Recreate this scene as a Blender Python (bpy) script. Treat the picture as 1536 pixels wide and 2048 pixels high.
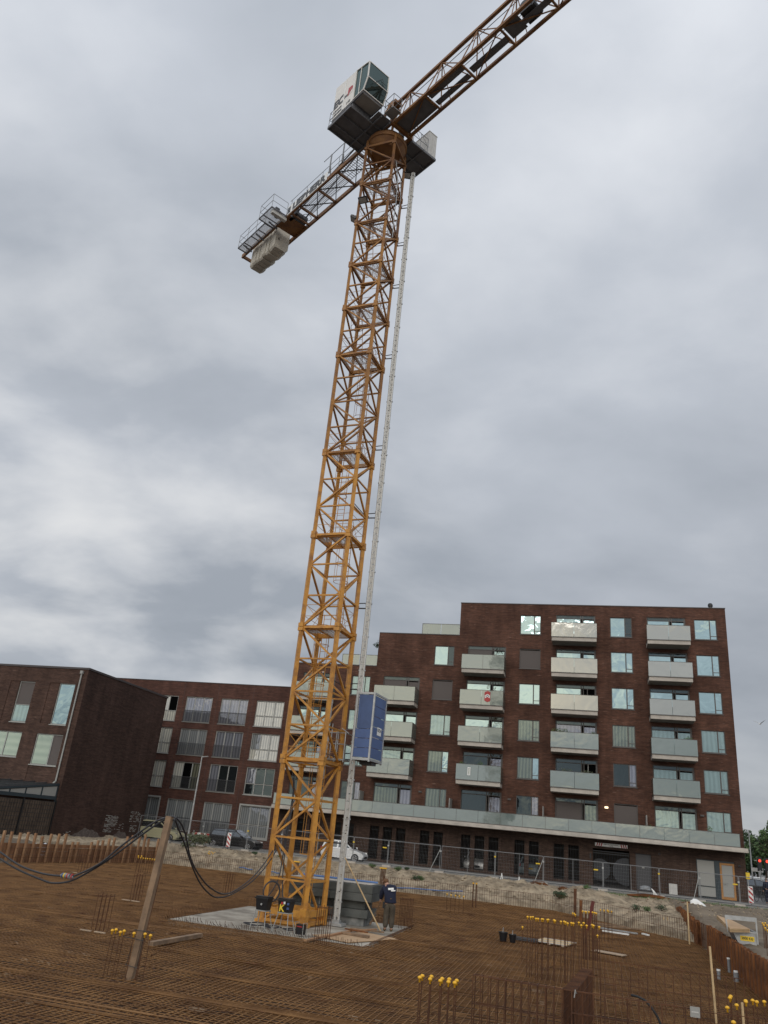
import bpy, math, random
from mathutils import Vector, Matrix
random.seed(7)
R = math.radians
sc = bpy.context.scene
for o in list(bpy.data.objects): bpy.data.objects.remove(o)
COL = sc.collection

# ---------------------------------------------------------------- camera
FPX, PITCH, ROLL, HC = 1532.0, R(22.53), R(5.69), 3.5
cf = Vector((0, math.cos(PITCH), math.sin(PITCH)))
r0 = Vector((1, 0, 0)); u0 = r0.cross(cf)
cr = math.cos(ROLL)*r0 + math.sin(ROLL)*u0
cu = -math.sin(ROLL)*r0 + math.cos(ROLL)*u0
CP = Vector((0, 0, HC))
cam = bpy.data.cameras.new('camera'); camo = bpy.data.objects.new('camera', cam); COL.objects.link(camo)
cam.sensor_fit = 'HORIZONTAL'; cam.sensor_width = 36; cam.lens = FPX/1536*36
cam.clip_start = 0.1; cam.clip_end = 3000
m = Matrix.Identity(4)
for i in range(3):
    m[i][0] = cr[i]; m[i][1] = cu[i]; m[i][2] = -cf[i]; m[i][3] = CP[i]
camo.matrix_world = m
sc.camera = camo

# ---------------------------------------------------------------- world: overcast evening sky
SUN_EL, SUN_AZ = R(28), R(200)
w = bpy.data.worlds.new('World'); sc.world = w; w.use_nodes = True
nt = w.node_tree; nt.nodes.clear()
def N(t, **k):
    n = nt.nodes.new(t)
    for a, v in k.items():
        if a == 'i':
            for q, z in v.items(): n.inputs[q].default_value = z
        else: setattr(n, a, v)
    return n
L = lambda a, b: nt.links.new(a, b)
sky = N('ShaderNodeTexSky', sky_type='NISHITA', sun_disc=False, sun_elevation=SUN_EL, sun_rotation=SUN_AZ)
tc = N('ShaderNodeTexCoord')
sep = N('ShaderNodeSeparateXYZ'); L(tc.outputs['Generated'], sep.inputs[0])
zc = N('ShaderNodeMath', operation='MAXIMUM', i={1: 0.0}); L(sep.outputs['Z'], zc.inputs[0])
za = N('ShaderNodeMath', operation='ADD', i={1: 0.34}); L(zc.outputs[0], za.inputs[0])
dx = N('ShaderNodeMath', operation='DIVIDE'); L(sep.outputs['X'], dx.inputs[0]); L(za.outputs[0], dx.inputs[1])
dy = N('ShaderNodeMath', operation='DIVIDE'); L(sep.outputs['Y'], dy.inputs[0]); L(za.outputs[0], dy.inputs[1])
cmb = N('ShaderNodeCombineXYZ'); L(dx.outputs[0], cmb.inputs[0]); L(dy.outputs[0], cmb.inputs[1])
mp = N('ShaderNodeMapping'); mp.inputs['Location'].default_value = (3.1, 1.7, 0); mp.inputs['Rotation'].default_value = (0, 0, R(14)); mp.inputs['Scale'].default_value = (1.0, 1.25, 1)
L(cmb.outputs[0], mp.inputs[0])
n1 = N('ShaderNodeTexNoise', i={'Scale': 0.95, 'Detail': 3.0, 'Roughness': 0.45, 'Distortion': 0.15}); L(mp.outputs[0], n1.inputs['Vector'])
n2 = N('ShaderNodeTexNoise', i={'Scale': 3.0, 'Detail': 6.0, 'Roughness': 0.5, 'Distortion': 0.15}); L(mp.outputs[0], n2.inputs['Vector'])
mixn = N('ShaderNodeMath', operation='MULTIPLY_ADD', i={1: 0.38}); L(n2.outputs['Fac'], mixn.inputs[0]); 
m1 = N('ShaderNodeMath', operation='MULTIPLY', i={1: 0.62}); L(n1.outputs['Fac'], m1.inputs[0]); L(m1.outputs[0], mixn.inputs[2])
ramp = N('ShaderNodeValToRGB'); L(mixn.outputs[0], ramp.inputs[0])
el = ramp.color_ramp.elements
el[0].position = 0.36; el[0].color = (0.345, 0.375, 0.42, 1)
el[1].position = 0.66; el[1].color = (0.68, 0.70, 0.735, 1)
e = el.new(0.50); e.color = (0.46, 0.49, 0.54, 1)
# clouds are brighter towards the zenith and on the west side behind the photographer, darker low in the east
mr = N('ShaderNodeMapRange', i={1: 0.0, 2: 0.95, 3: 0.88, 4: 1.38}); L(sep.outputs['Z'], mr.inputs[0])
ym = N('ShaderNodeMapRange', i={1: -0.9, 2: 0.6, 3: 1.55, 4: 1.0}); L(sep.outputs['Y'], ym.inputs[0])
xq = N('ShaderNodeMath', operation='SUBTRACT'); zq = N('ShaderNodeMath', operation='MULTIPLY', i={1: 0.9}); L(sep.outputs['Z'], zq.inputs[0]); L(sep.outputs['X'], xq.inputs[0]); L(zq.outputs[0], xq.inputs[1])
xm = N('ShaderNodeMapRange', i={1: -0.1, 2: 0.5, 3: 1.0, 4: 0.80}); L(xq.outputs[0], xm.inputs[0])
q1 = N('ShaderNodeMath', operation='MULTIPLY'); L(mr.outputs[0], q1.inputs[0]); L(ym.outputs[0], q1.inputs[1])
q2 = N('ShaderNodeMath', operation='MULTIPLY'); L(q1.outputs[0], q2.inputs[0]); L(xm.outputs[0], q2.inputs[1])
# thin warm streaks of evening light low in the west (behind the photographer)
n3 = N('ShaderNodeTexNoise', i={'Scale': 1.1, 'Detail': 3.0, 'Roughness': 0.55, 'Distortion': 0.9}); L(mp.outputs[0], n3.inputs['Vector'])
r3 = N('ShaderNodeMapRange', i={1: 0.50, 2: 0.66, 3: 0.0, 4: 1.0}); L(n3.outputs['Fac'], r3.inputs[0])
y3 = N('ShaderNodeMapRange', i={1: -0.25, 2: -0.8, 3: 0.0, 4: 1.0}); L(sep.outputs['Y'], y3.inputs[0])
s3 = N('ShaderNodeMath', operation='MULTIPLY'); L(r3.outputs[0], s3.inputs[0]); L(y3.outputs[0], s3.inputs[1])
warm = N('ShaderNodeMix', data_type='RGBA'); L(s3.outputs[0], warm.inputs[0]); L(ramp.outputs[0], warm.inputs[6]); warm.inputs[7].default_value = (1.35, 1.22, 0.98, 1)
vd = N('ShaderNodeVectorMath', operation='DISTANCE'); L(tc.outputs['Generated'], vd.inputs[0]); vd.inputs[1].default_value = (-0.42, 0.88, 0.20)
pv = N('ShaderNodeMapRange', i={1: 0.62, 2: 0.05, 3: 0.0, 4: 1.0}); L(vd.outputs['Value'], pv.inputs[0])
pr = N('ShaderNodeMapRange', i={1: 0.42, 2: 0.72, 3: 0.0, 4: 1.0}); L(n2.outputs['Fac'], pr.inputs[0])
pm = N('ShaderNodeMath', operation='MULTIPLY'); L(pv.outputs[0], pm.inputs[0]); L(pr.outputs[0], pm.inputs[1])
gap = N('ShaderNodeMix', data_type='RGBA'); L(pm.outputs[0], gap.inputs[0]); L(warm.outputs[2], gap.inputs[6]); gap.inputs[7].default_value = (0.76, 0.765, 0.77, 1)
bg1 = N('ShaderNodeBackground'); L(gap.outputs[2], bg1.inputs[0]); L(q2.outputs[0], bg1.inputs[1])
bg2 = N('ShaderNodeBackground', i={1: 0.05}); L(sky.outputs[0], bg2.inputs[0])
mx = N('ShaderNodeMixShader', i={0: 0.90}); L(bg2.outputs[0], mx.inputs[1]); L(bg1.outputs[0], mx.inputs[2])
out = N('ShaderNodeOutputWorld'); L(mx.outputs[0], out.inputs[0])

sd_ = bpy.data.lights.new('sun', 'SUN'); sd_.energy = 0.5; sd_.angle = R(25); sd_.color = (1.0, 0.95, 0.88)
suno = bpy.data.objects.new('sun', sd_); COL.objects.link(suno)
# light travels from behind-left of the photographer
az = SUN_AZ
sdir = Vector((math.sin(az)*math.cos(SUN_EL), math.cos(az)*math.cos(SUN_EL), math.sin(SUN_EL)))
suno.rotation_euler = sdir.to_track_quat('Z', 'Y').to_euler()
sc.view_settings.view_transform = 'Standard'; sc.view_settings.look = 'None'
sc.view_settings.exposure = 0.06; sc.view_settings.gamma = 1.0
sc.render.resolution_x = 768; sc.render.resolution_y = 1024

# ---------------------------------------------------------------- helpers
YA = R(-15.88)                                   # street direction
U = Vector((math.cos(YA), math.sin(YA), 0)); NN = Vector((math.sin(YA), -math.cos(YA), 0)); B0 = Vector((0, 69.24, 0))
def W(s, d, z=0.0):                              # site grid: s along the street, d metres in front of the big facade
    return B0 + U*s + NN*d + Vector((0, 0, z))
def ray(x, y): return (x-768)*cr - (y-1024)*cu + FPX*cf
def gp(x, y, z=0.0):
    d = ray(x, y); return CP + d*((z-HC)/d.z)
def onplane(x, y, P, n):
    d = ray(x, y); return CP + d*((P-CP).dot(n)/d.dot(n))

class MB:
    def __init__(s, T=None): s.v = []; s.f = []; s.m = []; s.cur = 0; s.T = T
    def add(s, vs, fs, M=None):
        k = len(s.v)
        for p in vs:
            p = Vector(p); s.v.append(tuple(M @ p) if M else tuple(p))
        for f in fs: s.f.append(tuple(k+i for i in f)); s.m.append(s.cur)
        return s
    def box(s, x0, x1, y0, y1, z0, z1, M=None):
        vs = [(x, y, z) for x in (x0, x1) for y in (y0, y1) for z in (z0, z1)]
        return s.add(vs, [(0,1,3,2),(4,6,7,5),(0,4,5,1),(2,3,7,6),(0,2,6,4),(1,5,7,3)], M)
    def tube(s, p, q, r, n=6, r2=None, cap=True):
        p = Vector(p); q = Vector(q); a = (q-p)
        if a.length < 1e-6: return s
        a.normalize(); b = a.orthogonal().normalized()
        if n == 4: 
            up = Vector((0,0,1)); b2 = a.cross(up)
            if b2.length > 1e-3: b = (b2.normalized()+b2.normalized().cross(a)).normalized()
            else: b = Vector((1,0,0)); 
            r = r*1.414; r2 = None if r2 is None else r2*1.414
        c = a.cross(b); r2 = r if r2 is None else r2; vs = []
        for i in range(n):
            t = 2*math.pi*i/n; e = b*math.cos(t)+c*math.sin(t); vs += [p+e*r, q+e*r2]
        fs = [(2*i, 2*((i+1)%n), 2*((i+1)%n)+1, 2*i+1) for i in range(n)]
        if cap: fs += [tuple(2*i for i in reversed(range(n))), tuple(2*i+1 for i in range(n))]
        return s.add(vs, fs)
    def beam(s, p, q, wd, h, roll=0.0, up=(0,0,1)):
        p = Vector(p); q = Vector(q); a = (q-p).normalized(); up = Vector(up)
        b = a.cross(up)
        if b.length < 1e-4: b = Vector((1,0,0))
        b.normalize(); c = b.cross(a)
        vs = [o + b*(i*wd/2) + c*(j*h/2) for o in (p, q) for i, j in ((-1,-1),(1,-1),(1,1),(-1,1))]
        return s.add(vs, [(3,2,1,0),(4,5,6,7),(0,1,5,4),(1,2,6,5),(2,3,7,6),(3,0,4,7)])
    def path(s, pts, r, n=6):
        pts = [Vector(p) for p in pts]; rings = []; k = len(s.v); b = None
        for i, p in enumerate(pts):
            a = (pts[min(i+1, len(pts)-1)]-pts[max(i-1, 0)]).normalized()
            if b is None: b = a.orthogonal().normalized()
            b = (b - a*b.dot(a)).normalized(); c = a.cross(b)
            rr = r[i] if isinstance(r, (list, tuple)) else r
            for j in range(n):
                t = 2*math.pi*j/n; s.v.append(tuple(p+(b*math.cos(t)+c*math.sin(t))*rr))
        for i in range(len(pts)-1):
            for j in range(n):
                s.f.append((k+i*n+j, k+i*n+(j+1)%n, k+(i+1)*n+(j+1)%n, k+(i+1)*n+j)); s.m.append(s.cur)
        s.f.append(tuple(k+j for j in reversed(range(n)))); s.m.append(s.cur)
        s.f.append(tuple(k+(len(pts)-1)*n+j for j in range(n))); s.m.append(s.cur)
        return s
    def quad(s, a, b, c, d): return s.add([a, b, c, d], [(0,1,2,3)])
    def prism(s, prof, y0, y1, M=None):          # profile in x,z extruded along y
        n = len(prof); vs = [(x, y0, z) for x, z in prof] + [(x, y1, z) for x, z in prof]
        fs = [tuple(range(n)), tuple(reversed(range(n, 2*n)))] + [(i, (i+1)%n+0, (i+1)%n+n, i+n)[::-1] for i in range(n)]
        return s.add(vs, fs, M)
    def ring(s, c, R_, r, n=24, k=6, ax='z', a0=0.0, a1=2*math.pi):
        c = Vector(c); pts = []
        for i in range(n+1):
            t = a0+(a1-a0)*i/n
            o = {'z': (math.cos(t), math.sin(t), 0), 'x': (0, math.cos(t), math.sin(t)), 'y': (math.cos(t), 0, math.sin(t))}[ax]
            pts.append(c+Vector(o)*R_)
        return s.path(pts, r, k)
    def lathe(s, prof, c=(0,0,0), n=16):
        k = len(s.v); c = Vector(c)
        for r_, z in prof:
            for j in range(n):
                t = 2*math.pi*j/n; s.v.append((c.x+r_*math.cos(t), c.y+r_*math.sin(t), c.z+z))
        for i in range(len(prof)-1):
            for j in range(n):
                s.f.append((k+i*n+j, k+i*n+(j+1)%n, k+(i+1)*n+(j+1)%n, k+(i+1)*n+j)); s.m.append(s.cur)
        s.f.append(tuple(k+j for j in reversed(range(n)))); s.m.append(s.cur)
        s.f.append(tuple(k+(len(prof)-1)*n+j for j in range(n))); s.m.append(s.cur)
        return s
    def build(s, name, mat, parent=None, smooth=False):
        vs = s.v if s.T is None else [tuple(s.T @ Vector(p)) for p in s.v]
        me = bpy.data.meshes.new(name); me.from_pydata(vs, [], s.f)
        mats = mat if isinstance(mat, (list, tuple)) else [mat]
        for x in mats: me.materials.append(x)
        if len(mats) > 1:
            for p, i in zip(me.polygons, s.m): p.material_index = i
        if smooth:
            for p in me.polygons: p.use_smooth = True
        me.update()
        o = bpy.data.objects.new(name, me); COL.objects.link(o)
        if parent: o.parent = parent
        return o
def tag(o, label=None, cat=None, group=None, kind=None):
    if label: o['label'] = label
    if cat: o['category'] = cat
    if group: o['group'] = group
    if kind: o['kind'] = kind
    return o
def thing(name, label, cat, loc=(0,0,0), rz=0.0, group=None):
    o = bpy.data.objects.new(name, None); COL.objects.link(o); o.empty_display_size = 0.3
    o.location = loc; o.rotation_euler = (0, 0, rz); return tag(o, label, cat, group)
def copy_tree(o, parent=None, chl=None):
    c = o.copy(); COL.objects.link(c); c.parent = parent
    for ch in KIDS.get(o.name, None) or [x for x in o.children]: copy_tree(ch, c)
    return c
KIDS = {}
def text_mb(mb, txt, size, M, ext=0.004, font_scale=(1, 1), bold=0.0):
    cu_ = bpy.data.curves.new('t', 'FONT'); cu_.body = txt; cu_.size = size; cu_.extrude = ext; cu_.offset = bold
    cu_.align_x = 'CENTER'; cu_.align_y = 'CENTER'
    o = bpy.data.objects.new('t', cu_); COL.objects.link(o)
    dg = bpy.context.evaluated_depsgraph_get(); dg.update()
    me = o.evaluated_get(dg).to_mesh()
    vs = [(v.co.x*font_scale[0], v.co.y*font_scale[1], v.co.z) for v in me.vertices]
    mb.add(vs, [tuple(p.vertices) for p in me.polygons], M)
    o.evaluated_get(dg).to_mesh_clear(); bpy.data.objects.remove(o); bpy.data.curves.remove(cu_)
    return mb
def face_M(o, right, up):                        # matrix mapping text xy plane to world directions
    r_ = Vector(right).normalized(); u_ = Vector(up).normalized(); n_ = r_.cross(u_)
    M = Matrix.Identity(4)
    for i in range(3): M[i][0] = r_[i]; M[i][1] = u_[i]; M[i][2] = n_[i]; M[i][3] = o[i]
    return M

# ---------------------------------------------------------------- materials
def mat(name, col, rough=0.6, metal=0.0, var=0.0, vscale=3.0, col2=None, bump=0.0, bscale=20.0, spec=0.5, detail=4.0, lo=0.35, hi=0.65, coat=0.0):
    m_ = bpy.data.materials.new(name); m_.use_nodes = True; t = m_.node_tree; b = t.nodes['Principled BSDF']
    b.inputs['Base Color'].default_value = (*col, 1); b.inputs['Roughness'].default_value = rough; b.inputs['Metallic'].default_value = metal
    b.inputs['Specular IOR Level'].default_value = spec
    if coat: b.inputs['Coat Weight'].default_value = coat
    c_ = t.nodes.new('ShaderNodeTexCoord')
    if col2 or var:
        n_ = t.nodes.new('ShaderNodeTexNoise'); n_.inputs['Scale'].default_value = vscale; n_.inputs['Detail'].default_value = detail; n_.inputs['Roughness'].default_value = 0.6
        t.links.new(c_.outputs['Object'], n_.inputs['Vector'])
        rp = t.nodes.new('ShaderNodeValToRGB'); t.links.new(n_.outputs['Fac'], rp.inputs[0])
        c2 = col2 if col2 else tuple(x*(1+var) for x in col); c1 = col if col2 else tuple(x*(1-var) for x in col)
        rp.color_ramp.elements[0].position = lo; rp.color_ramp.elements[0].color = (*c1, 1)
        rp.color_ramp.elements[1].position = hi; rp.color_ramp.elements[1].color = (*c2, 1)
        t.links.new(rp.outputs[0], b.inputs['Base Color'])
    if bump:
        n_ = t.nodes.new('ShaderNodeTexNoise'); n_.inputs['Scale'].default_value = bscale; n_.inputs['Detail'].default_value = 5
        t.links.new(c_.outputs['Object'], n_.inputs['Vector'])
        bp = t.nodes.new('ShaderNodeBump'); bp.inputs['Strength'].default_value = bump; bp.inputs['Distance'].default_value = 0.05
        t.links.new(n_.outputs['Fac'], bp.inputs['Height']); t.links.new(bp.outputs[0], b.inputs['Normal'])
    return m_
def brick(name, c1, c2, mortar, pale=(0.30, 0.19, 0.15), pale_at=0.70, soot=0.35):
    m_ = bpy.data.materials.new(name); m_.use_nodes = True; t = m_.node_tree; b = t.nodes['Principled BSDF']; b.inputs['Roughness'].default_value = 0.9
    b.inputs['Specular IOR Level'].default_value = 0.2
    nn = t.nodes.new; lk = t.links.new
    c_ = nn('ShaderNodeTexCoord'); s_ = nn('ShaderNodeSeparateXYZ'); lk(c_.outputs['Object'], s_.inputs[0])
    a_ = nn('ShaderNodeMath'); a_.operation = 'ADD'; lk(s_.outputs[0], a_.inputs[0]); lk(s_.outputs[1], a_.inputs[1])
    v_ = nn('ShaderNodeCombineXYZ'); lk(a_.outputs[0], v_.inputs[0]); lk(s_.outputs[2], v_.inputs[1])
    br = nn('ShaderNodeTexBrick'); lk(v_.outputs[0], br.inputs['Vector'])
    br.inputs['Scale'].default_value = 1.0; br.inputs['Brick Width'].default_value = 0.24; br.inputs['Row Height'].default_value = 0.075; br.inputs['Mortar Size'].default_value = 0.007
    br.inputs['Color1'].default_value = (*c1, 1); br.inputs['Color2'].default_value = (*c2, 1); br.inputs['Mortar'].default_value = (*mortar, 1); br.inputs['Bias'].default_value = 0.0
    n_ = nn('ShaderNodeTexNoise'); n_.inputs['Scale'].default_value = 0.45; n_.inputs['Detail'].default_value = 5; lk(c_.outputs['Object'], n_.inputs['Vector'])
    mr_ = nn('ShaderNodeMapRange'); mr_.inputs[1].default_value = 0.3; mr_.inputs[2].default_value = 0.7; mr_.inputs[3].default_value = 1-soot; mr_.inputs[4].default_value = 1+soot*0.6; lk(n_.outputs['Fac'], mr_.inputs[0])
    # single courses of paler bricks, as streaks along the wall
    mp_ = nn('ShaderNodeMapping'); mp_.inputs['Scale'].default_value = (1.3, 13.3, 1); lk(v_.outputs[0], mp_.inputs[0])
    n2_ = nn('ShaderNodeTexNoise'); n2_.inputs['Scale'].default_value = 1.0; n2_.inputs['Detail'].default_value = 2; lk(mp_.outputs[0], n2_.inputs['Vector'])
    m2_ = nn('ShaderNodeMapRange'); m2_.inputs[1].default_value = pale_at; m2_.inputs[2].default_value = pale_at+0.06; m2_.inputs[3].default_value = 0.0; m2_.inputs[4].default_value = 0.8; lk(n2_.outputs['Fac'], m2_.inputs[0])
    mm = nn('ShaderNodeMix'); mm.data_type = 'RGBA'; lk(m2_.outputs[0], mm.inputs[0]); lk(br.outputs['Color'], mm.inputs[6]); mm.inputs[7].default_value = (*pale, 1)
    # fine row to row variation
    mp3 = nn('ShaderNodeMapping'); mp3.inputs['Scale'].default_value = (0.9, 6.6, 1); lk(v_.outputs[0], mp3.inputs[0])
    n3_ = nn('ShaderNodeTexNoise'); n3_.inputs['Scale'].default_value = 1.0; n3_.inputs['Detail'].default_value = 4; n3_.inputs['Roughness'].default_value = 0.7; lk(mp3.outputs[0], n3_.inputs['Vector'])
    m3_ = nn('ShaderNodeMapRange'); m3_.inputs[1].default_value = 0.3; m3_.inputs[2].default_value = 0.7; m3_.inputs[3].default_value = 0.7; m3_.inputs[4].default_value = 1.3; lk(n3_.outputs['Fac'], m3_.inputs[0])
    mu0 = nn('ShaderNodeMath'); mu0.operation = 'MULTIPLY'; lk(mr_.outputs[0], mu0.inputs[0]); lk(m3_.outputs[0], mu0.inputs[1])
    mp4 = nn('ShaderNodeMapping'); mp4.inputs['Scale'].default_value = (1.1, 0.16, 1); lk(v_.outputs[0], mp4.inputs[0])
    n4 = nn('ShaderNodeTexNoise'); n4.inputs['Scale'].default_value = 1.0; n4.inputs['Detail'].default_value = 6; n4.inputs['Roughness'].default_value = 0.65; lk(mp4.outputs[0], n4.inputs['Vector'])
    m4 = nn('ShaderNodeMapRange'); m4.inputs[1].default_value = 0.35; m4.inputs[2].default_value = 0.65; m4.inputs[3].default_value = 0.78; m4.inputs[4].default_value = 1.14; lk(n4.outputs['Fac'], m4.inputs[0])
    mu1 = nn('ShaderNodeMath'); mu1.operation = 'MULTIPLY'; lk(mu0.outputs[0], mu1.inputs[0]); lk(m4.outputs[0], mu1.inputs[1])
    vm = nn('ShaderNodeVectorMath'); vm.operation = 'SCALE'; lk(mm.outputs[2], vm.inputs[0]); lk(mu1.outputs[0], vm.inputs['Scale'])
    lk(vm.outputs[0], b.inputs['Base Color'])
    bp = nn('ShaderNodeBump'); bp.inputs['Strength'].default_value = 0.5; bp.inputs['Distance'].default_value = 0.01; lk(br.outputs['Fac'], bp.inputs['Height']); bp.invert = True
    lk(bp.outputs[0], b.inputs['Normal'])
    return m_
def glass(name, inside, tint=(0.62, 0.80, 0.80), refl=0.5, rough=0.02, folds=0.0, wave=0.010, in2=None, horiz=False):
    """coated pane: a reflection over what hangs behind it (curtain, blind or dark room)"""
    m_ = bpy.data.materials.new(name); m_.use_nodes = True; t = m_.node_tree; t.nodes.clear(); nn = t.nodes.new; lk = t.links.new
    c_ = nn('ShaderNodeTexCoord'); g = nn('ShaderNodeBsdfGlossy'); g.inputs['Color'].default_value = (*tint, 1); g.inputs['Roughness'].default_value = rough
    d = nn('ShaderNodeBsdfDiffuse'); d.inputs['Color'].default_value = (*inside, 1)
    if folds:
        wv = nn('ShaderNodeTexWave'); wv.wave_type = 'BANDS'; wv.bands_direction = 'Z' if horiz else 'X'; wv.inputs['Scale'].default_value = folds*(0.24 if not horiz else 0.5); wv.inputs['Distortion'].default_value = 0.3 if horiz else 2.2; wv.inputs['Detail'].default_value = 2; wv.inputs['Detail Scale'].default_value = 0.6
        lk(c_.outputs['Object'], wv.inputs['Vector'])
        mm = nn('ShaderNodeMix'); mm.data_type = 'RGBA'; lk(wv.outputs['Fac'], mm.inputs[0]); mm.inputs[6].default_value = (*(in2 or tuple(x*0.55 for x in inside)), 1); mm.inputs[7].default_value = (*inside, 1)
        lk(mm.outputs[2], d.inputs['Color'])
    n_ = nn('ShaderNodeTexNoise'); n_.inputs['Scale'].default_value = 0.9; n_.inputs['Detail'].default_value = 2; n_.inputs['Distortion'].default_value = 0.6; n_.noise_dimensions = '4D'; oi = nn('ShaderNodeObjectInfo'); mw = nn('ShaderNodeMath'); mw.operation = 'MULTIPLY'; mw.inputs[1].default_value = 40; lk(oi.outputs['Random'], mw.inputs[0]); lk(mw.outputs[0], n_.inputs['W']); lk(c_.outputs['Object'], n_.inputs['Vector'])
    bp = nn('ShaderNodeBump'); bp.inputs['Strength'].default_value = 1.0; bp.inputs['Distance'].default_value = wave; lk(n_.outputs['Fac'], bp.inputs['Height']); lk(bp.outputs[0], g.inputs['Normal'])
    fr = nn('ShaderNodeFresnel'); fr.inputs['IOR'].default_value = 1.5
    ad = nn('ShaderNodeMath'); ad.operation = 'ADD'; ad.use_clamp = True; ad.inputs[1].default_value = refl; lk(fr.outputs[0], ad.inputs[0])
    mx_ = nn('ShaderNodeMixShader'); lk(ad.outputs[0], mx_.inputs[0]); lk(d.outputs[0], mx_.inputs[1]); lk(g.outputs[0], mx_.inputs[2])
    o_ = nn('ShaderNodeOutputMaterial'); lk(mx_.outputs[0], o_.inputs[0]); return m_
M = {}
M['brick_red'] = brick('red_brown_brick', (0.145, 0.068, 0.046), (0.098, 0.049, 0.036), (0.068, 0.047, 0.038), pale=(0.27, 0.17, 0.13), pale_at=0.665)
M['brick_mid'] = brick('red_brick', (0.128, 0.060, 0.044), (0.090, 0.044, 0.035), (0.06, 0.040, 0.034), pale=(0.18, 0.09, 0.07), pale_at=0.72, soot=0.2)
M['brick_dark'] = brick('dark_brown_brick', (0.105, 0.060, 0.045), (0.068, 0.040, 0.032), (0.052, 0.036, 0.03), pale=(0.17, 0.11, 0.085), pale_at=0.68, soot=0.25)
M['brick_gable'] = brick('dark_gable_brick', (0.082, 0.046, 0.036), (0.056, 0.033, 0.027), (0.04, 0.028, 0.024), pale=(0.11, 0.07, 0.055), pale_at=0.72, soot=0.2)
M['brick_base'] = brick('brown_plinth_brick', (0.098, 0.062, 0.047), (0.064, 0.042, 0.034), (0.045, 0.033, 0.028), pale=(0.12, 0.08, 0.06), pale_at=0.72, soot=0.25)
M['cap'] = mat('dark_roof_edge', (0.06, 0.05, 0.05), 0.5)
M['frame'] = mat('brown_grey_frame', (0.085, 0.075, 0.07), 0.45)
M['frame_light'] = mat('pale_grey_frame', (0.33, 0.33, 0.31), 0.5)
M['shutter'] = mat('taupe_shutter', (0.095, 0.078, 0.072), 0.6)
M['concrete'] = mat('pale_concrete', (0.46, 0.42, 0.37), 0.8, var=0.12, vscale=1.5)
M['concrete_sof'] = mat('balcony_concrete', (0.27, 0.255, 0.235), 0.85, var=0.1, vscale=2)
M['rail_glass'] = glass('frosted_rail_glass', (0.165, 0.205, 0.19), tint=(0.70, 0.74, 0.72), refl=0.16, rough=0.06, wave=0.010)
M['rail_glass_hi'] = glass('frosted_rail_glass_bright', (0.18, 0.20, 0.185), tint=(0.84, 0.83, 0.78), refl=0.24, rough=0.07, wave=0.012)
M['g_sky'] = glass('sky_glass', (0.03, 0.05, 0.05), refl=0.42, tint=(0.62, 0.82, 0.85), wave=0.022)
M['g_dark'] = glass('dark_glass', (0.012, 0.015, 0.016), refl=0.05, tint=(0.6, 0.75, 0.8))
M['g_curt'] = glass('curtain_glass', (0.17, 0.17, 0.12), refl=0.10, folds=5.0, in2=(0.06, 0.06, 0.045))
M['g_curt_l'] = glass('pale_curtain_glass', (0.20, 0.27, 0.27), refl=0.20, folds=4.0, in2=(0.14, 0.19, 0.185))
M['g_blind'] = glass('blind_glass', (0.36, 0.40, 0.30), refl=0.14, folds=1.2, in2=(0.27, 0.31, 0.23), horiz=True)
M['g_net'] = glass('net_curtain_glass', (0.62, 0.60, 0.52), refl=0.10, folds=5.5, in2=(0.34, 0.34, 0.30), tint=(0.7, 0.75, 0.85))
M['g_grey'] = glass('grey_curtain_glass', (0.26, 0.27, 0.27), refl=0.08, folds=6.5, in2=(0.13, 0.14, 0.14), tint=(0.6, 0.65, 0.8))
M['g_blue'] = glass('blue_reflecting_glass', (0.22, 0.23, 0.26), refl=0.14, tint=(0.68, 0.72, 0.84), folds=4.5, in2=(0.10, 0.105, 0.12))
M['g_open'] = mat('dark_room', (0.004, 0.004, 0.004), 0.9, spec=0.0)
M['asphalt'] = mat('asphalt', (0.07, 0.07, 0.072), 0.9, var=0.25, vscale=2, bump=0.2)
M['paving'] = mat('grey_paving', (0.16, 0.155, 0.15), 0.9, var=0.2, vscale=1.2, bump=0.2)
M['kerb'] = mat('kerb_stone', (0.30, 0.29, 0.27), 0.85, var=0.1)
M['formwork'] = mat('pit_floor', (0.028, 0.012, 0.004), 0.95, col2=(0.060, 0.027, 0.009), vscale=0.5, detail=6)
M['rust_bar'] = mat('rusty_bar', (0.140, 0.061, 0.0155), 0.7, col2=(0.29, 0.146, 0.047), vscale=1.1, detail=5)
M['rust_dark'] = mat('dark_rusty_bar', (0.060, 0.024, 0.011), 0.8, col2=(0.13, 0.052, 0.020), vscale=2.5)
M['rust_plate'] = mat('rusty_plate', (0.10, 0.036, 0.012), 0.85, col2=(0.23, 0.085, 0.022), vscale=2.2, detail=8, bump=0.3, bscale=8)
M['yellow_cap'] = mat('yellow_cap', (0.85, 0.47, 0.03), 0.5, var=0.06)
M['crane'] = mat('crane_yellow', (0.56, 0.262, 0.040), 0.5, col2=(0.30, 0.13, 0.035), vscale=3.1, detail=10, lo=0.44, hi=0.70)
M['crane_top'] = mat('shaded_crane_orange', (0.27, 0.125, 0.035), 0.6, col2=(0.15, 0.062, 0.024), vscale=2.0, detail=8)  # crane yellow with the shade of the backlit jib and top painted in
M['crane_mid'] = mat('half_shaded_crane_yellow', (0.42, 0.195, 0.038), 0.55, col2=(0.23, 0.10, 0.03), vscale=2.0, detail=8)  # same yellow half darkened, so the mast grades into the painted shade above
M['galv'] = mat('galvanised_steel', (0.42, 0.43, 0.43), 0.45, metal=0.5, var=0.15, vscale=4)
M['fence'] = mat('dull_fence_steel', (0.26, 0.265, 0.27), 0.55, metal=0.3)
M['galv_w'] = mat('aluminium_mast', (0.52, 0.52, 0.50), 0.5, metal=0.35, col2=(0.22, 0.215, 0.21), vscale=7, lo=0.55, hi=0.72)
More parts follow.
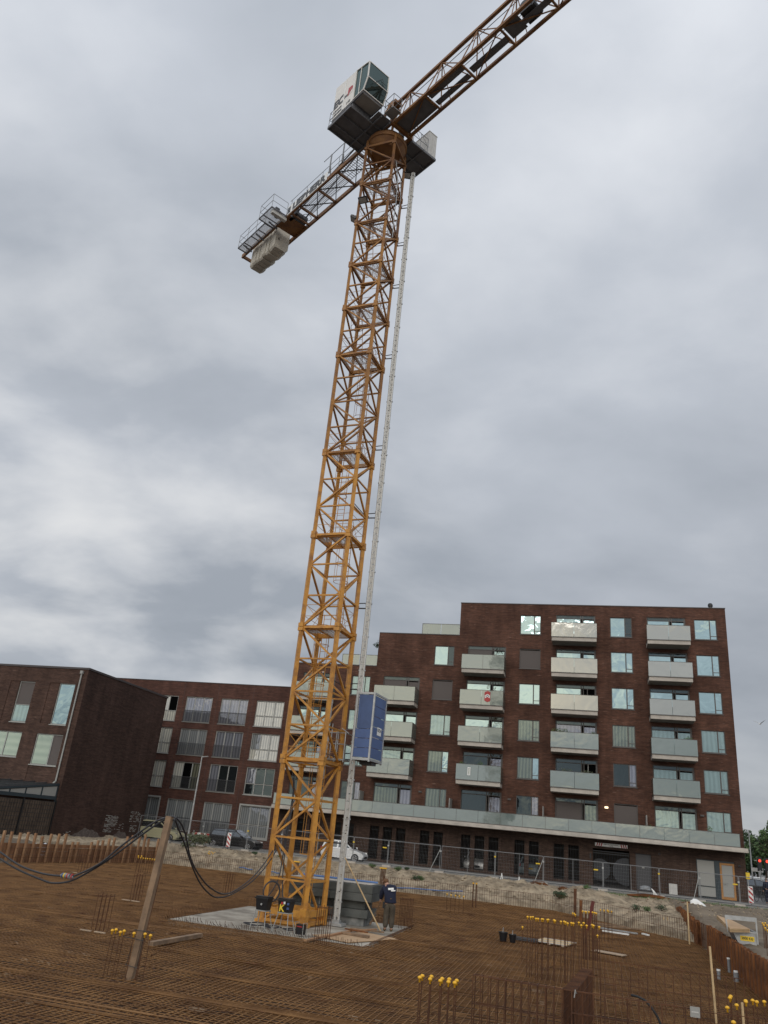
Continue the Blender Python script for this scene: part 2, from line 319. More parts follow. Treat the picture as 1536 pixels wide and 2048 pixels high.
M['dark_steel'] = mat('dark_steel', (0.07, 0.07, 0.075), 0.5, metal=0.3)
M['grating'] = mat('walkway_grating', (0.42, 0.42, 0.43), 0.6)
M['cabin_white'] = mat('cabin_white', (0.76, 0.73, 0.68), 0.45, var=0.04)
M['cab_glass'] = glass('cabin_glass', (0.02, 0.03, 0.03), refl=0.05, tint=(0.5, 0.64, 0.62), wave=0.01)
M['cab_glass_g'] = glass('green_cabin_glass', (0.22, 0.40, 0.36), refl=0.2, tint=(0.6, 0.8, 0.75), wave=0.01)
M['black'] = mat('black_paint', (0.015, 0.015, 0.017), 0.4)
M['rubber'] = mat('black_rubber', (0.02, 0.02, 0.022), 0.7)
M['cable'] = mat('grey_black_cable', (0.035, 0.036, 0.042), 0.55)
M['red'] = mat('red_paint', (0.42, 0.03, 0.03), 0.45)
M['white'] = mat('white_paint', (0.80, 0.80, 0.78), 0.45, var=0.03)
M['cw'] = mat('counterweight_concrete', (0.50, 0.46, 0.39), 0.85, var=0.15, vscale=1.2, detail=7)
M['grey_plate'] = mat('grey_platform_plate', (0.13, 0.13, 0.14), 0.6, var=0.15, vscale=2)
M['cab_grey'] = mat('pale_grey_cabinet', (0.55, 0.54, 0.51), 0.5, var=0.06)
M['blue'] = mat('blue_panel', (0.065, 0.115, 0.27), 0.45, var=0.10, vscale=1.5)
M['block'] = mat('dark_ballast_block', (0.062, 0.068, 0.064), 0.8, col2=(0.115, 0.12, 0.112), vscale=1.4, detail=7, bump=0.2)
M['block_pale'] = mat('pale_streaked_block', (0.10, 0.11, 0.11), 0.8, col2=(0.30, 0.30, 0.29), vscale=2.5, detail=7)
M['slab'] = mat('crane_footing_concrete', (0.17, 0.145, 0.115), 0.9, col2=(0.46, 0.42, 0.35), vscale=0.9, detail=7)
M['wood'] = mat('raw_timber', (0.31, 0.205, 0.125), 0.85, col2=(0.17, 0.115, 0.075), vscale=3.5, detail=6)
M['wood_orange'] = mat('wet_timber', (0.40, 0.235, 0.125), 0.8, col2=(0.28, 0.14, 0.068), vscale=1.8, detail=6)
M['wood_pale'] = mat('pale_timber', (0.58, 0.42, 0.23), 0.75, var=0.15, vscale=3)
M['ply'] = mat('plywood', (0.50, 0.34, 0.20), 0.75, col2=(0.42, 0.27, 0.15), vscale=2)
M['ply_grey'] = mat('weathered_board', (0.40, 0.30, 0.21), 0.8, var=0.12, vscale=2)
M['earth_board'] = mat('earth_stained_boards', (0.30, 0.15, 0.072), 0.9, col2=(0.15, 0.072, 0.036), vscale=1.2, detail=7)
M['leaf'] = mat('leaf_green', (0.055, 0.105, 0.030), 0.7, col2=(0.10, 0.16, 0.05), vscale=4)
M['leaf_dark'] = mat('dark_leaf', (0.022, 0.045, 0.018), 0.7, col2=(0.05, 0.085, 0.03), vscale=3)
M['leaf_grey'] = mat('dusty_leaf', (0.085, 0.105, 0.055), 0.8, col2=(0.13, 0.14, 0.085), vscale=3)
M['bark'] = mat('bark', (0.10, 0.075, 0.055), 0.9)
M['tyre'] = mat('tyre', (0.018, 0.018, 0.018), 0.8)
M['rim'] = mat('alloy_rim', (0.45, 0.45, 0.46), 0.3, metal=0.8)
M['car_glass'] = glass('car_glass', (0.01, 0.012, 0.013), refl=0.14, tint=(0.75, 0.8, 0.85), wave=0.004)
M['lamp_red'] = mat('lamp_red', (0.4, 0.02, 0.02), 0.3)
M['skin'] = mat('skin', (0.50, 0.29, 0.21), 0.6)
M['navy'] = mat('navy_cloth', (0.012, 0.016, 0.038), 0.9)
M['workpants'] = mat('grey_brown_workpants', (0.075, 0.062, 0.045), 0.9, var=0.3, vscale=6)
M['boot'] = mat('brown_boot', (0.13, 0.085, 0.04), 0.8)
M['hair'] = mat('ginger_brown_hair', (0.15, 0.075, 0.035), 0.8)
M['plastic_grey'] = mat('grey_plastic_pipe', (0.22, 0.23, 0.24), 0.5)
M['yellow'] = mat('yellow_sign', (0.75, 0.52, 0.03), 0.5)
M['anthracite'] = mat('anthracite_aluminium', (0.03, 0.045, 0.055), 0.45)
M['amber'] = mat('amber_door_frame', (0.42, 0.20, 0.06), 0.5, var=0.15, vscale=4)
def emit(name, col, k):
    m_ = bpy.data.materials.new(name); m_.use_nodes = True; t = m_.node_tree; b = t.nodes['Principled BSDF']
    b.inputs['Base Color'].default_value = (*col, 1); b.inputs['Emission Color'].default_value = (*col, 1); b.inputs['Emission Strength'].default_value = k; return m_
M['lit_red'] = emit('lit_red_signal', (1.0, 0.06, 0.03), 1.4)
M['lit_warm'] = emit('lit_wall_lamp', (1.0, 0.85, 0.55), 1.8)
def sand_mat():
    m_ = mat('sand', (0.43, 0.345, 0.24), 0.95, col2=(0.17, 0.132, 0.088), vscale=1.3, detail=9, bump=1.0, bscale=7)
    return m_
M['sand'] = sand_mat()
M['soil'] = mat('grey_brown_soil', (0.22, 0.175, 0.125), 0.95, col2=(0.13, 0.10, 0.07), vscale=0.7, detail=9, bump=0.8, bscale=5)
M['grass'] = mat('short_grass', (0.05, 0.08, 0.02), 0.95, col2=(0.09, 0.11, 0.04), vscale=3)

# ================================================================ SETTING
def place(o, z=0.0):
    o.location = B0 + Vector((0, 0, z)); o.rotation_euler = (0, 0, YA); return o
def structure(mb, name, mt, smooth=False):
    return tag(place(mb.build(name, mt, None, smooth)), kind='structure')
import mathutils.noise as mn
def nz(x, y, k=1.0, seed=0.0): return mn.fractal(Vector((x*k+seed, y*k-seed, seed)), 0.6, 2.0, 5)
def toe(s):
    return 12.4 if s < 17 else 12.4+(s-17)*10.2/7
def left_edge(d): return -10.55-(max(0, d-12.4))*0.142
def in_pit(s, d): return d > toe(s) and s > left_edge(d) and s < 24.1 and d < 62
def mound(s, d, cs, cd, r, h): 
    q = ((s-cs)**2+(d-cd)**2)/(r*r); return h*math.exp(-q)
def H(s, d):
    if in_pit(s, d): return -0.3
    base = 1.08
    if s > 24.1: z = base - 0.16*min(1, max(0, (d-8)/10))
    elif s < left_edge(d) or d > 62: z = base
    else:
        t = (d-6.4)/max(0.5, (toe(s)-6.4)); t = max(0, min(1, t))
        prof = 1-t**1.9 if s < 17 else 1-0.75*t**1.2
        z = base*prof + (0.02 if s < 17 else -0.02)
    if d > 6.6:
        k = min(1, (d-6.6)/1.5)
        z += k*(0.16*nz(s, d, 0.8, 3)+0.10*nz(s, d, 2.6, 9))
        z += k*(mound(s, d, 15.2, 10.2, 1.9, 0.42)+mound(s, d, 18.9, 10.6, 1.6, 0.62)+mound(s, d, 12.3, 9.6, 1.8, 0.36)+mound(s, d, 7.0, 10, 1.5, 0.26)+mound(s, d, -4, 9.8, 2.2, 0.15)+mound(s, d, -8.5, 9.8, 1.8, 0.25)+mound(s, d, 25.6, 16.5, 2.2, 0.38)+mound(s, d, 24.6, 12.5, 1.6, 0.12)+mound(s, d, 28, 24, 3, -0.2)+mound(s, d, 26.5, 39, 1.2, 0.30)+mound(s, d, 28, 43, 2.0, 0.2))
    return z
g = MB()
def gq(a, b, c, d, z): g.quad((a, -d, z), (b, -d, z), (b, -c, z), (a, -c, z))
gq(-400, 500, -400, 6.0, 1.08)
gq(-400, -30, 6.0, 70, 1.08); gq(60, 500, 6.0, 70, 1.08); gq(-400, 500, 70, 500, 1.08)
structure(g, 'ground', M['paving'])
def grid(name, s0, s1, d0, d1, st, mt, skip=None):
    g = MB(); ns = int(round((s1-s0)/st)); nd = int(round((d1-d0)/st)); idx = {}
    for i in range(ns+1):
        for j in range(nd+1):
            s = s0+i*st; d = d0+j*st; g.v.append((s, -d, H(s, d)))
    for i in range(ns):
        for j in range(nd):
            if skip and skip(s0+(i+.5)*st, d0+(j+.5)*st): continue
            a = i*(nd+1)+j; g.f.append((a, a+1, a+nd+2, a+nd+1)); g.m.append(0)
    return structure(g, name, mt, True)
deep = lambda s, d: in_pit(s-0.5, d) and in_pit(s+0.5, d) and in_pit(s, d-0.5) and in_pit(s, d+0.5)
grid('sand_bank', -30, 24.0, 6.0, 23.1, 0.15, M['sand'], deep)
grid('soil_ground', 24.0, 60, 6.0, 70.2, 0.3, M['soil'])
grid('left_ground', -30, 24.0, 23.1, 70.2, 0.9, M['soil'], lambda s, d: in_pit(s-1, d) and in_pit(s+1, d))
g = MB(); g.quad((-16, -62.5, -0.22), (24.3, -62.5, -0.22), (24.3, -12.2, -0.22), (-12, -12.2, -0.22)); structure(g, 'pit_floor', M['formwork'])
g = MB(); g.quad((-400, -5.2, 1.088), (500, -5.2, 1.088), (500, -1.9, 1.088), (-400, -1.9, 1.088)); structure(g, 'road', M['asphalt'])
g = MB(); g.box(-30.2, 31.2, -1.75, 0.4, 1.0, 1.17); structure(g, 'pavement', M['paving'])
g = MB(); g.box(-30.2, 31.2, -1.9, -1.752, 1.0, 1.175); g.box(-60, 300, -5.36, -5.2, 0.9, 1.17); structure(g, 'kerb', M['kerb'])
g = MB(); g.quad((31.2, -5.0, 1.094), (60, -5.0, 1.094), (140, 160, 1.094), (52, 160, 1.094)); structure(g, 'side_road', M['asphalt'])
# crane footing
g = MB(); g.box(4.7, 11.9, -38.95, -31.6, -0.5, -0.02); structure(g, 'crane_footing', M['slab'])

# ================================================================ BUILDINGS
def wall_front(mb, x0, x1, z0, z1, holes, depth=0.16, y=0.0, topf=None):
    """front sheet in the plane y with rectangular openings and their reveals; topf(x) gives a stepped roof line"""
    xs = sorted({x0, x1, *[h[0] for h in holes], *[h[1] for h in holes], *(topf[0] if topf else [])})
    zs = sorted({z0, z1, *[h[2] for h in holes], *[h[3] for h in holes], *(topf[1] if topf else [])})
    xs = [x for x in xs if x0 <= x <= x1]; zs = [z for z in zs if z0 <= z <= z1]
    for i in range(len(xs)-1):
        for j in range(len(zs)-1):
            cx = (xs[i]+xs[i+1])/2; cz = (zs[j]+zs[j+1])/2
            if topf and cz > topf[2](cx): continue
            if any(h[0] < cx < h[1] and h[2] < cz < h[3] for h in holes): continue
            mb.quad((xs[i], y, zs[j]), (xs[i+1], y, zs[j]), (xs[i+1], y, zs[j+1]), (xs[i], y, zs[j+1]))
    for h in holes:
        a, b, c, d = h[:4]; e = y+(h[4] if len(h) > 4 else depth)
        mb.quad((a, y, c), (a, e, c), (a, e, d), (a, y, d)); mb.quad((b, y, d), (b, e, d), (b, e, c), (b, y, c))
        mb.quad((a, y, d), (a, e, d), (b, e, d), (b, y, d)); mb.quad((a, y, c), (b, y, c), (b, e, c), (a, e, c))
        if len(h) > 5: mb.quad((a, e, c), (b, e, c), (b, e, d), (a, e, d))
def window(root, T, x0, x1, z0, z1, panes, vs=(), hs=(), fm='frame', fw=0.06, y=0.10, sill=True, name='window', label=None, low=None):
    """frame with vertical bars at vs, horizontal bars at hs; panes = list of (x0,x1,z0,z1,material)"""
    f = MB(T)
    for a, b, c, d in ((x0, x1, z1-fw, z1), (x0, x1, z0, z0+fw)): f.box(a, b, y-0.03, y+0.05, c, d)
    for a in (x0, x1-fw): f.box(a, a+fw, y-0.027, y+0.05, z0+fw, z1-fw)
    for v in vs: f.box(v-fw*0.6, v+fw*0.6, y-0.024, y+0.05, z0+fw, z1-fw)
    for h in hs:
        a, b = (x0+fw, x1-fw) if not isinstance(h, tuple) else h[1:]
        zz = h if not isinstance(h, tuple) else h[0]
        f.box(a, b, y-0.021, y+0.05, zz-fw*0.4, zz+fw*0.4)
    if sill: f.box(x0-0.04, x1+0.04, -0.05, y-0.03, z0-0.06, z0-0.003)
    fo = f.build(name, M[fm], root)
    if label: fo['label'] = label
    for a, b, c, d, mt in panes:
        p = MB(T); p.box(a+0.005, b-0.005, y+0.012, y+0.028, c+0.005, d-0.005); p.build('pane', M[mt], fo)
    return fo

# ---------------------------------------------------------------- the tall apartment block
big = thing('apartment_building', 'tall dark red brick block with stepped roof and frosted glass balconies', 'building', B0+Vector((0, 0, 1.1)), YA)
T = Matrix.Translation((0, 0, -1.1))
zt = lambda k: 22.18-3.0*(7-k)
fl = lambda k: 19.86-3.0*(7-k)
step = lambda x: 17.09 if x < 0.74 else (20.16 if x < 8.1 else 23.15)
WC = {'a': (5.95, 7.72, range(2, 7)), 'b': (13.43, 15.2, range(2, 8)), 'c': (21.0, 22.77, range(2, 8)), 'd': (27.73, 29.48, range(2, 8)), 'e': (-1.42, 0.28, range(2, 6))}
DC = {'C': (24.0, 27.07, 25.82, range(2, 8)), 'B': (16.5, 19.8, 18.6, range(2, 8)), 'A': (8.93, 12.25, 11.06, range(2, 7)), 'M': (1.5, 4.8, 3.62, range(2, 6)), 'E': (-6.1, -3.0, -4.2, range(2, 6))}
holes = []
for c, (a, b, ks) in WC.items():
    for k in ks: holes.append((a, b, zt(k)-1.71, zt(k)))
for c, (a, b, mm_, ks) in DC.items():
    for k in ks: holes.append((a, b, fl(k)+0.02, zt(k)+0.1))
upper = MB(T)
wall_front(upper, -6.85, 30.22, 4.43, 23.15, holes, depth=0.18, topf=([0.74, 8.1], [17.09, 20.16], step))
def shell(mb, x0, x1, z0, z1, y1):
    mb.quad((x0, 0, z0), (x0, 0, z1), (x0, y1, z1), (x0, y1, z0)); mb.quad((x1, 0, z0), (x1, y1, z0), (x1, y1, z1), (x1, 0, z1)); mb.quad((x0, y1, z0), (x0, y1, z1), (x1, y1, z1), (x1, y1, z0))
shell(upper, -6.85, 0.74, 4.43, 17.09, 12); shell(upper, 0.742, 8.1, 4.43, 20.16, 12); shell(upper, 8.102, 30.22, 4.43, 23.15, 12)
upper.build('wall', M['brick_red'], big)
roof = MB(T)
for a, b, z in ((-6.85, 0.74, 17.09), (0.74, 8.1, 20.16), (8.1, 30.22, 23.15)):
    roof.box(a-0.03 if a != 0.74 else a+0.01, b+0.03 if b > 30 else b-0.01, -0.04, 12.0, z, z+0.07)
ro = roof.build('roof', M['cap'], big)
ch = MB(T); ch.lathe([(0.16, 0), (0.16, 0.28), (0.20, 0.30), (0.20, 0.44), (0.14, 0.55), (0.02, 0.6)], (29.2, 0.6, 23.2)); ch.build('roof_vent', M['black'], ro)
def kind_of(c, k):
    K = {('b',7):'g_sky',('c',7):'g_sky',('d',7):'g_sky',('a',6):'g_sky',('b',6):'shutter',('c',6):'g_sky',('d',6):'g_sky',('a',5):'shutter',('b',5):'g_sky',('c',5):'g_sky',('d',5):'g_sky',('a',4):'g_curt_l',('b',4):'g_curt',('c',4):'g_curt',('d',4):'g_curt_l',('a',3):'g_curt',('b',3):'g_curt',('c',3):'g_dark',('d',3):'g_curt_l',('a',2):'g_curt',('b',2):'g_dark',('c',2):'shutter',('d',2):'g_curt_l',('e',5):'g_curt_l',('e',4):'g_curt_l',('e',3):'g_curt_l',('e',2):'g_dark'}
    return K.get((c, k), 'g_sky')
for c, (a, b, ks) in WC.items():
    for k in ks:
        z1 = zt(k); z0 = z1-1.71; kd = kind_of(c, k)
        if kd == 'shutter':
            window(big, T, a, b, z0, z1, [(a+0.06, b-0.06, z0+0.06, z1-0.12, 'shutter')], name='shuttered_window', label='window closed by a taupe roller shutter')
        else:
            v = a+1.22
            k2 = 'g_blue' if kd == 'g_dark' else ('g_sky' if kd == 'g_curt' and k == 3 else kd)
            if (c, k) in (('a', 6), ('c', 7)): k2 = 'g_dark'
            window(big, T, a, b, z0, z1, [(a+0.06, v-0.04, z0+0.06, z1-0.06, kd), (v+0.04, b-0.06, z0+0.06, z0+0.30, k2), (v+0.04, b-0.06, z0+0.34, z1-0.06, k2)], vs=(v,), hs=((z0+0.32, v+0.04, b-0.06),))
DK = {('C',7):'g_sky',('C',6):'g_sky',('C',5):'g_sky',('C',4):'g_curt_l',('C',3):'g_curt_l',('C',2):'g_curt_l',('B',7):'g_sky',('B',6):'g_sky',('B',5):'g_sky',('B',4):'g_blue',('B',3):'g_dark',('B',2):'shutter',('A',6):'shutter',('A',5):'g_sky',('A',4):'g_sky',('A',3):'g_dark',('A',2):'g_dark',('M',5):'shutter',('M',4):'g_sky',('M',3):'g_curt_l',('M',2):'g_curt',('E',5):'g_curt_l',('E',4):'g_sky',('E',3):'g_curt',('E',2):'g_dark'}
for c, (a, b, mm_, ks) in DC.items():
    for k in ks:
        z0 = fl(k)+0.02; z1 = zt(k)+0.1; kd = DK[(c, k)]; kd2 = {'g_dark': 'g_blue', 'shutter': 'g_curt' if (c, k) == ('B', 2) else 'shutter', 'g_curt': 'g_blue'}.get(kd, kd)
        if (c, k) == ('A', 6): kd2 = 'g_sky'
        if (c, k) in (('B', 5), ('B', 3)): kd2 = 'g_open'
        top = z1-0.30
        window(big, T, a, b, z0, z1, [(a+0.08, mm_-0.08, z0+0.1, top-0.03, kd), (mm_+0.20, b-0.14, z0+0.1, top-0.12, kd2), (a+0.08, b-0.08, top+0.03, z1-0.06, 'g_dark')], vs=(mm_-0.03, mm_+0.15, b-0.10), hs=(top,), sill=False, name='balcony_door', label='balcony door closed by a taupe roller shutter' if kd == 'shutter' else None)
        if (c, k) in (('B', 5), ('B', 3)):
            q = MB(T); q.box(mm_+0.45, mm_+0.50, -0.55, 0.08, z0+0.05, top-0.1); q.build('open_door_leaf', M['frame_light' if k == 3 else 'frame'], big)
# balconies
BAL = {'C': (23.85, 27.2, range(3, 8)), 'B': (16.18, 19.88, range(3, 8)), 'A': (8.68, 12.3, range(3, 7)), 'M': (1.18, 4.8, range(3, 6)), 'E': (-6.5, -2.9, range(3, 6))}
DB = 1.7
def balcony(a, b, z, hi):
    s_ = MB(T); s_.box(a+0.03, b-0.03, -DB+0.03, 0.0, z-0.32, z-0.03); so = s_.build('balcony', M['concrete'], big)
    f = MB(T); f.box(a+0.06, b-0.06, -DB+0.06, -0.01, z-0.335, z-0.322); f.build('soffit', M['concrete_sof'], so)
    f = MB(T)
    f.box(a, b, -DB-0.02, -DB+0.03, z+1.22, z+1.25); f.box(a, a+0.04, -DB+0.03, -0.02, z+1.22, z+1.25); f.box(b-0.04, b, -DB+0.03, -0.02, z+1.22, z+1.25)
    f.box(a, b, -DB-0.02, -DB+0.02, z-0.025, z+0.03); f.box(a, a+0.04, -DB+0.02, -0.02, z-0.025, z+0.03); f.box(b-0.04, b, -DB+0.02, -0.02, z-0.025, z+0.03)
    f.build('handrail', M['frame'], so)
    mid = (a+b)/2; mt = M['rail_glass_hi' if hi else 'rail_glass']
    for x0, x1 in ((a+0.01, mid-0.012), (mid+0.012, b-0.01)):
        p = MB(T); p.box(x0, x1, -DB-0.012, -DB+0.004, z+0.035, z+1.215); p.build('glass_panel', mt, so)
    for x in (a, b-0.016):
        p = MB(T); p.box(x, x+0.016, -DB+0.02, -0.03, z+0.035, z+1.215); p.build('glass_panel', mt, so)
    return so
for c, (a, b, ks) in BAL.items():
    for k in ks: balcony(a, b, fl(k)+0.05, (c in 'BC' and k >= 5))
# the long balcony over the ground floor
LB = 1.45
s_ = MB(T); s_.box(-6.85, 30.22, -LB-0.1, -0.003, 4.45, 4.76); s_.box(-6.85, 30.22, -LB-0.15, -LB-0.101, 4.47, 4.62); lb = s_.build('long_balcony', M['concrete'], big)
x = -6.8; 
while x < 29.6:
    x1 = min(x+1.74, 29.72); p = MB(T); p.box(x+0.01, x1-0.01, -LB, -LB+0.016, 4.82, 5.68); p.build('glass_panel', M['rail_glass'], lb); x += 1.74
f = MB(T); f.box(-6.85, 29.75, -LB-0.02, -LB+0.036, 5.68, 5.71); f.box(-6.85, 29.75, -LB-0.01, -LB+0.026, 4.765, 4.82); f.box(29.73, 29.75, -LB, -0.02, 4.82, 5.68); f.build('handrail', M['frame'], lb)
for x in (0.65, 8.2, 15.6, 23.3):
    p = MB(T); p.box(x, x+0.05, -LB+0.1, -0.003, 4.77, 6.45); p.build('partition_screen', M['frame_light'], big)
for x in (5.4, 12.75, 20.3, 27.3):
    p = MB(T); p.box(x, x+0.26, -0.12, -0.003, 6.75, 6.88); p.build('wall_lamp', M['lit_warm' if x == 20.3 else 'frame'], big)
# roof terrace railings
for a, b, z in ((4.65, 8.08, 20.25), (-2.6, 0.72, 17.18)):
    f = MB(T); f.box(a, b, 0.1, 0.14, z+0.92, z+0.96); f.box(a, a+0.04, 0.1, 3.0, z+0.92, z+0.96); f.box(a, a+0.03, 0.1, 0.14, z, z+0.92); fo = f.build('terrace_railing', M['frame'], big)
    for i in range(2):
        w_ = (b-a)/2; p = MB(T); p.box(a+i*w_+0.04, a+(i+1)*w_-0.01, 0.11, 0.126, z+0.02, z+0.915); p.build('glass_panel', M['rail_glass'], fo)
    p = MB(T); p.box(a+0.005, a+0.02, 0.16, 2.95, z+0.02, z+0.915); p.build('glass_panel', M['rail_glass'], fo)
# ground floor
GO = [(-4.9,-4.2),(-3.8,-3.1),(-1.62,-1.0),(-0.45,0.12),(1.5,2.28),(2.63,3.4),(3.74,4.52),(5.75,6.52),(6.88,7.63),(9.12,9.88),(10.22,11.0),(11.34,12.12),(13.38,14.16),(14.5,15.27),(16.41,17.2),(17.52,18.33)]
gh = [(a, b, 1.36, 3.85, 0.35) for a, b in GO] + [(19.36, 22.06, 1.18, 3.80, 0.35), (22.5, 23.62, 1.18, 3.72, 0.3)] + [(26.81, 29.45, 1.18, 3.76, 0.14)]
rec = [(0.26, 1.28, 1.18, 3.87, 0.06, 1), (4.75, 5.51, 1.18, 3.87, 0.06, 1), (7.88, 8.86, 1.18, 3.87, 0.06, 1), (12.36, 13.14, 1.18, 3.87, 0.06, 1), (15.5, 16.14, 1.18, 3.87, 0.06, 1), (18.55, 19.1, 1.18, 3.85, 0.06, 1), (24.0, 26.35, 1.18, 3.9, 0.05, 1), (-2.8, -1.9, 1.18, 3.87, 0.06, 1), (-6.4, -5.3, 1.18, 3.87, 0.06, 1)]
lo = MB(T); wall_front(lo, -6.85, 30.22, 1.0, 4.43, gh+rec)
lo.quad((-6.85, 0, 1.0), (-6.85, 0, 4.43), (-6.85, 12, 4.43), (-6.85, 12, 1.0)); lo.quad((30.22, 0, 1.0), (30.22, 12, 1.0), (30.22, 12, 4.43), (30.22, 0, 4.43))
lo.quad((-6.85, 12, 1.0), (-6.85, 12, 4.43), (30.22, 12, 4.43), (30.22, 12, 1.0)); lo.build('plinth_wall', M['brick_base'], big)
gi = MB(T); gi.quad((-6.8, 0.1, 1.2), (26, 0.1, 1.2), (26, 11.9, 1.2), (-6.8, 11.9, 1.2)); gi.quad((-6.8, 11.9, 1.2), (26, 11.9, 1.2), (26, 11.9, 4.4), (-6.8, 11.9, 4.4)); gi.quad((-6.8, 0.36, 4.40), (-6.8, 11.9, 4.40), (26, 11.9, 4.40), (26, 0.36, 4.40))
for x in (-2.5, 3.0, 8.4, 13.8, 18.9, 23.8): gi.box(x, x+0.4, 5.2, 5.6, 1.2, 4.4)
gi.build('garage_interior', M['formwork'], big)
for a, b in GO:
    f = MB(T)
    for zz in (1.40, 1.95, 2.9, 3.55): f.box(a, b, 0.20, 0.23, zz, zz+0.03)
    for i in range(7):
        xx = a+0.04+(b-a-0.08)*i/6; f.box(xx-0.01, xx+0.01, 0.23, 0.25, 1.37, 3.84)
    f.build('barred_grille', M['black'], big)
f = MB(T)
for i in range(23):
    xx = 19.42+2.58*i/22; f.box(xx-0.013, xx+0.013, 0.22, 0.25, 1.2, 3.6)
for zz in (1.2, 1.6, 3.45, 3.6): f.box(19.36, 22.06, 0.25, 0.28, zz, zz+0.06)
f.build('garage_gate', M['black'], big)
for cx, r_ in ((21.75, 0.95), (19.9, 0.75)):   # big pale discs printed on the gate
    f = MB(T); n = 28; vs = []
    for i in range(n):
        t = 2*math.pi*i/n; x = cx+r_*math.cos(t); x = max(19.42, min(22.02, x)); vs += [(x, 0.29, 2.35+r_*math.sin(t)), (x, 0.30, 2.35+r_*math.sin(t))]
    f.add(vs, [tuple(range(0, 2*n, 2)), tuple(range(2*n-1, 0, -2))] + [(2*i, 2*i+1, (2*i+3) % (2*n), (2*i+2) % (2*n)) for i in range(n)])
    f.build('gate_disc', mat('gate_disc_grey', (0.05, 0.055, 0.065), 0.6), big)
f = MB(T); f.box(22.5, 23.62, 0.18, 0.24, 1.18, 3.72); dd = f.build('steel_door', M['dark_steel'], big)
f = MB(T); f.box(22.95, 23.12, 0.165, 0.178, 2.72, 2.85); f.build('door_sticker', M['frame_light'], dd)
# height sign over the garage
f = MB(T); f.box(19.53, 21.93, -0.10, -0.04, 3.98, 4.22); so = f.build('height_sign', M['white'], big)
f = MB(T)
for i in range(3):
    for x in (19.62+i*0.16, 21.48+i*0.16):
        sx = 0.07 if x < 20.5 else -0.07
        f.add([(x, -0.104, 3.985), (x+0.08, -0.104, 3.985), (x+0.08+sx, -0.104, 4.215), (x+sx, -0.104, 4.215)], [(0, 1, 2, 3)])
f.build('red_stripe', M['red'], so)
f = MB(T); text_mb(f, 'MAX. DOORRIJHOOGTE', 0.095, face_M((20.72, -0.105, 4.135), (1, 0, 0), (0, 0, 1)), 0.002); text_mb(f, '2,10 m', 0.10, face_M((20.72, -0.105, 4.035), (1, 0, 0), (0, 0, 1)), 0.002); f.build('lettering', M['black'], so)
f = MB(T); f.box(19.12, 19.24, -0.06, -0.003, 3.05, 3.40); f.build('signal_box', M['black'], big)
window(big, T, 26.81, 28.12, 1.18, 3.76, [(26.87, 28.06, 1.28, 1.92, 'frame_light'), (26.87, 28.06, 1.98, 3.7, 'frame_light')], hs=(1.95,), fm='anthracite', sill=False, y=0.08, name='shop_window', label='shop window screened with grey film')
f = MB(T); f.box(28.125, 28.42, 0.04, 0.13, 1.18, 3.76); f.build('window_post', M['anthracite'], big)
f = MB(T)
for a, b, c, d in ((28.43, 29.44, 3.5, 3.64), (28.43, 29.44, 1.2, 1.38), (28.43, 28.56, 1.38, 3.5), (29.31, 29.44, 1.38, 3.5)): f.box(a, b, 0.05, 0.11, c, d)
do = f.build('entrance_door', M['amber'], big)
f = MB(T); f.box(28.57, 29.30, 0.07, 0.09, 1.39, 3.49); f.build('pane', M['frame_light'], do)
f = MB(T); f.tube((28.60, -0.02, 2.25), (28.9, -0.02, 2.25), 0.015); f.tube((28.62, -0.02, 2.25), (28.62, 0.05, 2.25), 0.012); f.build('handle', M['galv'], do)
f = MB(T); f.box(28.43, 29.44, 0.05, 0.12, 3.65, 3.75); f.build('door_head', M['anthracite'], big)
f = MB(T); f.box(24.79, 25.37, -0.20, -0.003, 1.17, 1.88); f.box(24.83, 25.33, -0.206, -0.20, 1.22, 1.84); f.build('meter_cabinet', M['cab_grey'], big)
for x, z in ((24.15, 3.78), (29.7, 3.5)):
    f = MB(T); f.box(x, x+0.16, -0.1, -0.003, z, z+0.1); f.build('wall_lamp', M['black'], big)
f = MB(T); f.box(-4.3, -4.15, -0.12, -0.003, 16.3, 16.42); f.build('wall_lamp', M['white'], big)

# ---------------------------------------------------------------- long four storey block
root = thing('apartment_building', 'long four-storey red brick block with rows of three-part windows left of the crane', 'building', W(-16, 0, 1.1), YA)
T = Matrix.Translation((16, 0, -1.1))
cols = [(-32.5, 'p'), (-28.9, 'q'), (-24.5, 'q'), (-20.95, 'p'), (-17.41, 'q'), (-13.82, 'q'), (-10.27, 'p')]
rows = [(13.50, 2.30), (10.58, 2.30), (7.66, 2.30), (4.46, 2.50)]
holes = [(x, x+2.7, z-h, z) for x, t_ in cols for z, h in rows]
f = MB(T); wall_front(f, -36, -6.87, 1.0, 14.83, holes, depth=0.2)
shell(f, -36, -6.87, 1.0, 14.83, 11); f.build('wall', M['brick_mid'], root)
f = MB(T); f.box(-36.03, -6.86, -0.03, 11, 14.83, 14.89); rf = f.build('roof', M['cap'], root)
PM = [['g_net', 'g_blue', 'g_blue', 'g_net'], ['g_net', 'g_grey', 'g_blue', 'g_net'], ['g_net', 'g_net', 'g_dark', 'g_dark'], ['g_grey', 'g_grey', 'g_grey', 'g_grey']]
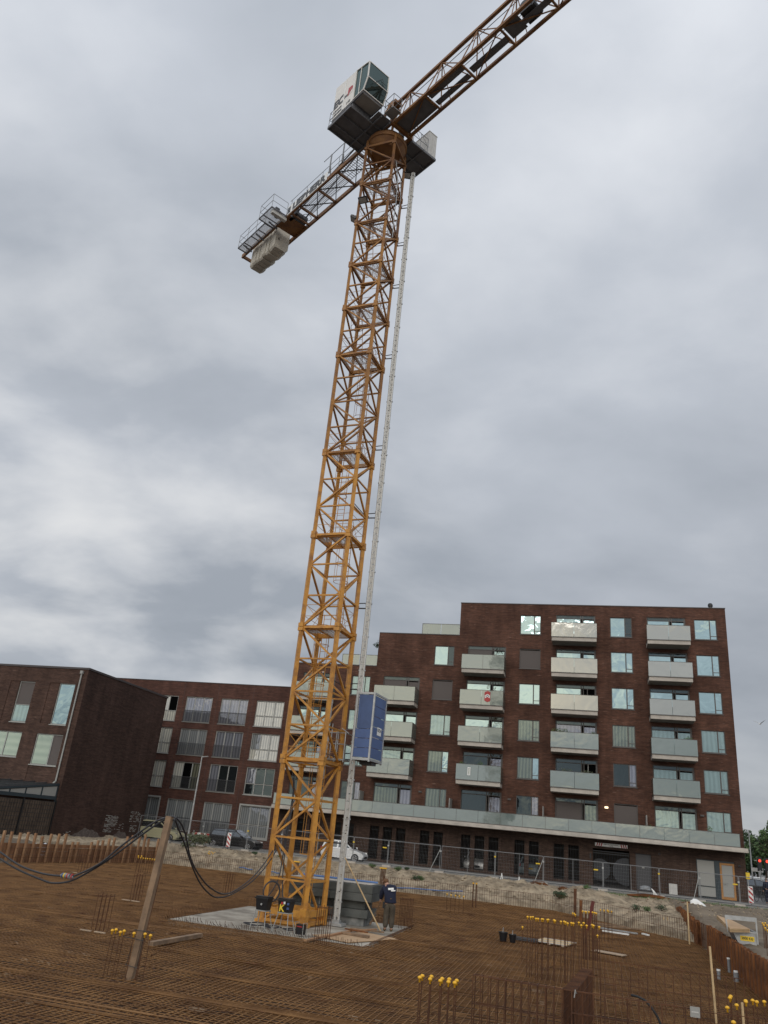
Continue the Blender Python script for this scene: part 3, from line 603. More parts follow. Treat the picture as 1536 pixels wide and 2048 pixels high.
for ci, (x, t_) in enumerate(cols):
    if ci < 3: continue
    for ri, (z, h) in enumerate(rows):
        mt = PM[ri][ci-3]; z0 = z-h; w3 = 0.9; pan = []
        alt = {('g_dark', 0): 'g_blue', ('g_net', 2): 'g_grey'}
        for i in range(3):
            pm = mt
            if mt == 'g_dark' and i == 0: pm = 'g_blue'
            if mt == 'g_net' and i == 0 and ri < 2: pm = 'g_grey' if ri else 'g_net'
            if ri == 2 and ci == 4 and i > 0: pm = 'g_open' if i == 1 else 'g_curt'
            if ri == 0 and ci == 3 and i == 2: pm = 'g_open'
            a = x+0.06+i*w3*0.975; b = a+w3*0.93
            if t_ == 'p': pan += [(a, b, z0+0.06, z0+h*0.38, mt if mt != 'g_dark' else 'g_dark'), (a, b, z0+h*0.42, z-0.1, pm)]
            else: pan += [(a, b, z0+0.06, z-0.1, pm)]
        wo = window(root, T, x, x+2.7, z0, z, pan, vs=(x+0.9, x+1.8), hs=((z0+h*0.40,) if t_ == 'p' else ()), fm='frame_light', fw=0.07)
        if ri == 3 and t_ == 'p':
            q = MB(T)
            for a, b, c, d in ((x-0.14, x+2.84, z, z+0.13), (x-0.14, x+2.84, z0-0.13, z0-0.062), (x-0.14, x-0.01, z0-0.062, z), (x+2.71, x+2.84, z0-0.062, z)): q.box(a, b, -0.05, 0.06, c, d)
            q.build('surround', M['frame_light'], wo)
        if t_ == 'q':
            q = MB(T); q.box(x-0.02, x+2.72, -0.12, -0.07, z0+1.0, z0+1.04); q.box(x-0.02, x+2.72, -0.12, -0.07, z0+0.02, z0+0.05)
            for i in range(28): xx = x+0.03+2.64*i/27; q.box(xx-0.012, xx+0.012, -0.105, -0.085, z0+0.05, z0+1.0)
            q.box(x-0.02, x+0.02, -0.12, 0, z0+1.0, z0+1.04); q.box(x+2.68, x+2.72, -0.12, 0, z0+1.0, z0+1.04)
            q.build('french_balcony', M['dark_steel'], root)
f = MB(T)
for x in (-14.25, -10.7, -17.75): f.box(x-0.008, x+0.008, -0.004, 0.0, 3.2, 14.7)
f.build('joint', M['cap'], root)

# ---------------------------------------------------------------- terraced house with blind gable
root = thing('brick_house', 'dark brown brick house with blind gable and long pale downpipe at the left', 'building', W(-16.8, 16.5, 1.1), YA)
T = Matrix.Translation((16.8, 16.5, -1.1)) @ Matrix.Identity(4)
# local builder coordinates: x = s, y = -d
f = MB(T)
hs_ = [(-22.47, -21.12, 8.47, 11.45), (-19.0, -17.65, 8.47, 11.45), (-19.86, -17.63, 5.62, 7.78), (-23.6, -21.13, 6.02, 7.78), (-26.4, -25.0, 8.47, 11.45), (-27.0, -24.8, 6.02, 7.78), (-23.31, -22.47, 8.47, 11.45, 0.05, 1), (-19.85, -19.0, 8.47, 11.45, 0.05, 1), (-19.9, -17.6, 4.55, 5.53, 0.04, 1)]
wall_front(f, -40, -16.8, 1.0, 12.54, hs_, depth=0.16, y=-16.5)
f.build('front_wall', M['brick_dark'], root)
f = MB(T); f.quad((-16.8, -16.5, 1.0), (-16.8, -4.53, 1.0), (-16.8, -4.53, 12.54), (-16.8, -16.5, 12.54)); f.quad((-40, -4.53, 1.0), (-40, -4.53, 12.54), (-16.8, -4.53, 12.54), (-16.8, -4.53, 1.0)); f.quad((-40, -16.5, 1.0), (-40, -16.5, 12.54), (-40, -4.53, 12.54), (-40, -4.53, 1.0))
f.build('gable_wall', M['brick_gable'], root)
f = MB(T); f.box(-40.05, -16.75, -16.56, -4.47, 12.54, 12.68); f.build('roof', M['cap'], root)
def hw(a, b, c, d, pan, **k):
    Tt = T @ Matrix.Translation((0, -16.5, 0)); return window(root, Tt, a, b, c, d, pan, fm='frame_light', **k)
hw(-22.47, -21.12, 8.47, 11.45, [(-22.4, -21.19, 8.54, 9.7, 'g_curt_l'), (-22.4, -21.19, 9.78, 11.38, 'shutter')], hs=(9.74,))
hw(-26.4, -25.0, 8.47, 11.45, [(-26.33, -25.07, 8.54, 9.7, 'g_curt_l'), (-26.33, -25.07, 9.78, 11.38, 'shutter')], hs=(9.74,))
hw(-19.0, -17.65, 8.47, 11.45, [(-18.93, -17.72, 8.54, 11.38, 'g_sky')])
hw(-19.86, -17.63, 5.62, 7.78, [(-19.79, -18.55, 5.69, 7.71, 'g_blind'), (-18.42, -17.7, 5.69, 7.71, 'shutter')], vs=(-18.48,))
hw(-23.6, -21.13, 6.02, 7.78, [(-23.5, -22.5, 6.1, 7.71, 'g_blind'), (-22.38, -21.2, 6.1, 7.71, 'g_blind')], vs=(-22.44,))
hw(-27.0, -24.8, 6.02, 7.78, [(-26.93, -25.9, 6.1, 7.71, 'g_blind'), (-25.8, -24.87, 6.1, 7.71, 'g_blind')], vs=(-25.85,))
f = MB(T); f.tube((-17.27, -16.60, 12.25), (-17.27, -16.60, 4.62), 0.055, 10); f.tube((-17.27, -16.6, 4.62), (-17.42, -16.62, 4.5), 0.055, 10); f.box(-17.37, -17.17, -16.7, -16.503, 12.2, 12.42)
for z in (10.2, 8.1, 6.0): f.tube((-17.27, -16.60, z), (-17.27, -16.60, z+0.07), 0.07, 10)
f.build('downpipe', M['frame_light'], root)
# whitewash and render patches: thin flakes standing 3 mm proud of the bricks
rp = random.Random(5); f = MB(T)
for (d0, d1, z0, z1, dens) in ((8.4, 10.15, 1.5, 2.7, 0.62), (4.9, 6.7, 2.35, 3.1, 0.5), (5.4, 6.4, 1.6, 2.06, 0.5), (14.2, 15.0, 1.0, 1.5, 0.25), (7.4, 8.3, 1.7, 2.2, 0.2)):
    z = z0
    while z < z1:
        d = d0
        while d < d1:
            ln = rp.uniform(0.08, 0.26)
            if rp.random() < dens: 
                t = rp.uniform(0.015, 0.045); f.box(-16.8, -16.797, -min(d+ln, d1), -d, z+rp.uniform(-.01, .01), z+t)
            d += ln
        z += 0.072
f.build('whitewash', M['frame_light'], root)
def blob(dc, w, h, seed):
    rq = random.Random(seed); n = 26; top = []
    for i in range(n+1):
        t = i/n; top.append((dc-w/2+w*t, 1.0+h*math.sin(math.pi*t)**0.8*(0.72+0.28*rq.random())))
    vs = []; 
    for d, z in top: vs += [(-16.796, -d, 0.9), (-16.796, -d, z)]
    return vs, [(2*i, 2*i+2, 2*i+3, 2*i+1) for i in range(n)]
f = MB(T)
for a in ((12.2, 4.2, 0.75, 2), (7.6, 2.6, 0.7, 4)): f.add(*blob(*a))
f.build('worn_render', M['sand'] if False else mat('worn_grey_render', (0.085, 0.065, 0.058), 0.95, col2=(0.16, 0.13, 0.115), vscale=5, detail=8), root)
# ---------------------------------------------------------------- lean-to conservatory
root = thing('conservatory', 'lean-to conservatory with dark frame and glass roof against the brown house', 'conservatory', W(-17, 16.5, 1.1), YA)
T = Matrix.Translation((17, 16.5, -1.1))
f = MB(T); f.beam((-17.0, -16.5, 4.42), (-17.0, -23.0, 3.75), 0.10, 0.14); f.box(-17.06, -16.94, -23.0, -16.52, 3.42, 3.63); f.box(-26, -17.08, -23.0, -22.88, 3.45, 3.72)
for y in (-16.56, -18.2, -19.85, -21.4, -22.95): f.box(-17.04, -16.96, y-0.04, y+0.04, 1.1 if y in (-16.56, -22.95) else 3.63, 4.32+(y+16.5)*0.103)
f.box(-26, -25.9, -22.95, -22.87, 1.1, 3.45)
f.build('frame', M['anthracite'], root)
f = MB(T)
for a, b in ((-16.62, -18.14), (-18.26, -19.8), (-19.9, -21.36), (-21.45, -22.9)):
    f.add([(-17.0, a, 3.64), (-17.0, b, 3.64), (-17.0, b, 4.32+(b+16.5)*0.103), (-17.0, a, 4.32+(a+16.5)*0.103), (-17.012, a, 3.64), (-17.012, b, 3.64), (-17.012, b, 4.32+(b+16.5)*0.103), (-17.012, a, 4.32+(a+16.5)*0.103)], [(0, 1, 2, 3), (7, 6, 5, 4)])
f.build('side_pane', M['frame_light'], root)
f = MB(T); rr = MB(T)
for i in range(9):
    x = -17.05-i; rr.beam((x, -16.5, 4.50), (x, -23.0, 3.83), 0.06, 0.07); f.add([(x-0.97, -16.52, 4.47), (x-0.03, -16.52, 4.47), (x-0.03, -23.0, 3.80), (x-0.97, -23.0, 3.80), (x-0.97, -16.52, 4.455), (x-0.03, -16.52, 4.455), (x-0.03, -23.0, 3.785), (x-0.97, -23.0, 3.785)], [(0, 3, 2, 1), (4, 5, 6, 7), (0, 4, 7, 3), (1, 2, 6, 5), (2, 3, 7, 6)])
f.build('roof_glass', glass('roof_glass', (0.30, 0.31, 0.31), refl=0.3), root); rr.build('glazing_bar', M['cap'], root)
f = MB(T); f.box(-20.5, -17.6, -22.86, -22.84, 2.9, 3.4); f.build('warm_panel', mat('warm_wood_panel', (0.45, 0.21, 0.06), 0.6, var=0.2, vscale=3), root)
# ---------------------------------------------------------------- garden fence with trellis
root = thing('garden_fence', 'brown board garden fence behind black trellis beside the brown house', 'fence', W(-16.9, 20, 1.05), YA)
T = Matrix.Translation((16.9, 20, -1.05))
f = MB(T); y = -16.56; i = 0
while y > -27:
    f.box(-16.92, -16.90+0.01*(i % 2), y-0.19, y, 1.05, 3.28); y -= 0.195; i += 1
f.build('board', mat('grey_brown_boards', (0.15, 0.11, 0.08), 0.9, col2=(0.085, 0.062, 0.048), vscale=2.2, detail=6), root)
f = MB(T)
for i in range(42): y = -16.6-0.25*i; f.box(-16.84, -16.825, y-0.012, y+0.012, 1.1, 3.3)
for i in range(9): z = 1.2+0.26*i; f.box(-16.825, -16.81, -27, -16.6, z-0.012, z+0.012)
f.build('trellis', M['black'], root)
for y in (-16.6, -20.0, -23.4, -26.8):
    f = MB(T); f.box(-16.87, -16.80, y-0.04, y+0.04, 1.05, 3.4); f.build('post', M['black'], root)

# ================================================================ TOWER CRANE
MC = Vector((-1.913, 32.781, 0)); MY = -0.391; HWID = 0.85
crane = thing('tower_crane', 'tall yellow lattice tower crane with white operator cabin standing on the concrete footing', 'tower crane', MC, MY)
NODES = [0.02, 1.50, 2.95, 4.38, 5.815, 7.17, 8.52, 9.87, 11.22, 12.63, 14.05, 15.46, 16.84, 18.22, 19.60, 20.96, 22.33, 23.70, 25.06, 26.49, 27.92, 29.32, 30.71, 32.12, 33.54, 34.93, 36.33, 37.70, 39.05]
JOINT = [0, 4, 8, 11, 14, 18, 20, 22, 24, 26, 28]
h = HWID; LEG = [(-h, -h), (h, -h), (h, h), (-h, h)]     # left, front, right, back
for si in range(len(JOINT)-1):
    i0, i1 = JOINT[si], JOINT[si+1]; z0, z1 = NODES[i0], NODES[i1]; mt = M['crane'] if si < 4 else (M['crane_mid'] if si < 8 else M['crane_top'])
    lg = 0.080 if si < 3 else (0.072 if si < 6 else 0.060)
    legs_ = []
    for x, y in LEG:
        f = MB(); legs_.append(f)
        f.tube((x, y, z0+0.02), (x, y, z1-0.02), lg, 4)
        for zz in (z0, z1):
            f.box(x-lg-0.035, x+lg+0.035, y-lg-0.035, y+lg+0.035, zz-0.17 if zz == z1 else zz+0.01, zz-0.01 if zz == z1 else zz+0.17)
        sx = 1 if x < 0 else -1; sy = 1 if y < 0 else -1
        f.box(x+sx*(lg+0.03), x+sx*(lg+0.09), y-0.05, y+0.05, z1-0.16, z1-0.02); f.box(x-0.05, x+0.05, y+sy*(lg+0.03), y+sy*(lg+0.09), z0+0.02, z0+0.16)
    br = MB()
    for j in range(i0, i1):
        a, b = NODES[j], NODES[j+1]
        for q in range(4):
            p0 = LEG[q]; p1 = LEG[(q+1) % 4]; v = Vector((p1[0]-p0[0], p1[1]-p0[1], 0)).normalized()*0.06
            lowfirst = ((27-j) + q) % 2 == 0            # diagonals zigzag up each face
            za, zb = (b-0.05, a+0.05) if lowfirst else (a+0.05, b-0.05)
            br.beam((p0[0]+v.x, p0[1]+v.y, za), (p1[0]-v.x, p1[1]-v.y, zb), 0.078, 0.072)
            br.beam((p0[0]+v.x, p0[1]+v.y, a), (p1[0]-v.x, p1[1]-v.y, a), 0.062, 0.066 if j > i0 else 0.10)
    so = br.build('mast_section', mt, crane)
    for f in legs_: f.build('leg', mt, so)
# base frame and feet
f = MB()
for q in range(4):
    p0 = LEG[q]; p1 = LEG[(q+1) % 4]; f.beam((p0[0]*1.05, p0[1]*1.05, 0.42), (p1[0]*1.05, p1[1]*1.05, 0.42), 0.12, 0.22); f.beam((p0[0]*1.05, p0[1]*1.05, 0.10), (p1[0]*1.05, p1[1]*1.05, 0.10), 0.20, 0.10)
for x, y in LEG:
    f.box(x-0.20, x+0.20, y-0.20, y+0.20, 0.0, 0.10); f.box(x-0.13, x+0.13, y-0.13, y+0.13, 0.10, 0.62)
    for s_ in (-1, 1): f.tube((x+s_*0.09, y-0.16, 0.36), (x+s_*0.09, y+0.16, 0.36), 0.05, 8)
f.build('base_frame', M['crane'], crane)
# rest platforms and ladders
for k, jz in enumerate([5.815, 11.22, 15.46, 19.60, 25.06, 27.92, 30.71, 33.54, 36.33]):
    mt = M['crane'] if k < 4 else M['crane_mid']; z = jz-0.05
    f = MB()
    for (a, b) in (((-0.78, -0.72), (0.78, -0.72)), ((0.74, -0.72), (0.74, 0.74)), ((-0.78, 0.74), (0.78, 0.74)), ((-0.78, -0.72), (-0.78, 0.74)), ((-0.1, -0.72), (-0.1, 0.74))):
        f.beam((*a, z+0.06), (*b, z+0.06), 0.04, 0.20 if k < 5 else 0.14)
    po = f.build('rest_platform', mt, crane)
    d = MB(); gx = -0.05 if k % 2 else -0.75     # deck with a ladder opening, open bar grating
    for i in range(15): yy = -0.69+1.38*i/14; d.box(-0.75 if not (yy > 0.0) else gx+0.0 if k % 2 else 0.0, 0.72 if not (yy > 0.0 and k % 2 == 0) else 0.72, yy-0.005, yy+0.005, z-0.02, z)
    for i in range(9): xx = -0.7+1.4*i/8; d.box(xx-0.004, xx+0.004, -0.69, 0.02, z-0.029, z-0.001)
    d.build('deck_grating', M['grating'], po)
    r_ = MB()
    for zz in (z+0.55, z+1.05):
        for q in range(4):
            p0 = LEG[q]; p1 = LEG[(q+1) % 4]; r_.tube((p0[0]*.96, p0[1]*.96, zz), (p1[0]*.96, p1[1]*.96, zz), 0.011, 5)
    for q in range(4):
        p0 = LEG[q]; p1 = LEG[(q+1) % 4]; r_.tube((p0[0]*.96, p0[1]*.96, z+1.1), ((p0[0]*.4+p1[0]*.6)*.96, (p0[1]*.4+p1[1]*.6)*.96, z+0.1), 0.010, 5)
    r_.build('guard_rail', mt, po)
zs = [0.1]+[5.815, 11.22, 15.46, 19.60, 25.06, 27.92, 30.71, 33.54, 36.33]+[39.0]
for k in range(len(zs)-1):
    a, b = zs[k]+0.1, zs[k+1]+(0.9 if k < len(zs)-2 else 0); yy = 0.42; sx = 0.28 if k % 2 == 0 else -0.28
    lean = 0.0 if k < 5 else (-0.35 if k % 2 else 0.35)
    f = MB(); mt = M['crane'] if k < 4 else M['crane_mid']
    P = lambda dx_, z: Vector((sx+dx_+lean*(z-a)/(b-a), yy, z))
    for dx_ in (-0.17, 0.17): f.tube(P(dx_, a), P(dx_, b), 0.016, 5)
    z = a+0.2
    while z < b: f.tube(P(-0.17, z), P(0.17, z), 0.010, 5); z += 0.29
    lo_ = f.build('ladder', mt, crane)
    c_ = MB(); z = a+2.2; hs_ = []
    while z < b:
        pc = P(0, z); c_.ring((pc.x, pc.y-0.30, z), 0.33, 0.012, 14, 4); hs_.append(pc); z += 0.85
    if len(hs_) > 1:
        for t in (-2.6, -1.9, -1.2, -0.5):
            c_.path([Vector((p.x+0.33*math.cos(t), p.y-0.30+0.33*math.sin(t), p.z)) for p in hs_], 0.010, 4)
    if hs_: c_.build('safety_cage', mt, lo_)
# power cable hanging down the middle of the mast
f = MB(); f.path([(0.45, 0.2, 0.3), (0.42, 0.1, 3), (0.46, 0.05, 8), (0.42, 0.1, 16), (0.45, 0.05, 25), (0.42, 0.1, 33), (0.44, 0.1, 39)], 0.028, 6)
f.build('power_cable', M['rubber'], crane)
# ---- the slewing top, local axes: x along the jib, y to the right-hand side, z up
TY = math.atan2(-0.777, 0.629) - MY
MT = Matrix.Rotation(TY, 4, 'Z')
def TB(): return MB(MT)
ZB = 40.1
f = TB(); f.lathe([(0.62, 39.10), (0.80, 39.12), (1.10, 39.52), (1.16, 39.54), (1.16, 39.78), (1.0, 39.8)], (0, 0, 0), 40); f.build('slewing_ring', M['crane_top'], crane, False)
f = MB()
for x, y in LEG: f.beam((x, y, 38.9), (x*0.98, y*0.98, 39.6), 0.12, 0.12)
for q in range(4): f.beam((LEG[q][0], LEG[q][1], 39.1), (LEG[(q+1) % 4][0], LEG[(q+1) % 4][1], 39.1), 0.10, 0.14)
f.build('ring_support', M['crane_top'], crane)
f = TB(); f.lathe([(0.95, 39.80), (1.05, 39.84), (1.05, 40.0), (0.9, 40.04)], (0, 0, 0), 40); f.build('turntable', M['crane_top'], crane)
f = TB()
f.box(-1.25, 1.25, -0.78, -0.66, 40.02, 40.25); f.box(-1.25, 1.25, 0.66, 0.78, 40.02, 40.25)
f.box(-1.3, -1.18, -0.8, 0.8, 40.0, 40.3); f.box(1.18, 1.3, -0.8, 0.8, 40.0, 40.3)
for s_ in (-1, 1):
    f.beam((-0.9, s_*0.7, 40.2), (0.2, s_*0.2, 42.9), 0.14, 0.14); f.beam((1.1, s_*0.7, 40.2), (0.3, s_*0.2, 42.9), 0.14, 0.14)
f.box(-0.1, 0.6, -0.25, 0.25, 42.75, 43.0)
f.build('slewing_frame', M['crane_top'], crane)
f = TB(); f.tube((0.2, -0.5, 40.5), (0.2, -0.5, 41.1), 0.2, 12); f.tube((0.7, 0.4, 40.3), (0.7, 0.4, 41.0), 0.18, 12); f.box(-0.5, 0.0, 0.1, 0.5, 40.3, 40.8); f.tube((1.3, 0.0, 40.5), (1.3, 0.0, 40.9), 0.12, 10); f.build('slewing_motor', M['dark_steel'], crane)
# left platform with the cabin
f = TB()
f.box(-1.65, 0.45, -3.12, -0.80, 40.06, 40.12); f.box(0.45, 1.25, -1.75, -0.80, 40.06, 40.12)
for a in (-1.65, -1.15, -0.35, 0.40): f.box(a, a+0.07, -3.10, -0.8, 39.96, 40.06)
for b in (-3.12, -1.52, -0.9): f.box(-1.65, 1.2 if b > -1.8 else 0.45, b, b+0.08, 39.94, 40.062)
lp = f.build('cabin_platform', M['grey_plate'], crane)
f = TB()
for zz in (40.65, 41.2): 
    f.tube((-1.62, -3.08, zz), (-1.62, -1.3, zz), 0.018, 5); f.tube((-1.62, -3.08, zz), (-1.42, -3.08, zz), 0.018, 5)
for y in (-3.08, -2.5, -1.9, -1.3): f.tube((-1.62, y, 40.1), (-1.62, y, 41.2), 0.018, 5)
for i in range(3): f.tube((-1.62, -3.08+0.6*i, 40.65), (-1.62, -2.78+0.6*i, 41.2), 0.012, 5)
f.build('guard_rail', M['fence'], lp)
# service basket beside the jib foot
f = TB(); f.box(1.25, 1.95, -1.35, -0.75, 40.25, 40.30)
for zz in (40.75, 41.25):
    for a, b in (((1.25, -1.35), (1.95, -1.35)), ((1.95, -1.35), (1.95, -0.75)), ((1.95, -0.75), (1.25, -0.75)), ((1.25, -1.6), (1.25, -0.75))): f.tube((*a, zz), (*b, zz), 0.018, 5)
for a in ((1.25, -1.35), (1.95, -1.35), (1.95, -0.75), (1.25, -1.6)): f.tube((*a, 40.15), (*a, 41.25), 0.018, 5)
f.build('service_basket', M['fence'], crane)
# cabin
cab = TB()
prof = [(-1.42, 40.5), (0.48, 40.5), (0.46, 42.84), (-1.46, 43.12)]
cab.prism(prof, -3.05, -1.62); co = cab.build('operator_cabin', M['cabin_white'], crane)
f = TB(); f.box(-1.44, 1.36, -3.03, -1.64, 40.38, 40.495); f.box(-1.3, 0.45, -2.98, -1.7, 40.12, 40.38); f.build('cabin_floor', M['grey_plate'], co)
f = TB(); f.box(0.55, 1.35, -2.95, -1.72, 40.35, 40.379); f.build('floor_panel', M['concrete_sof'], co)
g1 = TB(); f = TB()
nose = [(0.50, 40.52), (1.40, 40.52), (1.68, 41.3), (1.64, 42.50), (0.48, 42.82)]
for y in (-3.04, -1.63):
    g1.add([(x, y+0.02*(1 if y < -2 else -1), z) for x, z in nose], [(0, 1, 2, 3, 4) if y < -2 else (4, 3, 2, 1, 0)])
    for i in range(5): a, b = nose[i], nose[(i+1) % 5]; f.beam((a[0], y, a[1]), (b[0], y, b[1]), 0.06, 0.06)
    f.beam((0.95, y, 40.52), (0.93, y, 42.7), 0.035, 0.04)
for x, z in nose[:4]+[nose[4]]: f.beam((x, -3.04, z), (x, -1.63, z), 0.05, 0.05)
g1.build('side_glass', M['cab_glass'], co); f.build('cabin_frame', M['cabin_white'], co)
for (a, b), nm in ((((1.40, 40.52), (1.68, 41.3)), 'front_glass'), (((1.68, 41.3), (1.64, 42.5)), 'front_glass'), (((0.5, 40.51), (1.40, 40.51)), 'foot_glass')):
    q = TB(); q.add([(a[0], -3.01, a[1]), (a[0], -1.66, a[1]), (b[0], -1.66, b[1]), (b[0], -3.01, b[1])], [(0, 1, 2, 3)] if nm != 'foot_glass' else [(3, 2, 1, 0)]); q.build(nm, M['cab_glass'], co)
f = TB(); f.add([(0.50, -3.01, 42.84), (1.64, -3.01, 42.52), (1.64, -1.66, 42.52), (0.5, -1.66, 42.84)], [(0, 1, 2, 3), (3, 2, 1, 0)]); f.build('cabin_roof', M['cabin_white'], co)
f = TB(); f.tube((1.72, -2.7, 41.0), (1.74, -2.1, 41.9), 0.012, 5); f.tube((1.72, -2.1, 41.9), (1.72, -1.9, 41.4), 0.012, 5)
for i in range(4): f.tube((1.74, -1.75, 40.7+0.3*i), (1.74, -2.2, 40.7+0.3*i), 0.012, 5)
f.build('wiper_and_grab_rail', M['dark_steel'], co)
f = TB(); f.box(-0.52, -0.42, -3.068, -3.055, 40.52, 42.97); f.build('white_strip', M['white'], co)
SM = lambda x, z: face_M((x, -3.056, z), (1, 0, 0), (0, 0, 1))
f = TB(); text_mb(f, 'EC', 0.82, SM(-0.93, 41.52), 0.004, bold=0.045); text_mb(f, '-', 0.8, SM(-0.28, 41.50), 0.004, bold=0.045); f.build('lettering', M['dark_steel'], co)
f = TB(); text_mb(f, 'B', 0.78, SM(0.10, 41.56), 0.004, bold=0.05); f.build('red_lettering', M['red'], co)
f = TB(); text_mb(f, 'Litronic', 0.24, SM(-0.98, 40.98), 0.004, bold=0.01); text_mb(f, 'LIEBHERR', 0.20, SM(-0.98, 40.68), 0.004, bold=0.01); text_mb(f, '160', 0.26, SM(0.02, 40.72), 0.004, bold=0.01); f.build('small_lettering', M['dark_steel'], co)
# right platform with cabinet
f = TB(); f.box(-0.65, 1.2, 0.82, 2.75, 40.06, 40.12)
for a in (-0.65, 0.2, 1.12): f.box(a, a+0.08, 0.82, 2.75, 39.96, 40.06)
for b in (0.85, 1.7, 2.67): f.box(-0.65, 1.2, b, b+0.08, 39.95, 40.062)
rp_ = f.build('cabinet_platform', M['grey_plate'], crane)
f = TB(); f.box(-0.6, 1.17, 2.1, 2.72, 40.125, 41.85); f.box(-0.62, 1.19, 2.08, 2.74, 41.85, 41.9); f.box(1.171, 1.18, 2.38, 2.40, 40.2, 41.8); f.build('electrical_cabinet', M['cab_grey'], crane)
f = TB()
for zz in (40.6, 41.15): f.tube((1.17, 0.95, zz), (1.17, 2.1, zz), 0.018, 5)
for y in (0.95, 1.5, 2.08): f.tube((1.17, y, 40.12), (1.17, y, 41.15), 0.018, 5)
for i in range(2): f.tube((1.17, 0.95+0.55*i, 41.15), (1.17, 1.5+0.55*i, 40.6), 0.012, 5)
f.build('guard_rail', M['fence'], rp_)
# jib
JL = 30.0; NB = 2.63; JX0 = 1.1
f = TB()
for s_ in (-1, 1): f.beam((JX0, s_*0.62, ZB+0.06), (JL, s_*0.62, ZB+0.06), 0.15, 0.17)
f.beam((0.4, 0, 42.85), (JL, 0, 42.85), 0.17, 0.17)
jo = f.build('jib', M['crane_top'], crane)
f = TB(); f2 = TB(); x = JX0; i = 0
while x < JL-1:
    tx = x+0.55 if i == 0 else x+0.5
    for s_ in (-1, 1):
        f.tube((x, s_*0.62, ZB+0.1), (tx, 0, 42.8), 0.035, 6); f.tube((tx, 0, 42.8), (min(JL, x+NB), s_*0.62, ZB+0.1), 0.032, 6)
        f.tube((tx, 0, 42.8), (tx+0.25, s_*0.62, ZB+0.1), 0.025, 6)
    f2.beam((x, -0.62, ZB+0.06), (x, 0.62, ZB+0.06), 0.09, 0.10)
    f2.beam((x, -0.62 if i % 2 else 0.62, ZB+0.06), (x+NB, 0.62 if i % 2 else -0.62, ZB+0.06), 0.05, 0.05)
    x += NB; i += 1
f.build('lattice', M['crane_top'], jo); f2.build('cross_beam', M['crane_top'], jo)
f = TB(); f.box(1.2, 3.7, -0.54, 0.50, ZB+0.15, ZB+0.17); f.box(3.8, 6.35, -0.54, -0.14, ZB+0.15, ZB+0.17); f.box(3.8, 6.2, 0.10, 0.42, ZB+0.15, ZB+0.17); f.box(6.45, 9.0, -0.06, 0.32, ZB+0.15, ZB+0.17); f.box(9.1, 10.0, -0.56, 0.34, ZB+0.13, ZB+0.15); f.box(10.0, 20.0, -0.14, 0.2, ZB+0.13, ZB+0.15); f.build('walkway', M['grey_plate'], jo)
f = TB()
for yy in (-0.1, 0.08, 0.2): f.tube((1.2, yy, 41.3), (JL, yy, 41.2), 0.012, 4)
f.tube((1.2, -0.2, 41.9), (JL, -0.1, 41.9), 0.014, 4); f.build('hoist_rope', M['dark_steel'], jo)
f = TB(); f.box(10.1, 10.75, -0.38, 0.38, ZB+0.2, ZB+0.55); f.tube((10.3, -0.4, ZB+0.7), (10.3, 0.4, ZB+0.7), 0.25, 14); f.tube((10.75, -0.35, ZB+0.35), (10.75, 0.35, ZB+0.35), 0.18, 12); f.build('trolley_winch', M['black'], jo)
# counter jib
CE = -14.85
f = TB()
for s_ in (-1, 1): f.box(CE, -1.2, s_*0.75-0.06, s_*0.75+0.06, ZB-0.05, ZB+0.25)
f.box(CE, CE+0.12, -0.69, 0.69, ZB-0.02, ZB+0.2)
for x in (-1.9, -3.9, -5.9, -7.9, -8.8): f.box(x, x+0.1, -0.69, 0.69, ZB, ZB+0.14)
f.box(-10.5, -9.05, -0.69, 0.69, ZB+0.10, ZB+0.14)
cj = f.build('counter_jib', M['crane_top'], crane)
f = TB()
for i, x in enumerate((-1.9, -3.9, -5.9)):
    f.beam((x, -0.69, ZB+0.05), (x-1.9, 0.69, ZB+0.05), 0.05, 0.05); f.beam((x, 0.69, ZB+0.05), (x-1.9, -0.69, ZB+0.05), 0.05, 0.05)
f.build('plan_bracing', M['dark_steel'], cj)
f = TB()
for x0, x1 in ((-3.8, -1.3), (-5.8, -4.0), (-7.8, -6.0)):
    n = 16
    for i in range(n): xx = x0+(x1-x0)*i/(n-1); f.box(xx-0.012, xx+0.012, -0.66, 0.35, ZB+0.16, ZB+0.19)
    for yy in (-0.6, -0.3, 0.0, 0.3): f.box(x0, x1, yy-0.015, yy+0.015, ZB+0.19, ZB+0.20)
f.build('walkway_grating', M['grating'], cj)
f = TB()
for zz in (ZB+0.7, ZB+1.2): f.tube((-9.0, -0.78, zz), (-1.6, -0.78, zz), 0.016, 5)
for i in range(5): f.tube((-8.8+1.7*i, -0.78, ZB+0.25), (-8.8+1.7*i, -0.78, ZB+1.2), 0.016, 5)
for x in (-3.1, -4.4): f.beam((x, -0.95, ZB+0.2), (x, -0.95, ZB+1.75), 0.09, 0.05); f.beam((x-0.04, -0.80, ZB+0.2), (x-0.04, -0.9, ZB+0.9), 0.05, 0.05)
f.tube((-5.2, -0.95, ZB+1.72), (-2.2, -0.95, ZB+1.72), 0.022, 5)
f.build('guard_rail', M['fence'], cj)
f = TB(); f.beam((-9.0, -0.35, ZB+0.3), (-0.5, -0.12, 42.6), 0.07, 0.07); f.beam((-9.0, 0.35, ZB+0.3), (-0.5, 0.12, 42.6), 0.07, 0.07); f.build('tie_bar', M['dark_steel'], cj)
f = TB(); f.box(-9.1, -4.75, -0.835, -0.82, ZB+0.02, ZB+0.72); sg = f.build('name_board', M['white'], cj)
f = TB(); text_mb(f, 'LIEBHERR', 0.74, face_M((-6.75, -0.84, ZB+0.36), (1, 0, 0), (0, 0, 1)), 0.004, font_scale=(1.12, 1.0), bold=0.045)
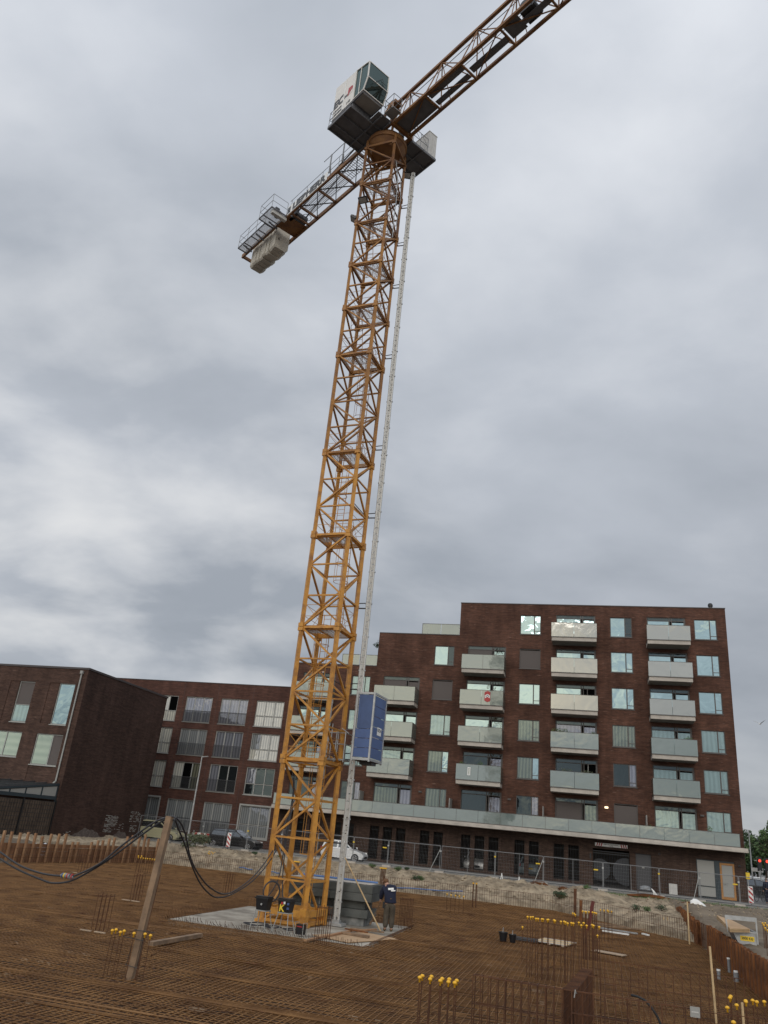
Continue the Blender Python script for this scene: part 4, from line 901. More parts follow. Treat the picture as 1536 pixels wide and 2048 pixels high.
f.box(-9.08, -8.75, -0.842, -0.836, ZB+0.10, ZB+0.62); f.build('lettering', M['black'], sg)
# service platforms on the left of the counterweights
f = TB()
def frame_deck(f, a, b, c, d, z, cross):
    for p, q in (((a, c), (b, c)), ((b, c), (b, d)), ((b, d), (a, d)), ((a, d), (a, c))): f.beam((*p, z), (*q, z), 0.05, 0.09)
    for x in cross: f.beam((x, c, z), (x, d, z), 0.05, 0.07)
frame_deck(f, -14.2, -10.75, -1.48, -0.82, ZB, (-13.4, -12.5, -11.6)); frame_deck(f, -10.70, -9.15, -1.98, -0.82, ZB, (-10.2,))
for x in (-13.6, -12.0, -10.4): f.beam((x, -1.4, ZB-0.03), (x, -0.7, ZB-0.18), 0.05, 0.12)
sp = f.build('service_platform', M['grey_plate'], crane)
f = TB()
for i in range(60): xx = -14.15+3.35*i/59; f.box(xx-0.008, xx+0.008, -1.46, -0.84, ZB+0.0, ZB+0.02)
for i in range(26): xx = -10.66+1.46*i/25; f.box(xx-0.008, xx+0.008, -1.95, -0.84, ZB+0.0, ZB+0.02)
f.build('deck_grating', M['grating'], sp)
f = TB()
for zz in (ZB+0.55, ZB+1.1):
    for p, q in (((-14.2, -1.48), (-10.72, -1.48)), ((-14.2, -1.48), (-14.2, -0.85)), ((-10.7, -1.98), (-9.15, -1.98)), ((-10.7, -1.98), (-10.7, -1.48)), ((-9.15, -1.98), (-9.15, -0.85))): f.tube((*p, zz), (*q, zz), 0.016, 5)
for p in ((-14.2, -1.48), (-13.0, -1.48), (-11.9, -1.48), (-10.72, -1.48), (-10.7, -1.98), (-9.15, -1.98), (-9.15, -0.85), (-14.2, -0.85)): f.tube((*p, ZB), (*p, ZB+1.1), 0.016, 5)
f.build('guard_rail', M['fence'], sp)
f = TB(); f.box(-9.45, -9.2, -1.85, -0.75, ZB-0.3, ZB-0.05); f.build('grey_beam', M['cab_grey'], sp)
f = TB(); f.tube((-9.4, -1.2, ZB+0.2), (-9.9, -1.2, ZB+0.2), 0.16, 12); f.box(-9.6, -9.3, -1.6, -1.3, ZB+0.05, ZB+0.4); f.build('hoist_motor', M['dark_steel'], sp)
f = TB(); f.tube((-8.9, -0.3, ZB+0.3), (-8.9, 0.5, ZB+0.3), 0.28, 16); f.box(-9.4, -8.5, -0.5, -0.3, ZB+0.1, ZB+0.6); f.ring((-8.3, 0.2, ZB+0.05), 0.3, 0.02, 18, 5); f.build('hoist_winch', M['dark_steel'], cj)
for i in range(8):
    x1 = -10.72-i*0.405; dz_ = 0.05*((i*3) % 2)-0.03*(i % 3); dy_ = 0.03*((i*5) % 3)-0.03
    f = TB(); y0, y1 = -0.50+dy_, 0.56+dy_; zb = 38.82+dz_
    f.add([(x, y, z) for x in (x1-0.37, x1-0.02) for y, z in ((y0, zb+0.12), (y0+0.10, zb), (y1-0.22, zb), (y1, zb+0.22), (y1, 41.0), (y0, 41.0))], [(0, 1, 2, 3, 4, 5), (11, 10, 9, 8, 7, 6)]+[(j, (j+1) % 6, (j+1) % 6+6, j+6)[::-1] for j in range(6)])
    f.build('counterweight', M['cw'], crane)
f = TB(); f.box(-10.735, -10.715, -0.30, -0.24, 39.5, 39.66); f.build('lifting_eye', M['black'], crane)
# floodlights clamped to the mast (mast axes)
def flood(pos, aim, sz=(0.5, 0.36)):
    pos = Vector(pos); n_ = Vector(aim).normalized(); r_ = n_.cross(Vector((0, 0, 1))).normalized(); u_ = r_.cross(n_)
    Mx = Matrix.Identity(4)
    for i in range(3): Mx[i][0] = r_[i]; Mx[i][1] = u_[i]; Mx[i][2] = n_[i]; Mx[i][3] = pos[i]
    f = MB(); f.box(-sz[0]/2, sz[0]/2, -sz[1]/2, sz[1]/2, -0.12, 0.0, Mx)
    for i in range(6): xx = -sz[0]/2+0.05+i*(sz[0]-0.1)/5; f.box(xx-0.01, xx+0.01, -sz[1]/2+0.03, sz[1]/2-0.03, -0.18, -0.12, Mx)
    fo = f.build('floodlight', M['black'], crane)
    f = MB(); f.box(-sz[0]/2+0.045, sz[0]/2-0.045, -sz[1]/2+0.045, sz[1]/2-0.045, 0.0, 0.006, Mx); f.build('lens', M['concrete_sof'], fo)
    f = MB(); f.tube(pos-n_*0.1+r_*sz[0]*0.52, pos-n_*0.35, 0.02, 5); f.tube(pos-n_*0.1-r_*sz[0]*0.52, pos-n_*0.35, 0.02, 5); f.build('bracket', M['galv'], fo)
flood((-0.55, -1.05, 34.9), (0.0, -0.55, -1.0)); flood((-1.12, -0.8, 33.9), (-0.6, -0.2, -1.0), (0.42, 0.34)); flood((1.0, 1.0, 38.35), (0.3, -0.6, -1.0), (0.46, 0.36))
f = MB(); f.path([(0.95, -0.6, 37.8), (0.98, -0.2, 36.9), (0.95, 0.0, 35.5), (0.97, -0.1, 34.1), (0.93, 0.1, 33.0)], 0.03, 6); f.path([(0.93, 0.3, 37.6), (0.98, 0.5, 36.2), (0.95, 0.35, 34.0)], 0.02, 6); f.build('cable_bundle', M['galv'], crane)
# fix parts that were drawn in the slewing axes: nothing else to do, MT already carried them

# ================================================================ CRANE DRIVER'S LIFT
ma = Vector((math.cos(MY), math.sin(MY), 0)); mb_ = Vector((-ma.y, ma.x, 0))
LR = Vector((-0.27, 33.35, 0))
lift = thing('crane_lift', 'blue panelled crane lift cage on a slim silver rail mast beside the tower crane', 'lift', LR, MY)
f = MB()
f.tube((-0.078, 0, 0.1), (-0.078, 0, 38.6), 0.058, 10); f.tube((0.078, 0.02, 0.1), (0.078, 0.02, 38.6), 0.050, 10)
z = 0.3
while z < 38.5: f.box(-0.05, 0.05, -0.03, 0.03, z, z+0.26); z += 0.30
f.build('rail_mast', M['galv_w'], lift)
f = MB()
for i in range(26): z = 1.5*i+0.8; f.tube((-0.10, 0, z), (-0.10, 0, z+0.05), 0.062, 10); f.tube((0.10, 0.02, z), (0.10, 0.02, z+0.05), 0.062, 10)
f.build('rail_joint', M['galv'], lift)
f = MB(); f.box(-0.32, 0.32, -0.25, 0.25, 0.0, 0.10); f.box(-0.16, 0.16, -0.09, 0.11, 0.10, 0.20); f.build('base_plate', M['galv'], lift)
legR = Vector((HWID, HWID, 0)); 
for z in (2.9, 6.1, 9.0, 12.6, 17.0, 20.6, 25.9, 30.4, 33.3, 36.0):
    f = MB(); q = Vector((-0.72, -0.10, z))     # mast leg in lift axes, about 0.56 m to the left
    f.tube((-0.10, 0.0, z+0.25), (-0.55, 0.02, z+0.25), 0.022, 6); f.tube((-0.10, -0.02, z), (-0.50, -0.06, z), 0.030, 6); f.tube((-0.50, -0.06, z), (-0.62, -0.1, z+0.16), 0.045, 6)
    f.tube((-0.52, -0.06, z), (-0.52, -1.62, z+0.05), 0.020, 6); f.tube((-0.55, -0.05, z-0.14), (-0.45, -0.05, z+0.10), 0.03, 6)
    f.build('mast_tie', M['dark_steel'], lift)
# cage
z0, z1, x0, x1, y0, y1 = 6.15, 8.80, 0.20, 0.95, -0.60, 0.80
f = MB()
for x in (x0, x1):
    for y in (y0, y1): f.box(x-0.035, x+0.035, y-0.035, y+0.035, z0-0.12, z1)
for z in (z0, z1):
    for y in (y0, y1): f.box(x0+0.036, x1-0.036, y-0.03, y+0.03, z-0.08, z)
    for x in (x0, x1): f.box(x-0.03, x+0.03, y0+0.036, y1-0.036, z-0.08, z)
f.box(x0, x1, y0, y1, z0-0.02, z0+0.02)
cg = f.build('lift_cage', M['galv'], lift)
for i in range(6):
    a = z0+0.04+i*(z1-z0-0.14)/6; b = a+(z1-z0-0.14)/6-0.02
    f = MB(); f.box(x1-0.012, x1+0.012, y0+0.04, y1-0.04, a, b); f.build('side_panel', M['blue'], cg)
hh = z0+0.04+3*(z1-z0-0.14)/6-0.12
for i in range(3):
    a = z0+0.04+i*(hh-z0-0.04)/3; f = MB(); f.box(x0+0.04, x1-0.04, y0-0.012, y0+0.012, a, a+(hh-z0-0.04)/3-0.02); f.build('front_panel', M['blue'], cg)
f = MB(); f.box(x0+0.20, x1-0.04, y0-0.008, y0+0.012, hh, z1-0.1); f.box(x0+0.07, x0+0.19, y0+0.01, y0+0.03, hh, z1-0.1); f.build('cage_door', mat('blue_door', (0.05, 0.09, 0.21), 0.45, var=0.1), cg)
f = MB(); f.box(x1+0.013, x1+0.017, 0.0, 0.48, z0+1.0, z0+1.32); st = f.build('label_plate', M['white'], cg)
f = MB(); text_mb(f, 'GEDA', 0.17, face_M((x1+0.018, 0.24, z0+1.20), (0, 1, 0), (0, 0, 1)), 0.001, bold=0.004); f.build('lettering', M['dark_steel'], st)
f = MB(); f.box(x0+0.1, x1-0.1, 0.0, 0.5, z0-0.2, z0-0.02); f.box(x0, x0+0.15, -0.2, 0.2, z0+0.2, z1-0.3); f.build('drive_unit', M['dark_steel'], cg)
f = MB()
for z in (z0-0.1, z0+0.95, z0+0.5):
    f.tube((-0.2, -0.55, z), (-0.95, -0.55, z), 0.02, 5); f.tube((-0.2, -0.55, z), (-0.2, 0.2, z), 0.02, 5)
for x, y in ((-0.2, -0.55), (-0.6, -0.55), (-0.95, -0.55)):
    f.tube((x, y, z0-0.2), (x, y, z0+1.0), 0.022, 5)
f.tube((-0.95, -0.62, z0-0.9), (-0.95, -0.62, z0+2.3), 0.026, 6); f.tube((-0.8, -0.62, z0-0.1), (-0.8, -0.62, z0+1.3), 0.02, 6)
f.tube((-0.55, -0.5, z0-0.1), (-0.55, -0.5, z0+1.1), 0.025, 6); f.box(-0.95, -0.2, -0.55, 0.1, z0-0.14, z0-0.08)
f.tube((-0.1, -0.45, z0+0.95), (-0.45, -0.45, z0+1.15), 0.02, 5)
f.build('landing_gate', M['galv'], lift)

# ================================================================ REINFORCEMENT ON THE PIT FLOOR
rnd = random.Random(11)
def clip(fn, a, b, st=0.3):
    """runs of t in [a,b] where fn(t) holds"""
    out_ = []; cur = None; t = a
    while t <= b:
        if fn(t):
            if cur is None: cur = t
        elif cur is not None: out_.append((cur, t-st)); cur = None
        t += st
    if cur is not None: out_.append((cur, b))
    return out_
on_mesh = lambda s, d: in_pit(s-0.1, d-0.1) and in_pit(s+0.1, d) and not (4.75 < s < 11.85 and 31.7 < d < 38.9)
f = MB()
def bar(p, q, r, k=5):
    P = [Vector(p).lerp(Vector(q), i/k) for i in range(k+1)]
    for i in range(1, k): P[i] += Vector((rnd.uniform(-.014, .014), rnd.uniform(-.014, .014), 0.03*mn.noise(Vector((P[i].x*.35, P[i].y*.35, 2)))+rnd.uniform(-.005, .005)))
    f.path(P, r, 3)
s = -13.0
while s < 24:
    ss = s+rnd.uniform(-.015, .015); off = rnd.uniform(-0.25, 0.25)
    for a, b in clip(lambda d: on_mesh(ss, d), 12.5, 61.5):
        if b-a > 0.4: bar((ss, -a-rnd.uniform(-.1, .2), 0.0), (ss+rnd.uniform(-.03, .03), -b-rnd.uniform(-.2, .2), 0.0), 0.0095, max(2, int((b-a)/2.2)))
    s += 0.15
d = 12.6
while d < 61.5:
    dd = d+rnd.uniform(-.02, .02)
    for a, b in clip(lambda s_: on_mesh(s_, dd), -13.2, 24):
        if b-a > 0.4: bar((a-rnd.uniform(-.1, .2), -dd, -0.02), (b+rnd.uniform(-.1, .2), -dd+rnd.uniform(-.03, .03), -0.02), 0.0095, max(2, int((b-a)/2.2)))
    d += 0.15
s = -13.0
while s < 24:      # lower layer
    for a, b in clip(lambda d_: on_mesh(s, d_), 12.5, 61.5):
        if b-a > 1: f.tube((s, -a, -0.17), (s, -b, -0.17), 0.010, 3, cap=False)
    s += 0.30
d = 12.6
while d < 61.5:
    for a, b in clip(lambda s_: on_mesh(s_, d), -13.2, 24):
        if b-a > 1: f.tube((a, -d, -0.15), (b, -d, -0.15), 0.010, 3, cap=False)
    d += 0.30
for cx in range(8):  # extra close bars left lying in bands
    d0 = (41, 44.5, 47.2, 49.5, 51.5, 36.5, 29.5, 22)[cx]
    for i in range(9): 
        a = rnd.uniform(-9, 12); y = -(d0+i*0.07+rnd.uniform(-.02, .02)); L_ = rnd.uniform(5, 11)
        sg = lambda s_: on_mesh(s_, -y)
        for p, q in clip(sg, a, min(a+L_, 23.5)):
            if q-p > 0.5: f.tube((p, y, 0.022), (q, y+rnd.uniform(-.05, .05), 0.022), 0.0095, 3, cap=False)
mesh = place(f.build('rebar_mat', M['rust_bar'])); tag(mesh, 'rusty brown reinforcing bars laid crosswise over the whole pit floor', 'rebar mat', kind='stuff')
f = MB(); rq = random.Random(21)
for i in range(1100):
    s = rq.uniform(-10, 23.6); d = rq.uniform(14, 60)
    if not on_mesh(s, d): continue
    a = rq.uniform(0, math.pi); L_ = rq.uniform(.06, .5); f.tube((s, -d, .025), (s+L_*math.cos(a), -d+L_*math.sin(a), .03), rq.uniform(.006, .010), 3)
tag(place(f.build('bar_offcuts', M['rust_dark'])), 'short rusty offcuts and tie wire scattered over the mat', 'offcuts', kind='stuff')
f = MB()
for i in range(420):
    row = rq.randrange(14); s = rq.uniform(-9, 23.5); d = 38+row*1.65+0.05*s+rq.uniform(-.06, .06)
    if not on_mesh(s, d) or nz(s, d, 0.22, 5) < 0.0: continue
    f.box(s-.05, s+rq.uniform(.03, .12), -d-.02, -d+.02, -.11, -.06)
tag(place(f.build('bar_spacers', M['ply_grey'])), 'pale spacers glinting in rows under the mat', 'spacers', kind='stuff')
# cut bar ends bristling round the footing
f = MB()
for i in range(90):
    s = 4.7+7.2*i/90
    f.tube((s, -39.05, 0.0), (s+rnd.uniform(-.02, .02), -39.05-rnd.uniform(.0, .3), 0.10+rnd.uniform(0, .1)), 0.008, 3)
    if i % 2 == 0: f.tube((s, -31.5, 0.0), (s, -31.5, 0.28), 0.008, 3)
for i in range(60):
    d = 31.6+7.3*i/60; f.tube((4.62, -d, 0.0), (4.62, -d, 0.26+rnd.uniform(-.04, .04)), 0.008, 3); f.tube((11.98, -d, 0.0), (12.02, -d, 0.10), 0.008, 3)
o = place(f.build('rebar_upstand', M['rust_dark'])); tag(o, 'fringe of short rusty bar ends around the crane footing', 'rebar', kind='stuff')

def wall_rebar(name, label, pts, h, sp, hz, z0=-0.02, dbl=0.0, r=0.008, group=None, mt='rust_dark', jit=0.0):
    """upright reinforcement: vertical bars every sp metres along a line, with horizontal bars"""
    c0 = pts[0]; root = thing(name, label, 'rebar wall', W(c0[0], c0[1], 0), YA, group); T = Matrix.Translation((-c0[0], c0[1], 0))
    v = MB(T); hb = MB(T)
    for i in range(len(pts)-1):
        a = Vector((pts[i][0], -pts[i][1], 0)); b = Vector((pts[i+1][0], -pts[i+1][1], 0)); L_ = (b-a).length; n = max(1, int(L_/sp)); nrm = (b-a).normalized().cross(Vector((0, 0, 1)))
        for off in ((0,) if not dbl else (-dbl/2, dbl/2)):
            for k in range(n+1):
                p = a.lerp(b, k/n)+nrm*off; hh_ = h+rnd.uniform(-jit, jit)
                v.tube(p+Vector((0, 0, z0)), p+Vector((rnd.uniform(-.01, .01), 0, hh_)), r, 4 if r > .007 else 3)
            for z in hz: hb.tube(a+nrm*off+Vector((0, 0, z)), b+nrm*off+Vector((0, 0, z+rnd.uniform(-.01, .01))), r*0.9, 4)
        if dbl:
            for k in range(n+1):
                p = a.lerp(b, k/n); hb.tube(p-nrm*dbl/2+Vector((0, 0, h-0.01)), p+nrm*dbl/2+Vector((0, 0, h-0.01)), r*.9, 4)
    v.build('upright_bars', M[mt], root); hb.build('cross_bars', M[mt], root); return root
wall_rebar('rebar_wall', 'long low line of upright rusty bars along the foot of the sand bank', [(-10.0, 12.6), (17.0, 12.6)], 0.80, 0.15, (0.78, 0.42), r=0.0075)
wall_rebar('rebar_wall', 'slanting line of upright rusty bars at the far right corner of the pit', [(17.0, 12.6), (24.0, 22.6)], 0.90, 0.17, (0.88, 0.40), r=0.008)
wall_rebar('rebar_wall', 'line of upright rusty bars in front of the timber shoring at the left', [(-9.95, 13.0), (-11.8, 26.3)], 0.80, 0.2, (0.78, 0.3), r=0.008)
wall_rebar('rebar_wall', 'double row of tall rusty bars in the foreground left of the deep rebar cage', [(16.7, 48.6), (18.45, 48.8)], 1.0, 0.155, (0.99, 0.5, 0.12), dbl=0.16, r=0.0095)
wall_rebar('rebar_wall', 'foreground rebar wall right of the deep cage with a white tag at its end', [(18.62, 48.85), (20.9, 48.9)], 1.0, 0.2, (0.99, 0.62, 0.2), r=0.011)
wall_rebar('rebar_wall', 'farther rebar wall across the right part of the mat behind the bent black hose', [(19.35, 43.5), (22.6, 43.5)], 1.0, 0.2, (0.99, 0.5), r=0.009)
wall_rebar('rebar_wall', 'short thin rebar wall just behind the deep rebar cage', [(18.60, 46.6), (20.1, 46.4)], 1.0, 0.3, (0.99,), r=0.008)
wall_rebar('rebar_wall', 'close-set rebar panel in the bottom right corner beyond the white tag', [(20.95, 48.9), (22.4, 48.7)], 0.97, 0.06, (0.96, 0.3), r=0.006)
# deep beam cage pointing at the camera
root = thing('rebar_beam_cage', 'deep narrow rusty rebar cage with many close stirrups in the foreground', 'rebar cage', W(18.55, 48.8, 0), YA)
T = Matrix.Translation((-18.55, 48.8, 0)); f = MB(T); n = 30
for k in range(n+1):
    d = 48.85-3.35*k/n; s0 = 18.47+0.34*k/n; wd = 0.22
    for a, b in (((s0, -0.0), (s0, 1.0)), ((s0+wd, 0.0), (s0+wd, 1.0))): f.tube((a[0], -d, a[1]), (b[0], -d, b[1]), 0.008, 4)
    f.tube((s0, -d, 0.99), (s0+wd, -d, 0.99), 0.008, 4)
f.build('stirrups', M['rust_dark'], root)
f = MB(T)
for z in (0.98, 0.8, 0.6, 0.4, 0.2):
    for dx_ in (0.0, 0.22): f.tube((18.47+dx_, -48.85, z), (18.81+dx_, -45.5, z), 0.010, 5)
f.build('long_bars', M['rust_dark'], root)
f = MB(T); f.path([(18.72, -48.95, 0.97), (18.70, -49.0, 1.03), (18.68, -49.0, 0.9)], 0.012, 5); f.build('hook', M['galv'], root)

# capped starter bars
CAP = [(0.012, -0.09), (0.020, -0.088), (0.020, -0.03), (0.040, -0.022), (0.044, -0.008), (0.036, 0.012), (0.018, 0.024), (0.002, 0.027)]
protos = {}
def starter(s, d, h, label, group, lean=(0, 0), r=0.011, capk=0.85):
    key = (round(h, 2), r, capk)
    if key not in protos:
        t = thing('starter_bar', label, 'starter bar', (0, 0, 0), YA, group)
        f = MB(); f.tube((0, 0, 0), (0, 0, h-0.03), r, 6)
        for i in range(int(h/0.09)): f.tube((0, 0, 0.05+0.09*i), (0, 0, 0.062+0.09*i), r*1.2, 6)
        f.build('bar', M['rust_dark'], t)
        f = MB(); f.lathe([(a*capk, b*capk+h) for a, b in CAP], (0, 0, 0), 12); f.build('safety_cap', M['yellow_cap'], t, True)
        protos[key] = t; c = t
    else:
        src = protos[key]; c = src.copy(); COL.objects.link(c)
        for ch in src.children:
            k = ch.copy(); COL.objects.link(k); k.parent = c
    c.location = W(s, d, -0.02); c.rotation_euler = (lean[0], lean[1], YA+rnd.uniform(-1, 1)); c['label'] = label; c['group'] = group; return c
ORD = ['first', 'second', 'third', 'fourth', 'fifth', 'sixth', 'seventh', 'eighth', 'ninth', 'tenth', 'eleventh', 'twelfth', 'thirteenth', 'fourteenth', 'fifteenth', 'sixteenth', 'seventeenth', 'eighteenth', 'nineteenth', 'twentieth', 'twenty-first', 'twenty-second', 'twenty-third', 'twenty-fourth', 'twenty-fifth']
def starters_px(lst, zcap, h, label0, group, **k):
    for i_, (x, y) in enumerate(sorted(lst)):
        label = label0+', '+ORD[i_]+' from the left'
        p = gp(x, y, zcap); v = p-B0; starter(v.dot(U), v.dot(NN), h, label, group, lean=(rnd.uniform(-.012, .012), rnd.uniform(-.012, .012)), **k)
Z2 = lambda x, y: (1020+x/5.486, 1800+y/5.486)
starters_px([Z2(*q) for q in ((193,182),(226,186),(246,184),(286,203),(310,205),(349,208),(360,210),(413,215),(427,215),(482,220),(494,226),(559,236),(600,236),(607,242),(630,255),(665,250),(695,255),(755,247),(778,276),(812,252),(847,280),(900,272),(914,280),(983,295))], 1.55, 1.57, 'tall rusty bar with yellow cap in the long front row', 'capped bars in the long front row')
starters_px([Z2(137,295), Z2(960,388)], 1.0, 1.02, 'shorter capped rusty bar beside the long front row', 'shorter capped bars beside the long row')
starters_px([Z2(*q) for q in ((683,143),(705,147),(712,160))], 1.2, 1.22, 'capped bar in the small group left of the thick bundle', 'capped bars left of the thick bundle')
starters_px([Z2(*q) for q in ((998,108),(1034,112),(1068,112),(1080,122),(1115,125))], 1.2, 1.22, 'capped bar in the far group right of the thick bundle', 'capped bars right of the thick bundle')
starters_px([Z2(*q) for q in ((800,122),(822,126),(835,130),(868,130),(908,133),(930,138),(948,145))], 1.50, 1.52, 'thick dark bar with yellow cap in the tall column bundle', 'thick capped column bars', r=0.018)
Z1 = lambda x, y: (800+x/4.267, 1880+y/4.267)
starters_px([Z1(*q) for q in ((185,302),(175,318),(265,308),(256,330),(356,326),(346,345),(422,332),(417,355),(484,342),(473,363))], 1.1, 1.12, 'capped bar in the paired row at the bottom edge', 'capped bars at the bottom edge', capk=0.92)
Z5 = lambda x, y: (180+x/6.4, 1840+y/6.4)
starters_px([Z5(*q) for q in ((287,130),(332,120),(397,152),(438,138),(565,168),(704,177),(778,195))], 0.9, 0.92, 'capped bar around the foot of the timber cable post', 'capped bars around the cable post', r=0.0075, capk=0.92)
Z3 = lambda x, y: (640+x/3.339, 1620+y/3.339)
starters_px([Z3(*q) for q in ((849,560),(875,567),(905,570),(932,574),(960,577))], 0.8, 0.82, 'short capped bar in the row of five behind the worker', 'row of five capped bars', capk=1.0)
Z6 = lambda x, y: (1340+x/7.837, 1800+y/7.837)
starters_px([Z6(*q) for q in ((945,1505),(948,1530),(1197,1578),(1182,1590),(1295,1570),(1352,1592),(1470,1590),(905,1682),(998,1910),(1058,1645))], 1.0, 1.02, 'capped bar in the bottom right corner group', 'capped bars in the bottom right corner', capk=0.95)
starters_px([(277+x, 1652+60) for x in (0, 6)], 0.9, 0.92, 'far capped bar by the timber shoring', 'capped bars by the timber shoring', capk=1.1)
starters_px([(277+i*4.6, 1715+i*0.5) for i in range(8)], 0.75, 0.77, 'far capped bar in the row by the timber shoring', 'row of capped bars by the timber shoring', capk=0.95)
starters_px([(417, 1706), (420, 1707), (423, 1704), (426, 1706), (430, 1705), (419, 1703)], 0.95, 0.97, 'far capped bar in the cluster below the black car', 'tight cluster of capped bars below the black car', capk=1.1)
starters_px([(1525+i*3, 1846+(i % 2)*4) for i in range(5)]+[(1530, 1856), (1535, 1860)], 1.7, 0.85, 'capped bar standing beyond the steel skip at the right edge', 'capped bars beyond the skip')
for o in list(bpy.data.objects):
    if o.get('group') == 'capped bars beyond the skip': o.location.z = 0.85

def rebar_cage(s, d, w_, dp, h, label, n=4, feet=True):
    root = thing('rebar_cage', label, 'rebar cage', W(s, d, -0.01), YA)
    f = MB()
    for i in range(n):
        for y in (0, dp): x = -w_/2+w_*i/(n-1); f.tube((x, y, 0), (x, y, h+rnd.uniform(-.01, .02)), 0.0075, 4)
    f.build('upright_bars', M['rust_dark'], root)
    f = MB()
    for z in (h-0.05,): f.tube((-w_/2-.02, 0, z), (w_/2+.02, 0, z), 0.007, 4); f.tube((-w_/2-.02, dp, z), (w_/2+.02, dp, z), 0.007, 4); f.tube((-w_/2, 0, z), (-w_/2, dp, z), 0.007, 4); f.tube((w_/2, 0, z), (w_/2, dp, z), 0.007, 4)
    f.build('stirrup', M['rust_dark'], root)
    if feet:
        for sx in (-1, 1): f = MB(); f.box(sx*w_*0.6-0.18, sx*w_*0.6+0.18, -0.25, -0.19, 0.02, 0.05); f.build('batten', M['ply_grey'], root)
rebar_cage(4.9, 43.6, 0.40, 0.25, 1.0, 'upright rebar cage on battens at the left, nearest of the four small cages')
rebar_cage(1.25, 35.4, 0.36, 0.25, 0.98, 'upright rebar cage on battens left of the cable post')
rebar_cage(1.95, 28.0, 0.40, 0.25, 0.93, 'upright rebar cage on battens right of the cable post under the cables')
rebar_cage(-6.85, 27.0, 0.5, 0.3, 0.95, 'small far rebar cage behind the cable connector')
rebar_cage(11.85, 32.7, 0.46, 0.30, 1.10, 'tall rebar cage beside the bending worker', 5, False)
rebar_cage(10.75, 40.2, 0.42, 0.26, 1.12, 'rebar cage at the near edge of the crane footing', 4, False)

# ================================================================ SITE OBJECTS
def PD(x, y, d):                                  # world point seen at photo pixel on the vertical plane d metres in front of the facade
    return onplane(x, y, W(0, d), NN)
def SD(v): q = v-B0; return q.dot(U), q.dot(NN)
# ---- rusty sheet pile wall
def sheet(root, d0, d1, top, s=23.86):
    f = MB(Matrix.Translation((-24.1, 30, 0))); d = d0; i = 0; pts = []
    while d < d1:
        pts += [(s, d), (s, min(d+0.22, d1)), (s+0.16, min(d+0.30, d1)), (s+0.16, min(d+0.52, d1))]; d += 0.60
    pts = [p for p in pts if p[1] <= d1]; rr_ = random.Random(int(d0)); tz = [top(p[1])+rr_.uniform(-.03, .03) for p in pts]
    vs = []
    for (a, b), z in zip(pts, tz): vs += [(a, -b, -0.3), (a, -b, z), (a+0.03, -b, z), (a+0.03, -b, -0.3)]
    fs = []
    for k in range(len(pts)-1):
        for j in range(3): fs.append((4*k+j, 4*k+4+j, 4*k+5+j, 4*k+1+j))
    f.add(vs, fs); return f.build('sheet_run', M['rust_plate'], root)
root = thing('sheet_pile_wall', 'rusty corrugated sheet pile wall along the right edge of the pit', 'sheet pile wall', W(24.1, 30, 0), YA)
sheet(root, 14.5, 23.6, lambda d: 1.0-0.02*(d-14)+0.18*abs(math.sin(d*1.7))); sheet(root, 27.0, 50, lambda d: 1.06 if d < 40 else 0.95)
wall_rebar('rebar_wall', 'short rebar panel closing the gap in the sheet pile wall', [(24.05, 23.7), (24.1, 26.9)], 0.95, 0.2, (0.93, 0.35), r=0.008)

# ---- timber shoring at the left
root = thing('timber_shoring', 'row of timber posts holding earth-stained boards at the left edge of the pit', 'shoring', W(-11.5, 20, 0), YA)
T = Matrix.Translation((11.5, 20, 0)); A_, Bp = W(left_edge(12.6)+0.28, 12.6), W(left_edge(30)+0.28, 30); nrm_ = (Bp-A_).normalized().cross(Vector((0, 0, 1)))
tips = [(40,465,740),(120,475,735),(190,470,748),(260,480,748),(330,508,750),(395,485,750),(470,485,750),(540,485,750),(610,558,748),(660,560,748),(790,560,740),(840,545,745),(895,545,740),(940,528,740),(985,520,740),(1100,510,745),(1150,500,742),(1215,500,745),(1265,490,740),(1310,530,735),(1390,530,725),(1440,515,725),(-30,455,740),(-110,460,740)]
rq = random.Random(3)
for bx, ty_, by in tips:
    b = onplane(bx/4.518, 1560+by/4.518, A_, nrm_); b = Vector((b.x, b.y, 0)); s_, d_ = SD(b)
    tp = onplane((bx+(by-ty_)*0.22)/4.518, 1560+ty_/4.518, A_, nrm_); hgt = max(1.0, min(2.0, tp.z))
    f = MB(T); le = rq.uniform(-.05, .05); f.beam((s_+0.03, -d_, -0.1), (s_+0.03+le, -d_+rq.uniform(-.05, .05), hgt), 0.11, 0.14, up=(0, 1, 0)); f.build('timber_post', M['wood_orange'], root)
for j in range(5):
    f = MB(T); z = 0.10+j*0.20
    for a, b in ((12.6, 17.0), (17.02, 21.5), (21.52, 26.0), (26.02, 30)):
        f.beam((left_edge(a)+0.20, -a, z+rq.uniform(-.01, .01)), (left_edge(b)+0.20, -b, z+rq.uniform(-.01, .01)), 0.045, 0.19)
    f.build('board', M['earth_board'], root)

